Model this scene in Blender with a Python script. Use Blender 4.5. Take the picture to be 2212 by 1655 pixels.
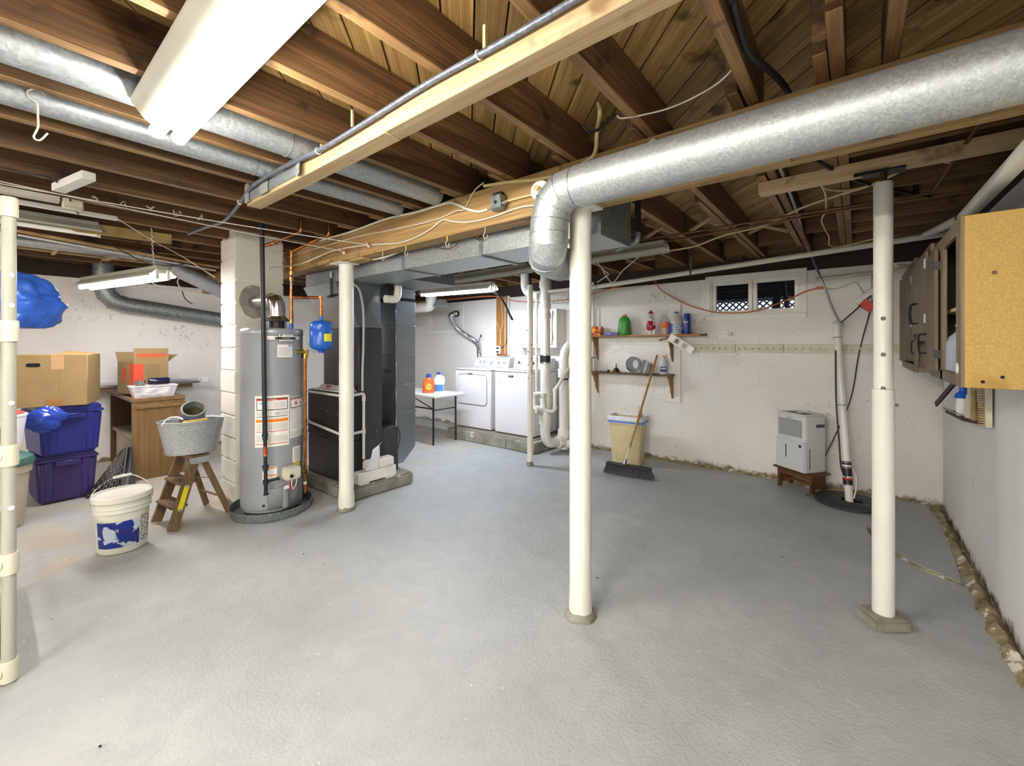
import bpy, bmesh, math, random
from mathutils import Vector, Matrix, noise
random.seed(7)
PI = math.pi
def R(d): return d * PI / 180
for o in list(bpy.data.objects): bpy.data.objects.remove(o)
scene = bpy.context.scene
col = scene.collection

# ---------------------------------------------------------------- camera
EYE = 1.45; FPX = 919.0; CX = 1106.0; HY = 745.0; YAW = R(39)
cd = bpy.data.cameras.new('camera'); cam = bpy.data.objects.new('camera', cd); col.objects.link(cam)
cam.location = (0, 0, EYE); cam.rotation_euler = (R(90), 0, YAW)
cd.sensor_width = 36; cd.lens = 36 * FPX / 2212; cd.shift_y = -(827.5 - HY) / 2212; cd.clip_start = 0.05
scene.camera = cam
# ---------------------------------------------------------------- world, exposure
w = bpy.data.worlds.new('world'); scene.world = w; w.use_nodes = True
w.node_tree.nodes['Background'].inputs[0].default_value = (0.62, 0.72, 0.95, 1)
w.node_tree.nodes['Background'].inputs[1].default_value = 2.2
vs = scene.view_settings
scene.display_settings.display_device = 'sRGB'
vs.view_transform = 'Standard'; vs.look = 'None'; vs.gamma = 1; vs.use_curve_mapping = False
vs.exposure = 1.05
cy = scene.cycles; cy.max_bounces = 6; cy.diffuse_bounces = 4; cy.glossy_bounces = 3; cy.transmission_bounces = 3; cy.transparent_max_bounces = 8; cy.caustics_reflective = False; cy.caustics_refractive = False
LAMP_NEAR, LAMP_LEFT, LAMP_LAUNDRY, LAMP_REAR_FILL, LAMP_STORE_FILL = 52, 48, 82, 240, 70     # tube brightness: three lit fixtures in view, two added behind the camera as fill

# ---------------------------------------------------------------- a photo pixel seen on a known plane -> a place in the room
_s, _c = math.sin(YAW), math.cos(YAW)
def _ray(x, y):
    r = (x - CX) / FPX
    return Vector((-_s + r * _c, _c + r * _s, (HY - y) / FPX))
def _v(q, d): return Vector((q.x * d, q.y * d, EYE + q.z * d))
def atz(x, y, z=0.0): q = _ray(x, y); return _v(q, (z - EYE) / q.z)
def aty(x, y, Y): q = _ray(x, y); return _v(q, Y / q.y)
def atx(x, y, X): q = _ray(x, y); return _v(q, X / q.x)

# ---------------------------------------------------------------- objects
W, FR, REBASE = {}, {}, []
I4 = Matrix.Identity(4)
def T(x, y=None, z=None): return Matrix.Translation(x if y is None else (x, y, z))
def RX(a): return Matrix.Rotation(R(a), 4, 'X')
def RY(a): return Matrix.Rotation(R(a), 4, 'Y')
def RZ(a): return Matrix.Rotation(R(a), 4, 'Z')
def frame_to(d, up=(0, 0, 1)):            # matrix whose Z runs along d
    z = Vector(d).normalized(); u = Vector(up)
    if abs(z.dot(u)) > .98: u = Vector((1, 0, 0))
    x = u.cross(z).normalized(); y = z.cross(x)
    return Matrix((x, y, z)).transposed().to_4x4()
def tag(o, label=None, cat=None, group=None, kind=None):
    for k, v in (('label', label), ('category', cat), ('group', group), ('kind', kind)):
        if v: o[k] = v
    return o
def thing(name, label, cat, loc=None, rot=0, group=None, kind=None):
    o = bpy.data.objects.new(name, None); col.objects.link(o); o.empty_display_size = .1
    tag(o, label, cat, group, kind)
    m = I4.copy() if loc is None else T(Vector(loc)) @ RZ(rot)
    FR[o] = m; W[o] = m; o.matrix_basis = m
    if loc is None: REBASE.append(o)
    return o
def struct(name, parent=None):
    o = thing(name, None, None, (0, 0, 0)); o['kind'] = 'structure'; REBASE.append(o); return o
def rebase_all():
    for o in REBASE:
        pts = []
        for ch in o.children_recursive:
            if ch.type == 'MESH': pts += [W[ch] @ Vector(b) for b in ch.bound_box]
        if not pts: continue
        lo = [min(p[i] for p in pts) for i in range(3)]; hi = [max(p[i] for p in pts) for i in range(3)]
        n = T((lo[0] + hi[0]) / 2, (lo[1] + hi[1]) / 2, lo[2])
        o.matrix_basis = n
        for ch in o.children: ch.matrix_basis = n.inverted() @ W[ch]
def dup(root, M, label=None, group=None):
    def rec(o, parent, mw):
        c = o.copy(); col.objects.link(c); W[c] = mw; FR[c] = mw
        if parent is not None: c.parent = parent; c.matrix_parent_inverse = I4; c.matrix_basis = W[parent].inverted() @ mw
        else: c.matrix_basis = mw
        for ch in o.children: rec(ch, c, mw @ (W[o].inverted() @ W[ch]))
        return c
    c = rec(root, None, M)
    if label: c['label'] = label
    if group: c['group'] = group
    return c
class MB:
    def __init__(s): s.v = []; s.f = []
    def add(s, vs, fs, M=None):
        o = len(s.v)
        s.v += [Vector(v) if M is None else M @ Vector(v) for v in vs]
        s.f += [tuple(i + o for i in f) for f in fs]; return s
    def box(s, a, b, M=None):
        x0, y0, z0 = a; x1, y1, z1 = b
        if x0 > x1: x0, x1 = x1, x0
        if y0 > y1: y0, y1 = y1, y0
        if z0 > z1: z0, z1 = z1, z0
        return s.add([(x0, y0, z0), (x1, y0, z0), (x1, y1, z0), (x0, y1, z0), (x0, y0, z1), (x1, y0, z1), (x1, y1, z1), (x0, y1, z1)],
                     [(0, 3, 2, 1), (4, 5, 6, 7), (0, 1, 5, 4), (1, 2, 6, 5), (2, 3, 7, 6), (3, 0, 4, 7)], M)
    def cbox(s, c, d, M=None):
        c = Vector(c); d = Vector(d) / 2
        return s.box(c - d, c + d, M)
    def frustum(s, a, b, z0, z1, M=None):   # a, b: (x0,y0,x1,y1) rectangles at z0, z1
        q = lambda r, z: [(r[0], r[1], z), (r[2], r[1], z), (r[2], r[3], z), (r[0], r[3], z)]
        return s.add(q(a, z0) + q(b, z1), [(0, 3, 2, 1), (4, 5, 6, 7), (0, 1, 5, 4), (1, 2, 6, 5), (2, 3, 7, 6), (3, 0, 4, 7)], M)
    def lathe(s, prof, n=24, M=None, a0=0, a1=2 * PI, sx=1, sy=1):  # prof [(r,z)], about Z
        full = abs(a1 - a0 - 2 * PI) < 1e-6; k = n if full else n + 1
        vs, fs, rows = [], [], []
        for r, z in prof:
            if r < 1e-6: rows.append([len(vs)]); vs.append((0, 0, z))
            else:
                rows.append(list(range(len(vs), len(vs) + k)))
                vs += [(r * sx * math.cos(a0 + (a1 - a0) * i / n), r * sy * math.sin(a0 + (a1 - a0) * i / n), z) for i in range(k)]
        for p, q in zip(rows, rows[1:]):
            for i in range(n):
                j = (i + 1) % k
                if len(p) == 1 and len(q) == 1: continue
                if len(p) == 1: fs.append((p[0], q[j], q[i]))
                elif len(q) == 1: fs.append((p[i], p[j], q[0]))
                else: fs.append((p[i], p[j], q[j], q[i]))
        return s.add(vs, fs, M)
    def cyl(s, p0, p1, r, r1=None, n=16, M=None):
        p0, p1 = Vector(p0), Vector(p1); r1 = r if r1 is None else r1
        L = (p1 - p0).length; m = T(p0) @ frame_to(p1 - p0)
        if M is not None: m = M @ m
        return s.lathe([(0, 0), (r, 0), (r1, L), (0, L)], n, m)
    def tube(s, pts, r, n=8, M=None, cap=True, flat=1.0):
        pts = [Vector(p) for p in pts]; k = len(pts); vs, fs = [], []
        tan = [(pts[min(i + 1, k - 1)] - pts[max(i - 1, 0)]).normalized() for i in range(k)]
        u = Vector((0, 0, 1))
        if abs(tan[0].dot(u)) > .95: u = Vector((1, 0, 0))
        x = u.cross(tan[0]).normalized()
        for i, p in enumerate(pts):
            x = (x - tan[i] * x.dot(tan[i])).normalized(); y = tan[i].cross(x)
            rr = r[i] if isinstance(r, (list, tuple)) else r
            vs += [p + x * rr * math.cos(2 * PI * j / n) + y * rr * flat * math.sin(2 * PI * j / n) for j in range(n)]
        for i in range(k - 1):
            fs += [(i * n + j, i * n + (j + 1) % n, (i + 1) * n + (j + 1) % n, (i + 1) * n + j) for j in range(n)]
        if cap: fs += [tuple(range(n - 1, -1, -1)), tuple((k - 1) * n + j for j in range(n))]
        return s.add(vs, fs, M)
    def prism(s, poly, h0, h1, M=None):     # poly in XY, extruded along Z
        n = len(poly)
        return s.add([(x, y, h0) for x, y in poly] + [(x, y, h1) for x, y in poly],
                     [tuple(range(n - 1, -1, -1)), tuple(range(n, 2 * n))] + [(i, (i + 1) % n, n + (i + 1) % n, n + i) for i in range(n)], M)
    def patch(s, R0, a0, a1, z0, z1, t=.0015, n=14, M=None):   # curved sheet on a cylinder about Z
        vs, fs = [], []
        for i in range(n + 1):
            a = a0 + (a1 - a0) * i / n
            for rr, z in ((R0, z0), (R0, z1), (R0 + t, z1), (R0 + t, z0)): vs.append((rr * math.cos(a), rr * math.sin(a), z))
        for i in range(n):
            for j in range(4): fs.append((i * 4 + j, i * 4 + (j + 1) % 4, i * 4 + 4 + (j + 1) % 4, i * 4 + 4 + j))
        fs += [(3, 2, 1, 0), (n * 4, n * 4 + 1, n * 4 + 2, n * 4 + 3)]
        return s.add(vs, fs, M)
    def build(s, name, mat, parent=None, smooth=None, bev=0, seg=1, frame=None, label=None, cat=None, group=None, kind=None):
        lo = [min(v[i] for v in s.v) for i in range(3)]; hi = [max(v[i] for v in s.v) for i in range(3)]
        c = Vector(((lo[0] + hi[0]) / 2, (lo[1] + hi[1]) / 2, lo[2] if parent is None else (lo[2] + hi[2]) / 2))
        me = bpy.data.meshes.new(name); me.from_pydata([v - c for v in s.v], [], s.f); me.update()
        bm = bmesh.new(); bm.from_mesh(me)
        bmesh.ops.recalc_face_normals(bm, faces=bm.faces)
        if bev:
            es = [e for e in bm.edges if len(e.link_faces) == 2 and e.calc_face_angle(0) > R(32)]
            bmesh.ops.bevel(bm, geom=es, offset=bev, segments=seg, affect='EDGES', clamp_overlap=True)
        bm.to_mesh(me); bm.free()
        if smooth is not None or bev:
            me.polygons.foreach_set('use_smooth', [True] * len(me.polygons))
            me.set_sharp_from_angle(angle=R(smooth if smooth is not None else 40))
        me.materials.append(mat)
        return place(bpy.data.objects.new(name, me), c, parent, frame, label, cat, group, kind)
def place(o, c, parent=None, frame=None, label=None, cat=None, group=None, kind=None, local=None):
    col.objects.link(o); f = FR[parent] if parent is not None else (frame if frame is not None else I4)
    FR[o] = f; W[o] = f @ T(Vector(c))
    if local is not None: W[o] = W[o] @ local
    if parent is not None: o.parent = parent; o.matrix_parent_inverse = I4; o.matrix_basis = W[parent].inverted() @ W[o]
    else: o.matrix_basis = W[o]
    return tag(o, label, cat, group, kind)
def spl(pts, n=6):                          # Catmull-Rom through the points
    p = [Vector(q) for q in pts]; p = [p[0] * 2 - p[1]] + p + [p[-1] * 2 - p[-2]]; out = []
    for i in range(1, len(p) - 2):
        for k in range(n):
            t = k / n; a, b, c, d = p[i - 1], p[i], p[i + 1], p[i + 2]
            out.append(.5 * ((2 * b) + (c - a) * t + (2 * a - 5 * b + 4 * c - d) * t * t + (3 * b - a - 3 * c + d) * t ** 3))
    return out + [p[-2]]
def bend(pts, rad, n=5):                    # polyline with rounded corners
    p = [Vector(q) for q in pts]; out = [p[0]]
    for i in range(1, len(p) - 1):
        a, b, c = p[i - 1], p[i], p[i + 1]; u = (a - b); v = (c - b)
        r = min(rad, u.length * .49, v.length * .49); q0 = b + u.normalized() * r; q1 = b + v.normalized() * r
        out += [q0 * (1 - t) ** 2 + b * 2 * t * (1 - t) + q1 * t * t for t in [k / n for k in range(n + 1)]]
    return out + [p[-1]]
def sag(a, b, d, n=10):
    a, b = Vector(a), Vector(b); return [a.lerp(b, i / n) - Vector((0, 0, d * 4 * (i / n) * (1 - i / n))) for i in range(n + 1)]
def rrect(x0, y0, x1, y1, r, n=4):
    out = []
    for cx, cy, a in ((x1 - r, y1 - r, 0), (x0 + r, y1 - r, 90), (x0 + r, y0 + r, 180), (x1 - r, y0 + r, 270)):
        out += [(cx + r * math.cos(R(a + 90 * k / n)), cy + r * math.sin(R(a + 90 * k / n))) for k in range(n + 1)]
    return out
_txt = {}
def text2d(t, h):                            # lettering as flat outlines, centred, cap height about h
    if t not in _txt:
        cu = bpy.data.curves.new('lettering', 'FONT'); cu.body = t; cu.align_x = 'CENTER'; cu.align_y = 'CENTER'; cu.resolution_u = 2
        o = bpy.data.objects.new('lettering', cu); col.objects.link(o)
        dg = bpy.context.evaluated_depsgraph_get(); me = o.evaluated_get(dg).to_mesh()
        _txt[t] = ([v.co.copy() for v in me.vertices], [tuple(p.vertices) for p in me.polygons])
        o.evaluated_get(dg).to_mesh_clear(); bpy.data.objects.remove(o); bpy.data.curves.remove(cu)
    vs, fs = _txt[t]; k = h / .7
    return [(v.x * k, v.y * k) for v in vs], fs
def lettering(t, h, M, mat, parent, name='lettering', sx=1.0):   # M maps text XY plane into the thing's frame
    vs, fs = text2d(t, h); b = MB(); b.add([(x * sx, y, 0) for x, y in vs], fs, M)
    return flat(b, name, mat, parent)
def flat(b, name, mat, parent):
    lo = [min(v[i] for v in b.v) for i in range(3)]; hi = [max(v[i] for v in b.v) for i in range(3)]
    c = Vector([(lo[i] + hi[i]) / 2 for i in range(3)])
    me = bpy.data.meshes.new(name); me.from_pydata([v - c for v in b.v], [], b.f); me.update(); me.materials.append(mat)
    return place(bpy.data.objects.new(name, me), c, parent)
def cyl_lettering(t, h, R0, ang, z, mat, parent, M=I4, name='lettering', sx=1.0):
    vs, fs = text2d(t, h); b = MB()
    b.add([(R0 * math.cos(ang + x * sx / R0), R0 * math.sin(ang + x * sx / R0), z + y) for x, y in vs], fs, M)
    return flat(b, name, mat, parent)

# ---------------------------------------------------------------- materials
def C(h, a=1.0):
    h = h.lstrip('#'); v = [int(h[i:i + 2], 16) / 255 for i in (0, 2, 4)]
    return tuple((x / 12.92 if x <= .04045 else ((x + .055) / 1.055) ** 2.4) for x in v) + (a,)
class NT:
    def __init__(s, name):
        s.m = bpy.data.materials.new(name); s.m.use_nodes = True; s.t = s.m.node_tree; s.b = s.t.nodes['Principled BSDF']
        s.tc = s.t.nodes.new('ShaderNodeTexCoord'); s.oi = None
    def n(s, ty, ins=None, **kw):
        x = s.t.nodes.new(ty)
        for k, v in kw.items(): setattr(x, k, v)
        for k, v in (ins or {}).items():
            if isinstance(v, bpy.types.NodeSocket): s.t.links.new(v, x.inputs[k])
            else: x.inputs[k].default_value = v
        return x
    def co(s, scale=(1, 1, 1), rnd=True, src='Object'):
        v = s.tc.outputs[src]
        if rnd:
            if s.oi is None: s.oi = s.n('ShaderNodeObjectInfo')
            m = s.n('ShaderNodeVectorMath', {0: v}, operation='ADD')
            cb = s.n('ShaderNodeMath', {0: s.oi.outputs['Random'], 1: 37.0}, operation='MULTIPLY')
            s.t.links.new(cb.outputs[0], m.inputs[1]); v = m.outputs[0]
        return s.n('ShaderNodeMapping', {'Vector': v, 'Scale': scale}).outputs[0]
    def noise(s, vec, scale, detail=3, rough=.55, dist=0): return s.n('ShaderNodeTexNoise', {'Vector': vec, 'Scale': scale, 'Detail': min(detail, 3), 'Roughness': rough, 'Distortion': dist}).outputs['Fac']
    def ramp(s, fac, stops):
        r = s.n('ShaderNodeValToRGB', {'Fac': fac}); e = r.color_ramp.elements
        while len(e) < len(stops): e.new(.5)
        for x, (p, c) in zip(e, stops): x.position = p; x.color = c
        return r.outputs['Color']
    def mix(s, fac, a, b, mode='MIX'):
        return s.n('ShaderNodeMix', {0: fac, 6: a, 7: b}, data_type='RGBA', blend_type=mode).outputs[2]
    def bump(s, h, strength, dist=.01):
        b = s.n('ShaderNodeBump', {'Height': h, 'Strength': strength, 'Distance': dist}); s.t.links.new(b.outputs[0], s.b.inputs['Normal']); return b
    def out(s, color=None, rough=None, metal=None, **kw):
        for k, v in (('Base Color', color), ('Roughness', rough), ('Metallic', metal)):
            if v is None: continue
            if isinstance(v, bpy.types.NodeSocket): s.t.links.new(v, s.b.inputs[k])
            else: s.b.inputs[k].default_value = v
        for k, v in kw.items(): s.b.inputs[k].default_value = v
        return s.m
def paint(name, c, rough=.5, var=.06, scale=6, bump=0, bscale=60, metal=0, c2=None, spot=None, **kw):
    n = NT(name); c = C(c); dk = C(c2) if c2 else tuple(x * (1 - var * 2) for x in c[:3]) + (1,); lt = tuple(min(1, x * (1 + var)) for x in c[:3]) + (1,)
    v = n.co(); f = n.noise(v, scale, 4, .6)
    k = n.ramp(f, [(.3, dk), (.7, lt)]) if (var or c2) else c
    if spot: k = n.mix(n.ramp(n.noise(v, spot[1], 4, .7), [(spot[2], (0, 0, 0, 1)), (spot[2] + .06, (1, 1, 1, 1))]), k, C(spot[0]))
    if bump: n.bump(n.noise(v, bscale, 3, .6), bump, .004)
    return n.out(k, rough, metal, **kw)
def wood(name, c1, c2, axis=0, rough=.6, k=1.0, dark=None, bump=.25, rings=True):
    n = NT(name); sc = [14 * k, 14 * k, 14 * k]; sc[axis] = .9 * k
    v = n.co(tuple(sc)); f = n.noise(v, 1.0, 5, .62, 1.2)
    fine = [120 * k] * 3; fine[axis] = 2.4 * k
    g = n.noise(n.co(tuple(fine)), 1.0, 3, .6, .4)
    cc = n.ramp(f, [(.28, C(c2)), (.72, C(c1))])
    cc = n.mix(n.ramp(g, [(.38, (.22, .22, .22, 1)), (.58, (1, 1, 1, 1))]), C(c2), cc)
    if n.oi:   # each piece a little lighter or darker of its own
        hv = n.n('ShaderNodeHueSaturation', {'Color': cc, 'Saturation': 1.0, 'Value': 1.0})
        mr = n.n('ShaderNodeMapRange', {0: n.oi.outputs['Random'], 3: .78, 4: 1.2}); n.t.links.new(mr.outputs[0], hv.inputs['Value']); cc = hv.outputs[0]
    if dark:   # knots and stains
        kn = n.noise(n.co((3, 3, 3)), 1.6, 3, .6)
        cc = n.mix(n.ramp(kn, [(.60, (0, 0, 0, 1)), (.70, (1, 1, 1, 1))]), cc, C(dark))
    if bump: n.bump(g, bump, .002)
    return n.out(cc, rough)
def galv(name, c='#b9c0c2', rough=.5, spang=150, contrast=.24, metal=.7):
    n = NT(name); v = n.co()
    vo = n.n('ShaderNodeTexVoronoi', {'Vector': v, 'Scale': spang, 'Randomness': 1.0}); bw = n.n('ShaderNodeRGBToBW', {0: vo.outputs['Color']}).outputs[0]
    base = C(c); lo = tuple(x * (1 - contrast) for x in base[:3]) + (1,); hi = tuple(min(1, x * (1 + contrast * .5)) for x in base[:3]) + (1,)
    cc = n.ramp(n.n('ShaderNodeMath', {0: bw, 1: n.noise(v, 60, 4)}, operation='MULTIPLY').outputs[0], [(.05, lo), (.45, hi)])
    rr = n.n('ShaderNodeMapRange', {0: bw, 3: rough - .05, 4: rough + .08}).outputs[0]
    return n.out(cc, rr, metal)
def emis(name, c, s):
    n = NT(name); return n.out((0, 0, 0, 1), .4, 0, **{'Emission Color': C(c), 'Emission Strength': s})
def glass(name, c='#ffffff', rough=.05, alpha=.3):
    n = NT(name); return n.out(C(c), rough, 0, Alpha=alpha)
def printed(name, paper, ink, ax=0, az=2, lines=55, words=9):   # rows of small unreadable print on paper
    n = NT(name); se = n.n('ShaderNodeSeparateXYZ', {0: n.tc.outputs['Object']})
    row = n.n('ShaderNodeMath', {0: se.outputs[az], 1: float(lines)}, operation='MULTIPLY').outputs[0]
    fr = n.n('ShaderNodeMath', {0: row}, operation='FRACT').outputs[0]; fl = n.n('ShaderNodeMath', {0: row}, operation='FLOOR').outputs[0]
    x = n.n('ShaderNodeMath', {0: se.outputs[ax], 1: float(words * 12)}, operation='MULTIPLY').outputs[0]
    cv = n.n('ShaderNodeCombineXYZ', {0: x, 1: fl}).outputs[0]
    f = n.noise(cv, 1.0, 2, .6)
    a = n.n('ShaderNodeMath', {0: f, 1: .47}, operation='GREATER_THAN').outputs[0]; b = n.n('ShaderNodeMath', {0: fr, 1: .5}, operation='LESS_THAN').outputs[0]
    k = n.n('ShaderNodeMath', {0: a, 1: b}, operation='MULTIPLY').outputs[0]
    return n.out(n.mix(k, C(paper), C(ink)), .55)

M = {}
def wall_mat(name, c, dirt, amount, bump=.55):
    n = NT(name); v = n.co(); P = n.n('ShaderNodeNewGeometry').outputs['Position']
    big = n.noise(P, 1.3, 4, .6); cc = n.ramp(big, [(.3, tuple(x * .9 for x in C(c)[:3]) + (1,)), (.7, C(c))])
    sp = n.noise(P, 26, 5, .75); ms = n.noise(P, 2.1, 3, .6)
    k = n.n('ShaderNodeMath', {0: sp, 1: ms}, operation='MULTIPLY').outputs[0]
    cc = n.mix(n.ramp(k, [(amount, (0, 0, 0, 1)), (amount + .05, (.55, .55, .55, 1))]), cc, C(dirt))
    z = n.n('ShaderNodeSeparateXYZ', {0: P}).outputs[2]          # damp, stained foot of the wall
    low = n.n('ShaderNodeMapRange', {0: z, 1: .16, 2: .01, 3: 0.0, 4: .62}).outputs[0]
    lowm = n.n('ShaderNodeMath', {0: low, 1: n.noise(P, 9, 5, .7)}, operation='MULTIPLY').outputs[0]
    cc = n.mix(n.ramp(lowm, [(.2, (0, 0, 0, 1)), (.32, (1, 1, 1, 1))]), cc, C('#75654a'))
    h = n.n('ShaderNodeMath', {0: n.noise(P, 55, 4, .65), 1: n.noise(P, 7, 3, .6)}, operation='ADD').outputs[0]
    n.bump(h, bump, .006)
    return n.out(cc, .62)
M['wall'] = wall_mat('painted_block', '#e9e7e0', '#8d8672', .36)
M['wall_joint'] = wall_mat('painted_joint', '#e4e2da', '#8d8672', .36)
M['wall_smooth'] = wall_mat('painted_render', '#efeeec', '#8d8672', .42, .3)
M['chimney'] = wall_mat('painted_chimney', '#d6d5ca', '#8a8468', .37, .5)
def floor_mat(name, base, stain=True):
    n = NT(name); P = n.n('ShaderNodeNewGeometry').outputs['Position']
    cc = n.ramp(n.noise(P, 1.1, 5, .62), [(.28, C('#989c9c')), (.55, C(base)), (.8, C('#b3b6b2'))])
    # worn, tan patches in the paint towards the heater and the stored boxes
    se = n.n('ShaderNodeSeparateXYZ', {0: P})
    if stain:
        near = n.n('ShaderNodeMapRange', {0: se.outputs[0], 1: -2.6, 2: -4.2, 3: 0.0, 4: 1.0}).outputs[0]
        st = n.n('ShaderNodeMath', {0: near, 1: n.noise(P, 2.3, 6, .68, .6)}, operation='MULTIPLY').outputs[0]
        cc = n.mix(n.ramp(st, [(.42, (0, 0, 0, 1)), (.62, (.75, .75, .75, 1))]), cc, C('#b7a98b'))
    cc = n.mix(n.ramp(n.noise(P, 4.5, 6, .7, 1.5), [(.4, (0, 0, 0, 1)), (.75, (.32, .32, .32, 1))]), cc, C('#858a8b'))
    sp = n.noise(P, 38, 4, .75)
    cc = n.mix(n.ramp(sp, [(.69, (0, 0, 0, 1)), (.73, (.6, .6, .6, 1))]), cc, C('#6d6f6c'))
    cc = n.mix(n.ramp(n.noise(P, 21, 5, .7), [(.70, (0, 0, 0, 1)), (.74, (.7, .7, .7, 1))]), cc, C('#d8d8d2'))
    h = n.n('ShaderNodeMath', {0: n.noise(P, 12, 6, .66), 1: n.noise(P, 70, 3, .6)}, operation='ADD').outputs[0]
    n.bump(h, .45, .008)
    r = n.n('ShaderNodeMapRange', {0: n.noise(P, 5, 3), 3: .42, 4: .6}).outputs[0]
    return n.out(cc, r)
M['floor'] = floor_mat('painted_concrete_floor', '#a6aaa9')
M['patch'] = floor_mat('painted_concrete_patch', '#a0a4a5', False)
M['raw'] = paint('raw_mortar', '#9a8f6c', .9, .2, 14, 1.0, 40, c2='#5d4f31', spot=('#cfcabb', 9, .58))
M['raw_grey'] = paint('raw_concrete', '#8d8c80', .9, .15, 10, .8, 50, spot=('#c9c7bb', 6, .6))
M['pad'] = paint('painted_pad', '#8f8f84', .8, .15, 5, .6, 40, c2='#6f6d5c', spot=('#d4d3cb', 4, .62))
M['joist'] = wood('joist_timber', '#7f5c36', '#3f2c18', 1, .6, 1, '#24180d')
M['joist_lit_edge'] = wood('joist_clean_lit_edge', '#a58253', '#6e5131', 1, .6, 1, '#3d2a17')
M['joist_x'] = wood('short_joist_timber', '#8c6c40', '#574022', 0, .6, 1, '#2e1d0e')
M['plank'] = wood('deck_board_timber', '#c3a268', '#806231', 1, .65, .8, '#4e3916')
M['beam'] = wood('beam_timber', '#c0a06c', '#86693c', 0, .6, .8, '#5c4322')
M['pine'] = wood('new_pine', '#d4bf9a', '#b0946a', 0, .55, .8, '#8a6f4c')
M['pine_y'] = wood('pine_trim', '#cfae78', '#9c7b48', 1, .55, .8)
M['sill'] = wood('sill_timber', '#3a2a1b', '#1e150d', 0, .8)
M['white_paint'] = paint('white_paint', '#e4e4dd', .45, .03, 4)
M['post'] = paint('cream_post_paint', '#dfe0d5', .42, .035, 5, .12, 30)
M['black'] = paint('black_plastic', '#17181a', .45, .1)
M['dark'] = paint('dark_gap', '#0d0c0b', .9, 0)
M['galv'] = galv('galvanised_sheet')
M['galv_soft'] = galv('dull_galvanised_sheet', '#b4bcbe', .45, 90, .2, .75)
M['galv_dark'] = galv('dark_galvanised_sheet', '#8f9896', .45, 80, .35, .7)
M['duct_ret'] = paint('smooth_duct_sheet', '#9fa8ad', .3, .06, 3, metal=.9)
M['steel'] = paint('bright_steel', '#c9cccf', .25, .06, 8, metal=1)
M['copper'] = paint('copper_pipe_metal', '#b87742', .35, .12, 20, metal=1, c2='#8a5529')
M['copper_old'] = paint('tarnished_copper', '#6f5136', .5, .15, 20, metal=.8)
M['brass'] = paint('brass_metal', '#b99a4c', .35, .1, metal=1)
M['iron'] = paint('black_iron', '#2b3136', .42, .15, 14, metal=.5)
M['pvc'] = paint('white_pvc', '#e6e5dc', .35, .03, 4)
M['pvc_dirty'] = paint('painted_drain_pipe', '#dcdacb', .4, .05, 5)
M['tube_off'] = paint('unlit_fluorescent_glass', '#eeeee8', .25, 0)
M['fix_white'] = paint('fixture_enamel', '#e2e3e0', .35, .03)
M['fix_grey'] = paint('fixture_grey_enamel', '#a9ab9d', .4, .06)
M['tube_near'] = emis('lit_tube_near', '#fff8ee', LAMP_NEAR)
M['tube_left'] = emis('lit_tube_left', '#fff4f6', LAMP_LEFT)
M['tube_laundry'] = emis('lit_tube_laundry', '#e6efff', LAMP_LAUNDRY)
M['tube_store_fill'] = emis('fill_tube_store', '#fff4ea', LAMP_STORE_FILL)
M['tube_rear_fill'] = emis('fill_tube_rear', '#fff6ea', LAMP_REAR_FILL)

# ================================================================ the room
XL, XR, YB, YF, YR = -7.3, 0.60, 5.40, 5.40, -3.6
ZT = 2.225; ZJ = 2.42; ZD = 2.625
# floor
b = MB(); nx, ny = 84, 92; x0, x1, y0, y1 = XL - .1, XR + .1, YR - .1, YF + .1
for j in range(ny + 1):
    for i in range(nx + 1):
        x = x0 + (x1 - x0) * i / nx; y = y0 + (y1 - y0) * j / ny
        b.v.append(Vector((x, y, .006 * noise.noise(Vector((x * 1.3, y * 1.3, 0))) - .004)))
for j in range(ny):
    for i in range(nx): a = j * (nx + 1) + i; b.f.append((a, a + 1, a + nx + 2, a + nx + 1))
floor = b.build('floor', M['floor'], smooth=60, kind='structure')
# the newer patch around the sump, with open joints
pp = [(.50, 3.72), (.30, 3.86), (.12, 4.18), (.10, 4.5), (.2, 4.68), (.235, 4.95), (.18, 5.2), (.06, 5.34), (.30, 5.36), (.49, 5.34), (.53, 4.9), (.52, 4.2)]
MB().prism(pp, -.01, .007).build('floor_patch', M['patch'], floor, bev=.003)
def strip(pts, wdt, z, amp, name, mat, seed=0, n=5):
    b = MB(); P = spl([(x, y, 0) for x, y in pts], 26); k = len(P)
    for i, p in enumerate(P):
        t = (P[min(i + 1, k - 1)] - P[max(i - 1, 0)]).normalized(); s_ = Vector((-t.y, t.x, 0))
        for j in range(n + 1):
            q = p + s_ * wdt * (j / n - .5) * (1 + .45 * noise.noise(Vector((i * .16, seed, 3)))) + s_ * .012 * noise.noise(Vector((i * .4, j, seed)))
            e = 1 - abs(j / n - .5) * 2
            b.v.append(Vector((q.x, q.y, z * e + amp * e * noise.noise(Vector((q.x * 21, q.y * 21, seed))) - (1 - e) * .006)))
    for i in range(k - 1):
        for j in range(n): a = i * (n + 1) + j; b.f.append((a, a + 1, a + n + 2, a + n + 1))
    return b.build(name, mat, floor, smooth=50)
strip([(.50, 3.70), (.30, 3.84), (.11, 4.16), (.07, 4.4)], .028, .010, .006, 'floor_crack', M['raw'], 1)
strip([(.24, 5.06), (.34, 4.99), (.45, 5.02), (.53, 4.92)], .02, .010, .005, 'floor_crack', M['raw'], 2)
strip([(.57, 2.2), (.575, 2.8), (.56, 3.3), (.555, 3.8), (.55, 4.4), (.555, 4.9), (.545, 5.3)], .085, .035, .035, 'broken_floor_edge', M['raw'], 3, 9)
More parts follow.
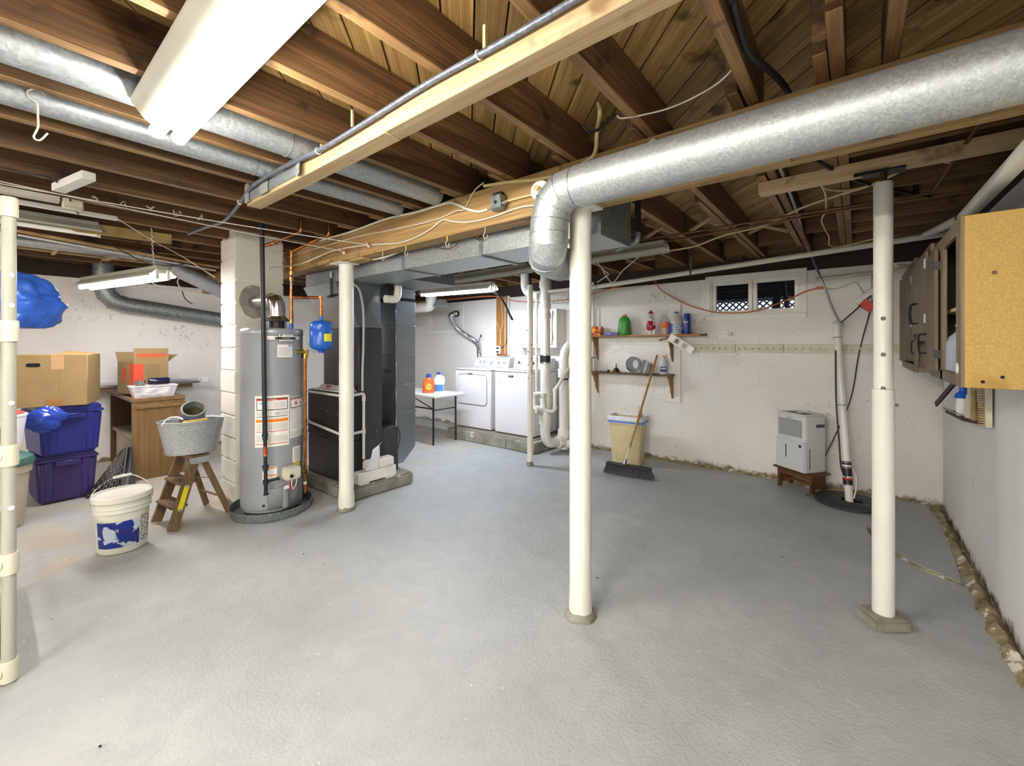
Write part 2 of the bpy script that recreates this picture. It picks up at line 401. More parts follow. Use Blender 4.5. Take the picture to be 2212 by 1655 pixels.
strip([(.56, 5.36), (.1, 5.375), (-.5, 5.375), (-1.2, 5.38), (-2.0, 5.38), (-2.6, 5.37), (-3.2, 5.38)], .06, .018, .022, 'broken_floor_edge', M['raw'], 5, 6)
strip([(-5.2, 5.38), (-6.2, 5.38), (-7.2, 5.38)], .06, .02, .02, 'broken_floor_edge', M['raw_grey'], 6, 6)
for i, (px, py) in enumerate(((655, 1198), (110, 1340), (1658, 1190), (1690, 1205), (1500, 1030), (1040, 1110), (820, 1090), (560, 1190), (1880, 1300), (1290, 1250), (150, 1210), (700, 1220), (215, 1615), (1985, 1090), (1440, 1130))):
    p = atz(px, py); s_ = random.uniform(.006, .014)
    MB().add([(p.x - s_, p.y, .003), (p.x, p.y - s_ * .5, .004), (p.x + s_, p.y + .004, .003), (p.x + .002, p.y + s_ * .6, .008)], [(0, 1, 3), (1, 2, 3), (2, 0, 3), (0, 2, 1)]).build('paint_chip', M['raw'] if i % 3 else M['dark'], floor)
# walls: a backing with every block proud of the joints
def block_mesh(k, wd=.4115, ht=.1975, dp=.02):
    b = MB(); nx, nz = 10, 6
    for j in range(nz + 1):
        for i in range(nx + 1):
            u, v = i / nx, j / nz
            e = 0 if 0 < i < nx and 0 < j < nz else 1
            d = .0035 * noise.noise(Vector((u * 5 + k * 9, v * 3, k))) + .002 * noise.noise(Vector((u * 14 + k * 9, v * 8, k)))
            jx = .004 * noise.noise(Vector((v * 5, k * 3.1, 1))) * e; jz = .004 * noise.noise(Vector((u * 7, k * 2.3, 2))) * e
            b.v.append(Vector(((u - .5) * wd + jx, -(dp if not e else dp * .9) - d, (v - .5) * ht + jz)))
    for j in range(nz):
        for i in range(nx): a = j * (nx + 1) + i; b.f.append((a, a + 1, a + nx + 2, a + nx + 1))
    o = len(b.v); ring = [i for i in range(nx + 1)] + [j * (nx + 1) + nx for j in range(1, nz + 1)] + [nz * (nx + 1) + i for i in range(nx - 1, -1, -1)] + [j * (nx + 1) for j in range(nz - 1, 0, -1)]
    for r_ in ring: q = b.v[r_]; b.v.append(Vector((q.x, .004, q.z)))
    m = len(ring)
    for i in range(m): b.f.append((ring[i], o + i, o + (i + 1) % m, ring[(i + 1) % m]))
    me = bpy.data.meshes.new('block'); me.from_pydata(b.v, [], b.f)
    bm = bmesh.new(); bm.from_mesh(me); bmesh.ops.recalc_face_normals(bm, faces=bm.faces); bm.to_mesh(me); bm.free()
    me.polygons.foreach_set('use_smooth', [True] * len(me.polygons)); me.set_sharp_from_angle(angle=R(50))
    me.materials.append(M['wall']); return me
BLK = [block_mesh(k) for k in range(7)]
def course_blocks(parent, fmat, u0, u1, holes, umin=None, zt=ZT, h=.2023, L=.417, mat=None):
    n = int(round(zt / h))
    for r_ in range(n):
        zc = (r_ + .5) * h; u = u0 - (L / 2 if r_ % 2 else 0)
        while u < u1 - .02:
            a, c_ = max(u, u0), min(u + L, u1); segs = [(a, c_)]
            for hx0, hx1, hz0, hz1 in holes:
                if hz0 < zc < hz1:
                    ns = []
                    for p, q in segs:
                        if hx1 <= p or hx0 >= q: ns.append((p, q)); continue
                        if hx0 > p: ns.append((p, hx0))
                        if hx1 < q: ns.append((hx1, q))
                    segs = ns
            for p, q in segs:
                if q - p < .03 or (umin is not None and q < umin): continue
                o = bpy.data.objects.new('block', random.choice(BLK))
                place(o, (0, 0, 0), parent, local=fmat @ T((p + q) / 2, 0, zc) @ Matrix.Diagonal(((q - p) / L, 1, 1, 1)) @ RZ(random.uniform(-.25, .25)))
            u += L
win1 = (-1.385, -.411, 1.744, 2.245)
win2a = aty(930, 670, YF); win2b = aty(1003, 720, YF); win2 = (win2a.x, win2b.x, win2b.z, 2.18)
wf = struct('wall_far')
b = MB(); h1 = (win1[0] + .03, win1[1] - .03, win1[2] + .03, ZT + .05)
YW = YF - .0145; b.box((XL - .2, YW, -.05), (h1[0], YF + .2, ZT)).box((h1[1], YW, -.05), (XR + .2, YF + .2, ZT)).box((h1[0], YW, -.05), (h1[1], YF + .2, h1[2]))
b.build('wall_backing', M['wall_joint'], wf)
course_blocks(wf, T(0, YF, 0), XL, XR, [(win1[0] - .0, win1[1] + .0, win1[2], 3), (win2[0], win2[1], win2[2], 3)])
wl = struct('wall_left')
MB().box((XL - .2, YR - .2, -.05), (XL + .0145, YF + .2, ZT + .03)).build('wall_backing', M['wall_joint'], wl)
course_blocks(wl, T(XL, 0, 0) @ RZ(90), -.2, YF, [], h=.205, zt=ZT + .03)
def rough_plane(name, o, ux, uz, nu, nz, lu, lz, nrm, amp, mat):
    b = MB(); o, ux, uz, nrm = (Vector(q) for q in (o, ux, uz, nrm))
    for j in range(nz + 1):
        for i in range(nu + 1):
            p = o + ux * lu * i / nu + uz * lz * j / nz
            b.v.append(p + nrm * amp * (noise.noise(p * 1.1) + .5 * noise.noise(p * 4)))
    for j in range(nz):
        for i in range(nu): a = j * (nu + 1) + i; b.f.append((a, a + 1, a + nu + 2, a + nu + 1))
    return b
rough_plane('r', (XR, YR, -.05), (0, 1, 0), (0, 0, 1), 120, 36, YF - YR + .1, ZT + .05, (-1, 0, 0), .006, 0).build('wall_right', M['wall_smooth'], smooth=60, kind='structure')
MB().box((XL - .2, YR - .2, -.05), (XR + .2, YR, ZT)).build('wall_back', M['wall_smooth'], kind='structure')
# timber sills on the walls
for i, (a, c_) in enumerate((((XL - .2, YF + .005, ZT), (XR + .2, YF + .18, ZJ)), ((XL - .19, YR, ZT + .03), (XL - .0, YF, ZJ)), ((XR + .0, YR, ZT), (XR + .18, YF, ZJ)), ((XL, YR - .2, ZT), (XR, YR, ZJ)))):
    MB().box(a, c_).build('trim_%d' % (i + 1), M['sill'], bev=.004, kind='structure')
# rim above the sills closes the ceiling edge
ceil = struct('ceiling')
MB().box((XL - .3, YR - .3, ZD + .025), (XR + .3, YF + .3, ZD + .06)).build('subfloor_backing', M['dark'], ceil)
b = MB(); b.box((XL - .25, YF + .06, ZJ), (XR + .25, YF + .1, ZD + .03)); b.build('rim_board', M['joist_x'], ceil)
MB().box((XL - .1, YR, ZJ), (XL - .06, YF + .1, ZD + .03)).build('rim_board', M['joist'], ceil)
MB().box((XR + .06, YR, ZJ), (XR + .1, YF + .1, ZD + .03)).build('rim_board', M['joist'], ceil)
MB().box((XL - .1, YR - .1, ZJ), (XR + .1, YR - .06, ZD + .03)).build('rim_board', M['joist_x'], ceil)
# diagonal deck boards
def clip(poly, ax, lim, sign):
    out = []
    for i in range(len(poly)):
        p, q = poly[i], poly[(i + 1) % len(poly)]; a = (p[ax] - lim) * sign; c_ = (q[ax] - lim) * sign
        if a <= 0: out.append(p)
        if (a < 0 < c_) or (c_ < 0 < a): t = a / (a - c_); out.append((p[0] + (q[0] - p[0]) * t, p[1] + (q[1] - p[1]) * t))
    return out
s2 = math.sqrt(.5); pw = .1185; t = -5.9; RZ45 = RZ(45)
while t < 4.4:
    q = []
    for tt, ll in ((t + .003, -9), (t + pw - .004, -9), (t + pw - .004, 9), (t + .003, 9)): q.append(((tt - ll) * s2, (tt + ll) * s2))
    for ax, lim, sg in ((0, XR + .06, 1), (0, XL - .06, -1), (1, YF + .06, 1), (1, -.7, -1)):
        if q: q = clip(q, ax, lim, sg)
    if len(q) >= 3:
        ql = [(x * s2 + y * s2, -x * s2 + y * s2) for x, y in q]       # board's own axis along Y
        dz = random.uniform(-.0025, .0025)
        m = MB().prism(ql, ZD + dz, ZD + .02)
        c0 = Vector((sum(v.x for v in m.v) / len(m.v), sum(v.y for v in m.v) / len(m.v), ZD + .01))
        me = bpy.data.meshes.new('plank'); me.from_pydata([v - c0 for v in m.v], [], m.f); me.materials.append(M['plank'])
        place(bpy.data.objects.new('plank', me), RZ45 @ c0, ceil, local=RZ(45))
    t += pw
# joists: one set up to the beam, a lapped set beyond it
def jmesh(L, wd=.043, ht=.203):
    m = MB().box((-wd / 2, -L / 2, 0), (wd / 2, L / 2, ht)); me = bpy.data.meshes.new('joist'); me.from_pydata(m.v, [], m.f)
    bm = bmesh.new(); bm.from_mesh(me); bmesh.ops.recalc_face_normals(bm, faces=bm.faces); bmesh.ops.bevel(bm, geom=list(bm.edges), offset=.003, segments=1, affect='EDGES'); bm.to_mesh(me); bm.free()
    me.materials.append(M['joist']); me.materials.append(M['joist_lit_edge'])
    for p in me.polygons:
        if p.normal.z < -.7: p.material_index = 1  # undersides coloured lighter: cleaner wood plus light from below put into the colour
    return me
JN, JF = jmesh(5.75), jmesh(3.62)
SP = .417
for k in range(-1, 18):
    xl = .07 - SP * k
    if xl < XL + .05: break
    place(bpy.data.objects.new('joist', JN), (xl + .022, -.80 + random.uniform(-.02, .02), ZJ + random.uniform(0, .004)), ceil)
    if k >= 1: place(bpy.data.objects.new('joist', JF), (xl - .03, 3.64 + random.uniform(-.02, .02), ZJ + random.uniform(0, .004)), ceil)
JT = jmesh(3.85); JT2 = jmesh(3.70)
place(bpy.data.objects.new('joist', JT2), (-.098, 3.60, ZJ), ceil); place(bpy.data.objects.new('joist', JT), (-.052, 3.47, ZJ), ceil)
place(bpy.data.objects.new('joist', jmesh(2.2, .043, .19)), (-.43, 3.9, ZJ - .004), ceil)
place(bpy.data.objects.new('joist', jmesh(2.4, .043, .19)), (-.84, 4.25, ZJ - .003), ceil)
for i, y in enumerate((2.36, 2.78, 3.12, 3.5, 3.9, 4.3, 4.7, 5.08, 5.32)):    # short joists framed into the trimmer
    MB().box((-.029, y, ZJ + .0), (XR + .06, y + .04, ZJ + .2)).build('short_joist', M['joist_x'], ceil, bev=.003)
for x, y, sx in ((-.66, 4.92, .6), (-1.0, 5.2, .3), (-.28, 4.6, .3), (-2.0, 4.9, .36), (-2.9, 4.6, .36)):
    MB().cbox((x, y, ZJ + .11), (sx, .04, .17)).build('blocking', M['joist_x'], ceil, bev=.003)
for a, c_ in (((-1.14, 3.9), (-.86, 3.9)), ((-.82, 4.4), (-.47, 4.4)), ((-1.56, 3.9), (-1.25, 3.9)), ((-1.98, 4.2), (-1.66, 4.2)), ((-2.4, 4.0), (-2.08, 4.0))):   # cross bridging
    for z0, z1, dy in ((ZJ + .03, ZJ + .17, 0), (ZJ + .17, ZJ + .03, .04)):
        d = Vector((c_[0] - a[0], 0, z1 - z0)); m = T(a[0], a[1] + dy, z0) @ frame_to(d)
        MB().box((-.018, -.01, 0), (.018, .01, d.length), m).build('bridging', M['pine'], ceil)
# main beam of three boards, butted
beam = struct('support_beam')
for y0, cuts in ((1.945, (XL, -4.05, -1.243, XR + .04)), (1.99, (XL, -3.0, -.2, XR + .04)), (2.035, (XL, -4.4, -1.9, XR + .04))):
    for a, c_ in zip(cuts, cuts[1:]):
        MB().box((a + .002, y0, 2.182), (c_ - .002, y0 + .043, ZJ - .001)).build('board', M['beam'], beam, bev=.003)
MB().box((-3.78, 1.95, 2.163), (-3.18, 2.075, 2.182)).build('packing_board', M['beam'], beam, bev=.003)
MB().box((-4.2, 1.935, 2.186), (-3.66, 1.9445, 2.215)).build('packing_board', M['beam'], beam)
# light timber strongback nailed under the joists, two pieces
sb = struct('strongback_beam')
MB().box((-3.0, 1.035, 2.328), (-1.515, 1.122, ZJ - .001)).build('timber', M['pine'], sb, bev=.004)
MB().box((-1.51, 1.03, 2.326), (XR + .03, 1.117, ZJ - .001)).build('timber', M['pine'], sb, bev=.004)
MB().box((-2.08, 1.045, ZJ), (-1.985, 1.11, ZD - .09)).build('blocking', M['pine'], sb, bev=.003)
# lighter prop timber carried by the adjustable post
ps = struct('prop_beam')
pa = aty(1640, 400, 2.93)
MB().box((pa.x, 2.9, 2.352), (XR + .03, 2.985, ZJ - .001)).build('timber', M['pine'], ps, bev=.003)
# chimney pier of block
ch = struct('column_1'); cx0, cx1, cy0, cy1 = -4.66, -4.29, 1.39, 1.80
MB().box((cx0 + .012, cy0 + .012, 0), (cx1 - .012, cy1 - .012, ZJ + .1)).build('pier_core', M['wall_joint'], ch)
for r_ in range(12):
    z0 = r_ * .203; j = [random.uniform(-.003, .003) for _ in range(6)]
    spl_ = cy0 + (.0 if r_ % 2 else .2)
    MB().box((cx0 + j[0], cy0 + j[1], z0 + .004), (cx1 + j[2], cy1 + j[3], z0 + .199)).build('block', M['chimney'], ch, bev=.007, seg=2)

# ================================================================ posts
def post_thing(name, label, x, y, z1, r, foot):
    t = thing(name, label, 'post', (x, y, 0))
    MB().lathe([(r * foot[0], .0), (r * foot[0], .02), (r * foot[1], .10), (r, .16), (r, z1), (0, z1)], 28, None).build('pipe', M['post'], t, smooth=50)
    return t
pc = post_thing('steel_post', 'cream painted steel post standing under the middle of the beam', -1.154, 2.01, 2.172, .058, (1.07, 1.03))
b = MB(); b.cbox((0, 0, 2.177), (.2, .13, .01)); b.build('top_plate', M['white_paint'], pc)
def lump(x, y, r, h, seed, mat, parent, name='concrete_foot', n=16):
    b = MB(); rows = 4
    b.lathe([(r * 1.25, 0), (r * 1.2, h * .4), (r * 1.02, h * .8), (r * .8, h)], n)
    for v in b.v:
        k = 1 + .22 * noise.noise(Vector((v.x * 30, v.y * 30, v.z * 20 + seed))); v.x *= k; v.y *= k; v.z *= 1 + .3 * noise.noise(Vector((v.x * 25, v.y * 25, seed))) if v.z > h * .3 else 1
    return b.build(name, mat, parent, smooth=40)
lump(0, 0, .068, .032, 3, M['pad'], pc)
pl = post_thing('steel_post', 'cream painted steel post beside the water heater and furnace', -3.502, 2.0, 2.155, .062, (1.08, 1.1))
MB().cbox((0, -.02, 2.159), (.19, .17, .008)).build('top_plate', M['white_paint'], pl)
lump(0, 0, .06, .045, 9, M['pad'], pl)
M['hole_grey'] = paint('shadowed_grey_metal', '#6a6660', .6, .1)
pr = thing('adjustable_post', 'two-piece white steel post with pin holes on a rough concrete block', 'post', (.108, 2.934, 0))
b = MB(); rr = .042
b.lathe([(0, .05), (rr * 1.1, .05), (rr * 1.1, 1.22), (rr * .98, 1.222)], 24); b.build('lower_pipe', M['post'], pr, smooth=50)
MB().lathe([(rr * .96, 1.2), (rr * .96, 2.285), (rr * .9, 2.292), (0, 2.292)], 24).build('upper_pipe', M['post'], pr, smooth=50)
fcam = math.atan2(-2.934, -.108)
for z in (1.226, 1.4, 1.585):
    p = Vector((math.cos(fcam) * rr * .95, math.sin(fcam) * rr * .95, z)); d = Vector((math.cos(fcam), math.sin(fcam), 0))
    MB().cyl(p - d * .004, p + d * .0035, .0085, n=14).build('pin_hole', M['hole_grey'], pr, smooth=40)
    MB().lathe([(.0085, 0), (.0105, .0), (.0105, .0042), (.0085, .0042)], 16, T(p - d * .001) @ frame_to(d)).build('hole_rim', M['iron'], pr, smooth=40)
MB().cyl((rr * 1.1, 0, 1.14), (rr * 1.1 + .012, 0, 1.14), .007, n=8).build('pin', M['steel'], pr)
MB().cyl((0, 0, 2.28), (0, 0, 2.342), .016, n=12).build('jack_screw', M['copper_old'], pr, smooth=40)
b = MB(); b.box((-.085, -.045, 2.342), (.085, .045, 2.35)); b.box((-.12, -.052, 2.336), (.02, -.035, 2.352)); b.build('jack_plate', M['iron'], pr)
b = MB(); b.cbox((.0, 0, .027), (.18, .15, .066), RZ(38))
for k in range(3):
    pass
ob = b.build('concrete_foot', M['pad'], pr, bev=.014, seg=2)
pt = thing('lolly_post', 'slim grey-cream post with pin holes standing before the washing machine', 'post', (-3.056, 4.12, 0))
MB().lathe([(0, 0), (.034, 0), (.034, 2.17), (0, 2.17)], 18).build('pipe', M['post'], pt, smooth=50)
lump(0, 0, .036, .05, 5, M['pad'], pt)
fc2 = math.atan2(-4.12, 3.056)
for i, z in enumerate((1.05, 1.13, 1.21, 1.29, 1.37, 1.45)):
    a = fc2 + (.6 if i % 2 else -.75); p = Vector((math.cos(a) * .0335, math.sin(a) * .0335, z)); d = Vector((math.cos(a), math.sin(a), 0))
    MB().cyl(p - d * .003, p + d * .002, .0075, n=10).build('pin_hole', M['black'], pt)
MB().cyl((0, 0, 2.17), (0, 0, 2.36), .014, n=10).build('jack_screw', M['iron'], pt); MB().cbox((0, 0, 2.388), (.14, .12, .06)).build('cap_block', M['iron'], pt)

# ================================================================ fluorescent fixtures
def chain(p0, p1, parent, name='chain'):
    p0, p1 = Vector(p0), Vector(p1); n = max(2, int((p1 - p0).length / .022)); b = MB()
    for i in range(n):
        c = p0.lerp(p1, (i + .5) / n); m = T(c) @ frame_to(p1 - p0) @ RZ(90 * (i % 2))
        b.tube([(0.006 * math.cos(a), 0, .014 * math.sin(a)) for a in [2 * PI * k / 8 for k in range(9)]], .0018, 4, m, cap=False)
    return b.build(name, M['steel'], parent)
def shop_light(name, label, pa, pb, tube, wid=.2, body='fix_white', sockets=True, over=.0, hang=None, tubes=2, tr=.019, drop=.052, deep=.055):
    pa, pb = Vector(pa), Vector(pb); d = pb - pa; L = d.length; mid = (pa + pb) / 2
    yaw = math.atan2(d.y, d.x); pit = math.asin(d.z / L)
    t = bpy.data.objects.new(name, None); col.objects.link(t); tag(t, label, 'light fixture')
    m = T(mid) @ Matrix.Rotation(yaw, 4, 'Z') @ Matrix.Rotation(-pit, 4, 'Y'); FR[t] = m; W[t] = m; t.matrix_basis = m
    h = L / 2; w2 = wid / 2; b = MB()          # reflector: open trough, thin sheet
    prof = [(-w2, -.006), (-w2, .012), (-w2 * .86, .016), (-.045, deep), (.045, deep), (w2 * .86, .016), (w2, .012), (w2, -.006)]
    inn = [(y * .975, z - .0035 if abs(y) < w2 * .95 else z) for y, z in prof]
    pr_ = prof + inn[::-1]; k = len(pr_)
    b.add([(-h, y, z) for y, z in pr_] + [(h, y, z) for y, z in pr_], [(i, (i + 1) % k, k + (i + 1) % k, k + i) for i in range(k)] + [(i, i + 1, k - 2 - i, k - 1 - i) for i in range(7)] + [(k + k - 1 - i, k + k - 2 - i, k + i + 1, k + i) for i in range(7)])
    b.build('reflector', M[body], t, smooth=25)
    MB().box((-h + .01, -.044, deep - .002), (h - .01, .044, deep + .03)).build('ballast_channel', M[body], t, bev=.004)
    for sx in (-1, 1):
        MB().prism([(-.045, deep), (.045, deep), (.052, .02), (-.052, .02)], -.002, .002, T(sx * (h - .012), 0, 0) @ Matrix(((0, 0, 1, 0), (1, 0, 0, 0), (0, 1, 0, 0), (0, 0, 0, 1)))).build('end_plate', M[body], t)
    for i in range(tubes):
        y = 0 if tubes == 1 else (i - .5) * drop * 1.5
        z = -.012
        MB().lathe([(0, -h + .012 - over), (tr, -h + .016 - over), (tr, h - .016 + over), (0, h - .012 + over)], 16, T(0, y, z) @ RY(90)).build('tube', M[tube], t, smooth=50)
        if sockets:
            for sx in (-1, 1): MB().box((sx * (h - .004) - .008, y - .012, z - .02), (sx * (h - .004) + .008, y + .012, deep)).build('socket', M['white_paint'], t, bev=.003)
    for x, q in (hang or []):
        chain((x, 0, deep + .03), (x, q, ZJ - mid.z + .02), t)
    return t
M['fix_near'] = paint('fixture_dull_enamel', '#a3a398', .45, .04)
nl = thing('fluorescent_fixture', 'large lit twin-tube fluorescent fixture close under the joists', 'light fixture', (-1.56, .47, 2.335))
nh = .63; prof = [(-.062, 0), (.062, 0), (.08, .012), (.118, .062), (.118, .08), (-.118, .08), (-.118, .062), (-.08, .012)]; k = len(prof)
MB().add([(-nh, y, z) for y, z in prof] + [(nh, y, z) for y, z in prof], [(i, (i + 1) % k, k + (i + 1) % k, k + i) for i in range(k)] + [tuple(range(k - 1, -1, -1)), tuple(range(k, 2 * k))]).build('housing', M['fix_near'], nl, smooth=40)
for y in (-.036, .036):
    MB().lathe([(0, -nh - .03), (.018, -nh - .03), (.026, -nh - .018), (.026, nh + .018), (.018, nh + .03), (0, nh + .03)], 20, T(0, y, -.02) @ RY(90)).build('tube', M['tube_near'], nl, smooth=50)
for x in (-.45, .4): MB().box((x - .02, -.03, .08), (x + .02, .03, ZJ - 2.336)).build('mounting_bracket', M['fix_white'], nl)
la = aty(185, 619, .62); lb = atx(352, 596, -4.5)
shop_light('fluorescent_fixture', 'lit shop light hanging askew in front of the bare wall by the stored boxes', (la.x, la.y, la.z + .0), (lb.x, lb.y, lb.z), 'tube_left', .19, hang=[(-.55, .1), (.6, -.02)], body='fix_grey')
fa = aty(915, 636, 3.85); fb_ = aty(1066, 624, 3.85)
shop_light('fluorescent_fixture', 'lit fluorescent shop light hanging on chains over the laundry area', (fa.x, 3.85, fa.z), (fb_.x, 3.85, fb_.z), 'tube_laundry', .17, hang=[(.45, .0), (-.5, .0)])
ua = aty(1145, 584, 3.55); ub = aty(1440, 541, 3.55)
shop_light('fluorescent_fixture', 'unlit grey fluorescent fixture hanging behind the main duct near the window', (ua.x, 3.55, ua.z), (ub.x, 3.55, ub.z), 'tube_off', .17, body='fix_grey', hang=[(.42, 0), (-.5, 0)], tubes=0)
ua2 = aty(955, 613, 3.6); ub2 = aty(1140, 585, 3.6)
shop_light('fluorescent_fixture', 'unlit grey fluorescent fixture above the lit laundry light', (ua2.x, 3.62, ua2.z), (ub2.x, 3.62, ub2.z), 'tube_off', .16, body='fix_grey', tubes=0, hang=[(.5, 0)])
def batten(label, x0, x1, y, z, lamp='tube_rear_fill'):  # unseen fixture added behind the camera to brighten the room
    t = thing('fill_strip_light', label, 'light fixture', ((x0 + x1) / 2, y, z)); h = (x1 - x0) / 2
    MB().box((-h, -.03, .02), (h, .03, .065)).build('channel', M['fix_white'], t, bev=.004)
    for i in (-1, 1):
        MB().cyl((-h + .02, i * .045, 0), (h - .02, i * .045, 0), .019, n=14).build('tube', M[lamp], t, smooth=50)
        for sx in (-1, 1): MB().box((sx * (h - .01) - .01, i * .045 - .012, -.02), (sx * (h - .01) + .01, i * .045 + .012, .022)).build('socket', M['white_paint'], t)
    for sx in (-.7, .7): chain((h * sx, 0, .065), (h * sx, 0, ZJ - z + .01), t)
    return t
batten('unseen bare strip light added as fill behind the camera near the right wall', -1.15, .07, -2.5, 2.2)
batten('unseen bare strip light added as fill behind the camera on the storage side', -4.6, -3.38, -2.5, 2.2, 'tube_store_fill')

# ================================================================ ducts
def ring(p, d, r, rad=.004, n=20):
    m = T(Vector(p)) @ frame_to(d); return MB().tube([(r * math.cos(2 * PI * k / n), r * math.sin(2 * PI * k / n), 0) for k in range(n + 1)], rad, 5, m, cap=False)
dk = thing('round_duct', 'fat round galvanised duct running along the front of the beam, with elbows', 'duct')
xq = -1.235
MB().cyl((XR - .004, 1.835, 2.235), (-1.07, 1.835, 2.23), .1, n=32).build('duct_pipe', M['galv'], dk, smooth=40)
el = [(-1.07, 1.835, 2.23), (-1.15, 1.835, 2.225), (-1.212, 1.835, 2.17), (-1.235, 1.835, 2.09), (-1.24, 1.835, 1.99)]
MB().tube(el, .1, 24, cap=False).build('elbow', M['galv'], dk, smooth=24)
el2 = [(-1.24, 1.835, 2.02), (-1.24, 1.835, 1.985), (-1.262, 1.855, 1.945), (-1.315, 1.93, 1.92), (-1.345, 2.06, 1.92), (-1.36, 2.2, 1.935), (-1.365, 2.29, 1.975), (-1.365, 2.31, 2.064)]
MB().tube(el2, [.101, .101, .1, .098, .095, .095, .095, .1], 24, cap=False).build('elbow', M['galv'], dk, smooth=24)
for p, d in ((el[0], (1, 0, 0)), (el[1], (1, 0, .3)), (el[2], (.6, 0, .8)), (el[3], (.1, 0, 1)), ((-1.24, 1.835, 2.02), (0, 0, 1)), ((-1.29, 1.89, 1.93), (-.5, 1, -.4)), ((-1.352, 2.12, 1.926), (-.1, 1, 0))):
    ring(p, d, .1, .0028, 28).build('seam', M['galv_dark'], dk, smooth=60)
# rectangular trunk
tr = thing('trunk_duct', 'long rectangular galvanised trunk duct hung behind the beam', 'duct')
xs = [-4.55, -3.74, -2.86, -2.0, -1.1]
for a, c_ in zip(xs, xs[1:]):
    MB().box((a + .001, 2.135, 2.065), (c_ - .001, 2.52, 2.385)).build('duct_section', M['galv_soft'], tr, bev=.002)
    if c_ < -1.2: MB().box((c_ - .016, 2.126, 2.056), (c_ + .016, 2.529, 2.387)).build('drive_cleat', M['galv_dark'], tr)
MB().box((-1.104, 2.128, 2.06), (-1.094, 2.528, 2.39)).build('end_cap', M['galv_dark'], tr)
rb = thing('return_duct', 'square galvanised branch duct with pale underside beyond the trunk', 'duct')
MB().box((-4.5, 2.535, 2.07), (-3.28, 3.1, 2.33)).build('duct_section', M['galv_dark'], rb, bev=.002)
# furnace
fu = thing('furnace', 'dark grey gas furnace cabinet standing on the concrete pad', 'furnace')
M['furn'] = paint('furnace_enamel', '#4a4b4d', .38, .06, 5, metal=.35)
M['furn_d'] = paint('furnace_dark_enamel', '#2e2f31', .4, .05, 5, metal=.3)
MB().box((-4.5, 2.14, .125), (-3.76, 2.53, .52)).build('lower_door', M['furn_d'], fu, bev=.006)
MB().box((-4.5, 2.135, .525), (-3.76, 2.53, .985)).build('upper_door', M['furn_d'], fu, bev=.006)
MB().box((-4.45, 2.28, .985), (-3.762, 2.53, 1.62)).build('coil_cabinet', M['furn'], fu, bev=.004)
MB().box((-3.764, 2.325, .13), (-3.752, 2.532, 1.615)).build('side_panel', M['furn'], fu, bev=.002)
MB().box((-4.46, 2.15, .987), (-3.8, 2.29, .998)).build('ledge', M['white_paint'], fu)
b = MB(); n = 14
for i in range(n + 1):
    for j in range(4):
        x = -4.32 + .55 * i / n; y = 2.16 + .035 * j; b.v.append(Vector((x, y, (1.0 if j in (0, 3) else 1.045) + .012 * noise.noise(Vector((x * 19, y * 30, 0))))))
for i in range(n):
    for j in range(3): b.f.append((i * 4 + j, i * 4 + 4 + j, i * 4 + 5 + j, i * 4 + 1 + j))
M['foil'] = paint('printed_foil', '#e3dcde', .3, .1, 30, .8, 50, metal=.4, spot=('#c23b4c', 26, .56))
b.build('foil_wrap', M['foil'], fu, smooth=20)
for p in ((-4.3, .80), (-4.1, .79), (-3.9, .78)): MB().cyl((p[0], 2.136, p[1]), (p[0], 2.13, p[1]), .006, n=8).build('screw', M['steel'], fu)
for y, z in ((2.47, .58), (2.5, 1.0)): MB().cyl((-3.753, y, z), (-3.747, y, z), .006, n=8).build('screw', M['steel'], fu)
# plenum: flared, with cross-broken side
b = MB(); A = [(-4.40, 2.27), (-3.765, 2.27), (-3.765, 2.53), (-4.40, 2.53)]; Bt = [(-4.62, 2.14), (-3.765, 2.14), (-3.765, 2.515), (-4.62, 2.515)]
b.add([(x, y, 1.62) for x, y in A] + [(x, y, 2.064) for x, y in Bt], [(0, 3, 2, 1), (0, 1, 5, 4), (2, 3, 7, 6), (3, 0, 4, 7)])
mid = len(b.v); b.v.append(Vector((-3.752, 2.38, 1.84))); b.f += [(1, 2, mid), (2, 6, mid), (6, 5, mid), (5, 1, mid)]
plen = b.build('plenum', M['duct_ret'], fu)
for z in (1.622, 2.05): MB().box((-3.768, 2.13 if z > 2 else 2.27, z), (-3.748, 2.535, z + .014)).build('flange', M['galv_dark'], fu)
MB().box((-4.35, 2.535, .125), (-3.80, 2.765, .585)).build('filter_base', M['furn'], fu, bev=.004)
b = MB(); YZ = Matrix(((0, 0, 1, 0), (1, 0, 0, 0), (0, 1, 0, 0), (0, 0, 0, 1)))      # prism XY -> world YZ, extruded along X
b.prism([(2.772, .16), (2.87, .165), (3.03, .32), (3.03, .71), (2.772, .71)], -4.4, -3.85, YZ); b.build('return_boot', M['duct_ret'], fu, bev=.002)
for a, c_ in ((.712, 1.02), (1.022, 1.34), (1.342, 1.66), (1.662, 1.93)): MB().box((-4.4, 2.772, a), (-3.852, 3.03, c_)).build('return_drop', M['duct_ret'], fu, bev=.002)
MB().box((-3.856, 2.766, .7), (-3.843, 3.036, .725)).build('flange', M['galv_dark'], fu)
MB().box((-4.4, 2.76, 1.935), (-3.846, 3.04, 1.96)).build('canvas_joint', M['dark'], fu)
MB().box((-4.4, 2.772, 1.962), (-3.852, 3.03, 2.069)).build('return_head', M['duct_ret'], fu, bev=.002)
lettering('2430', .045, T(-4.0, 2.7705, 1.16) @ RX(90), M['black'], fu)
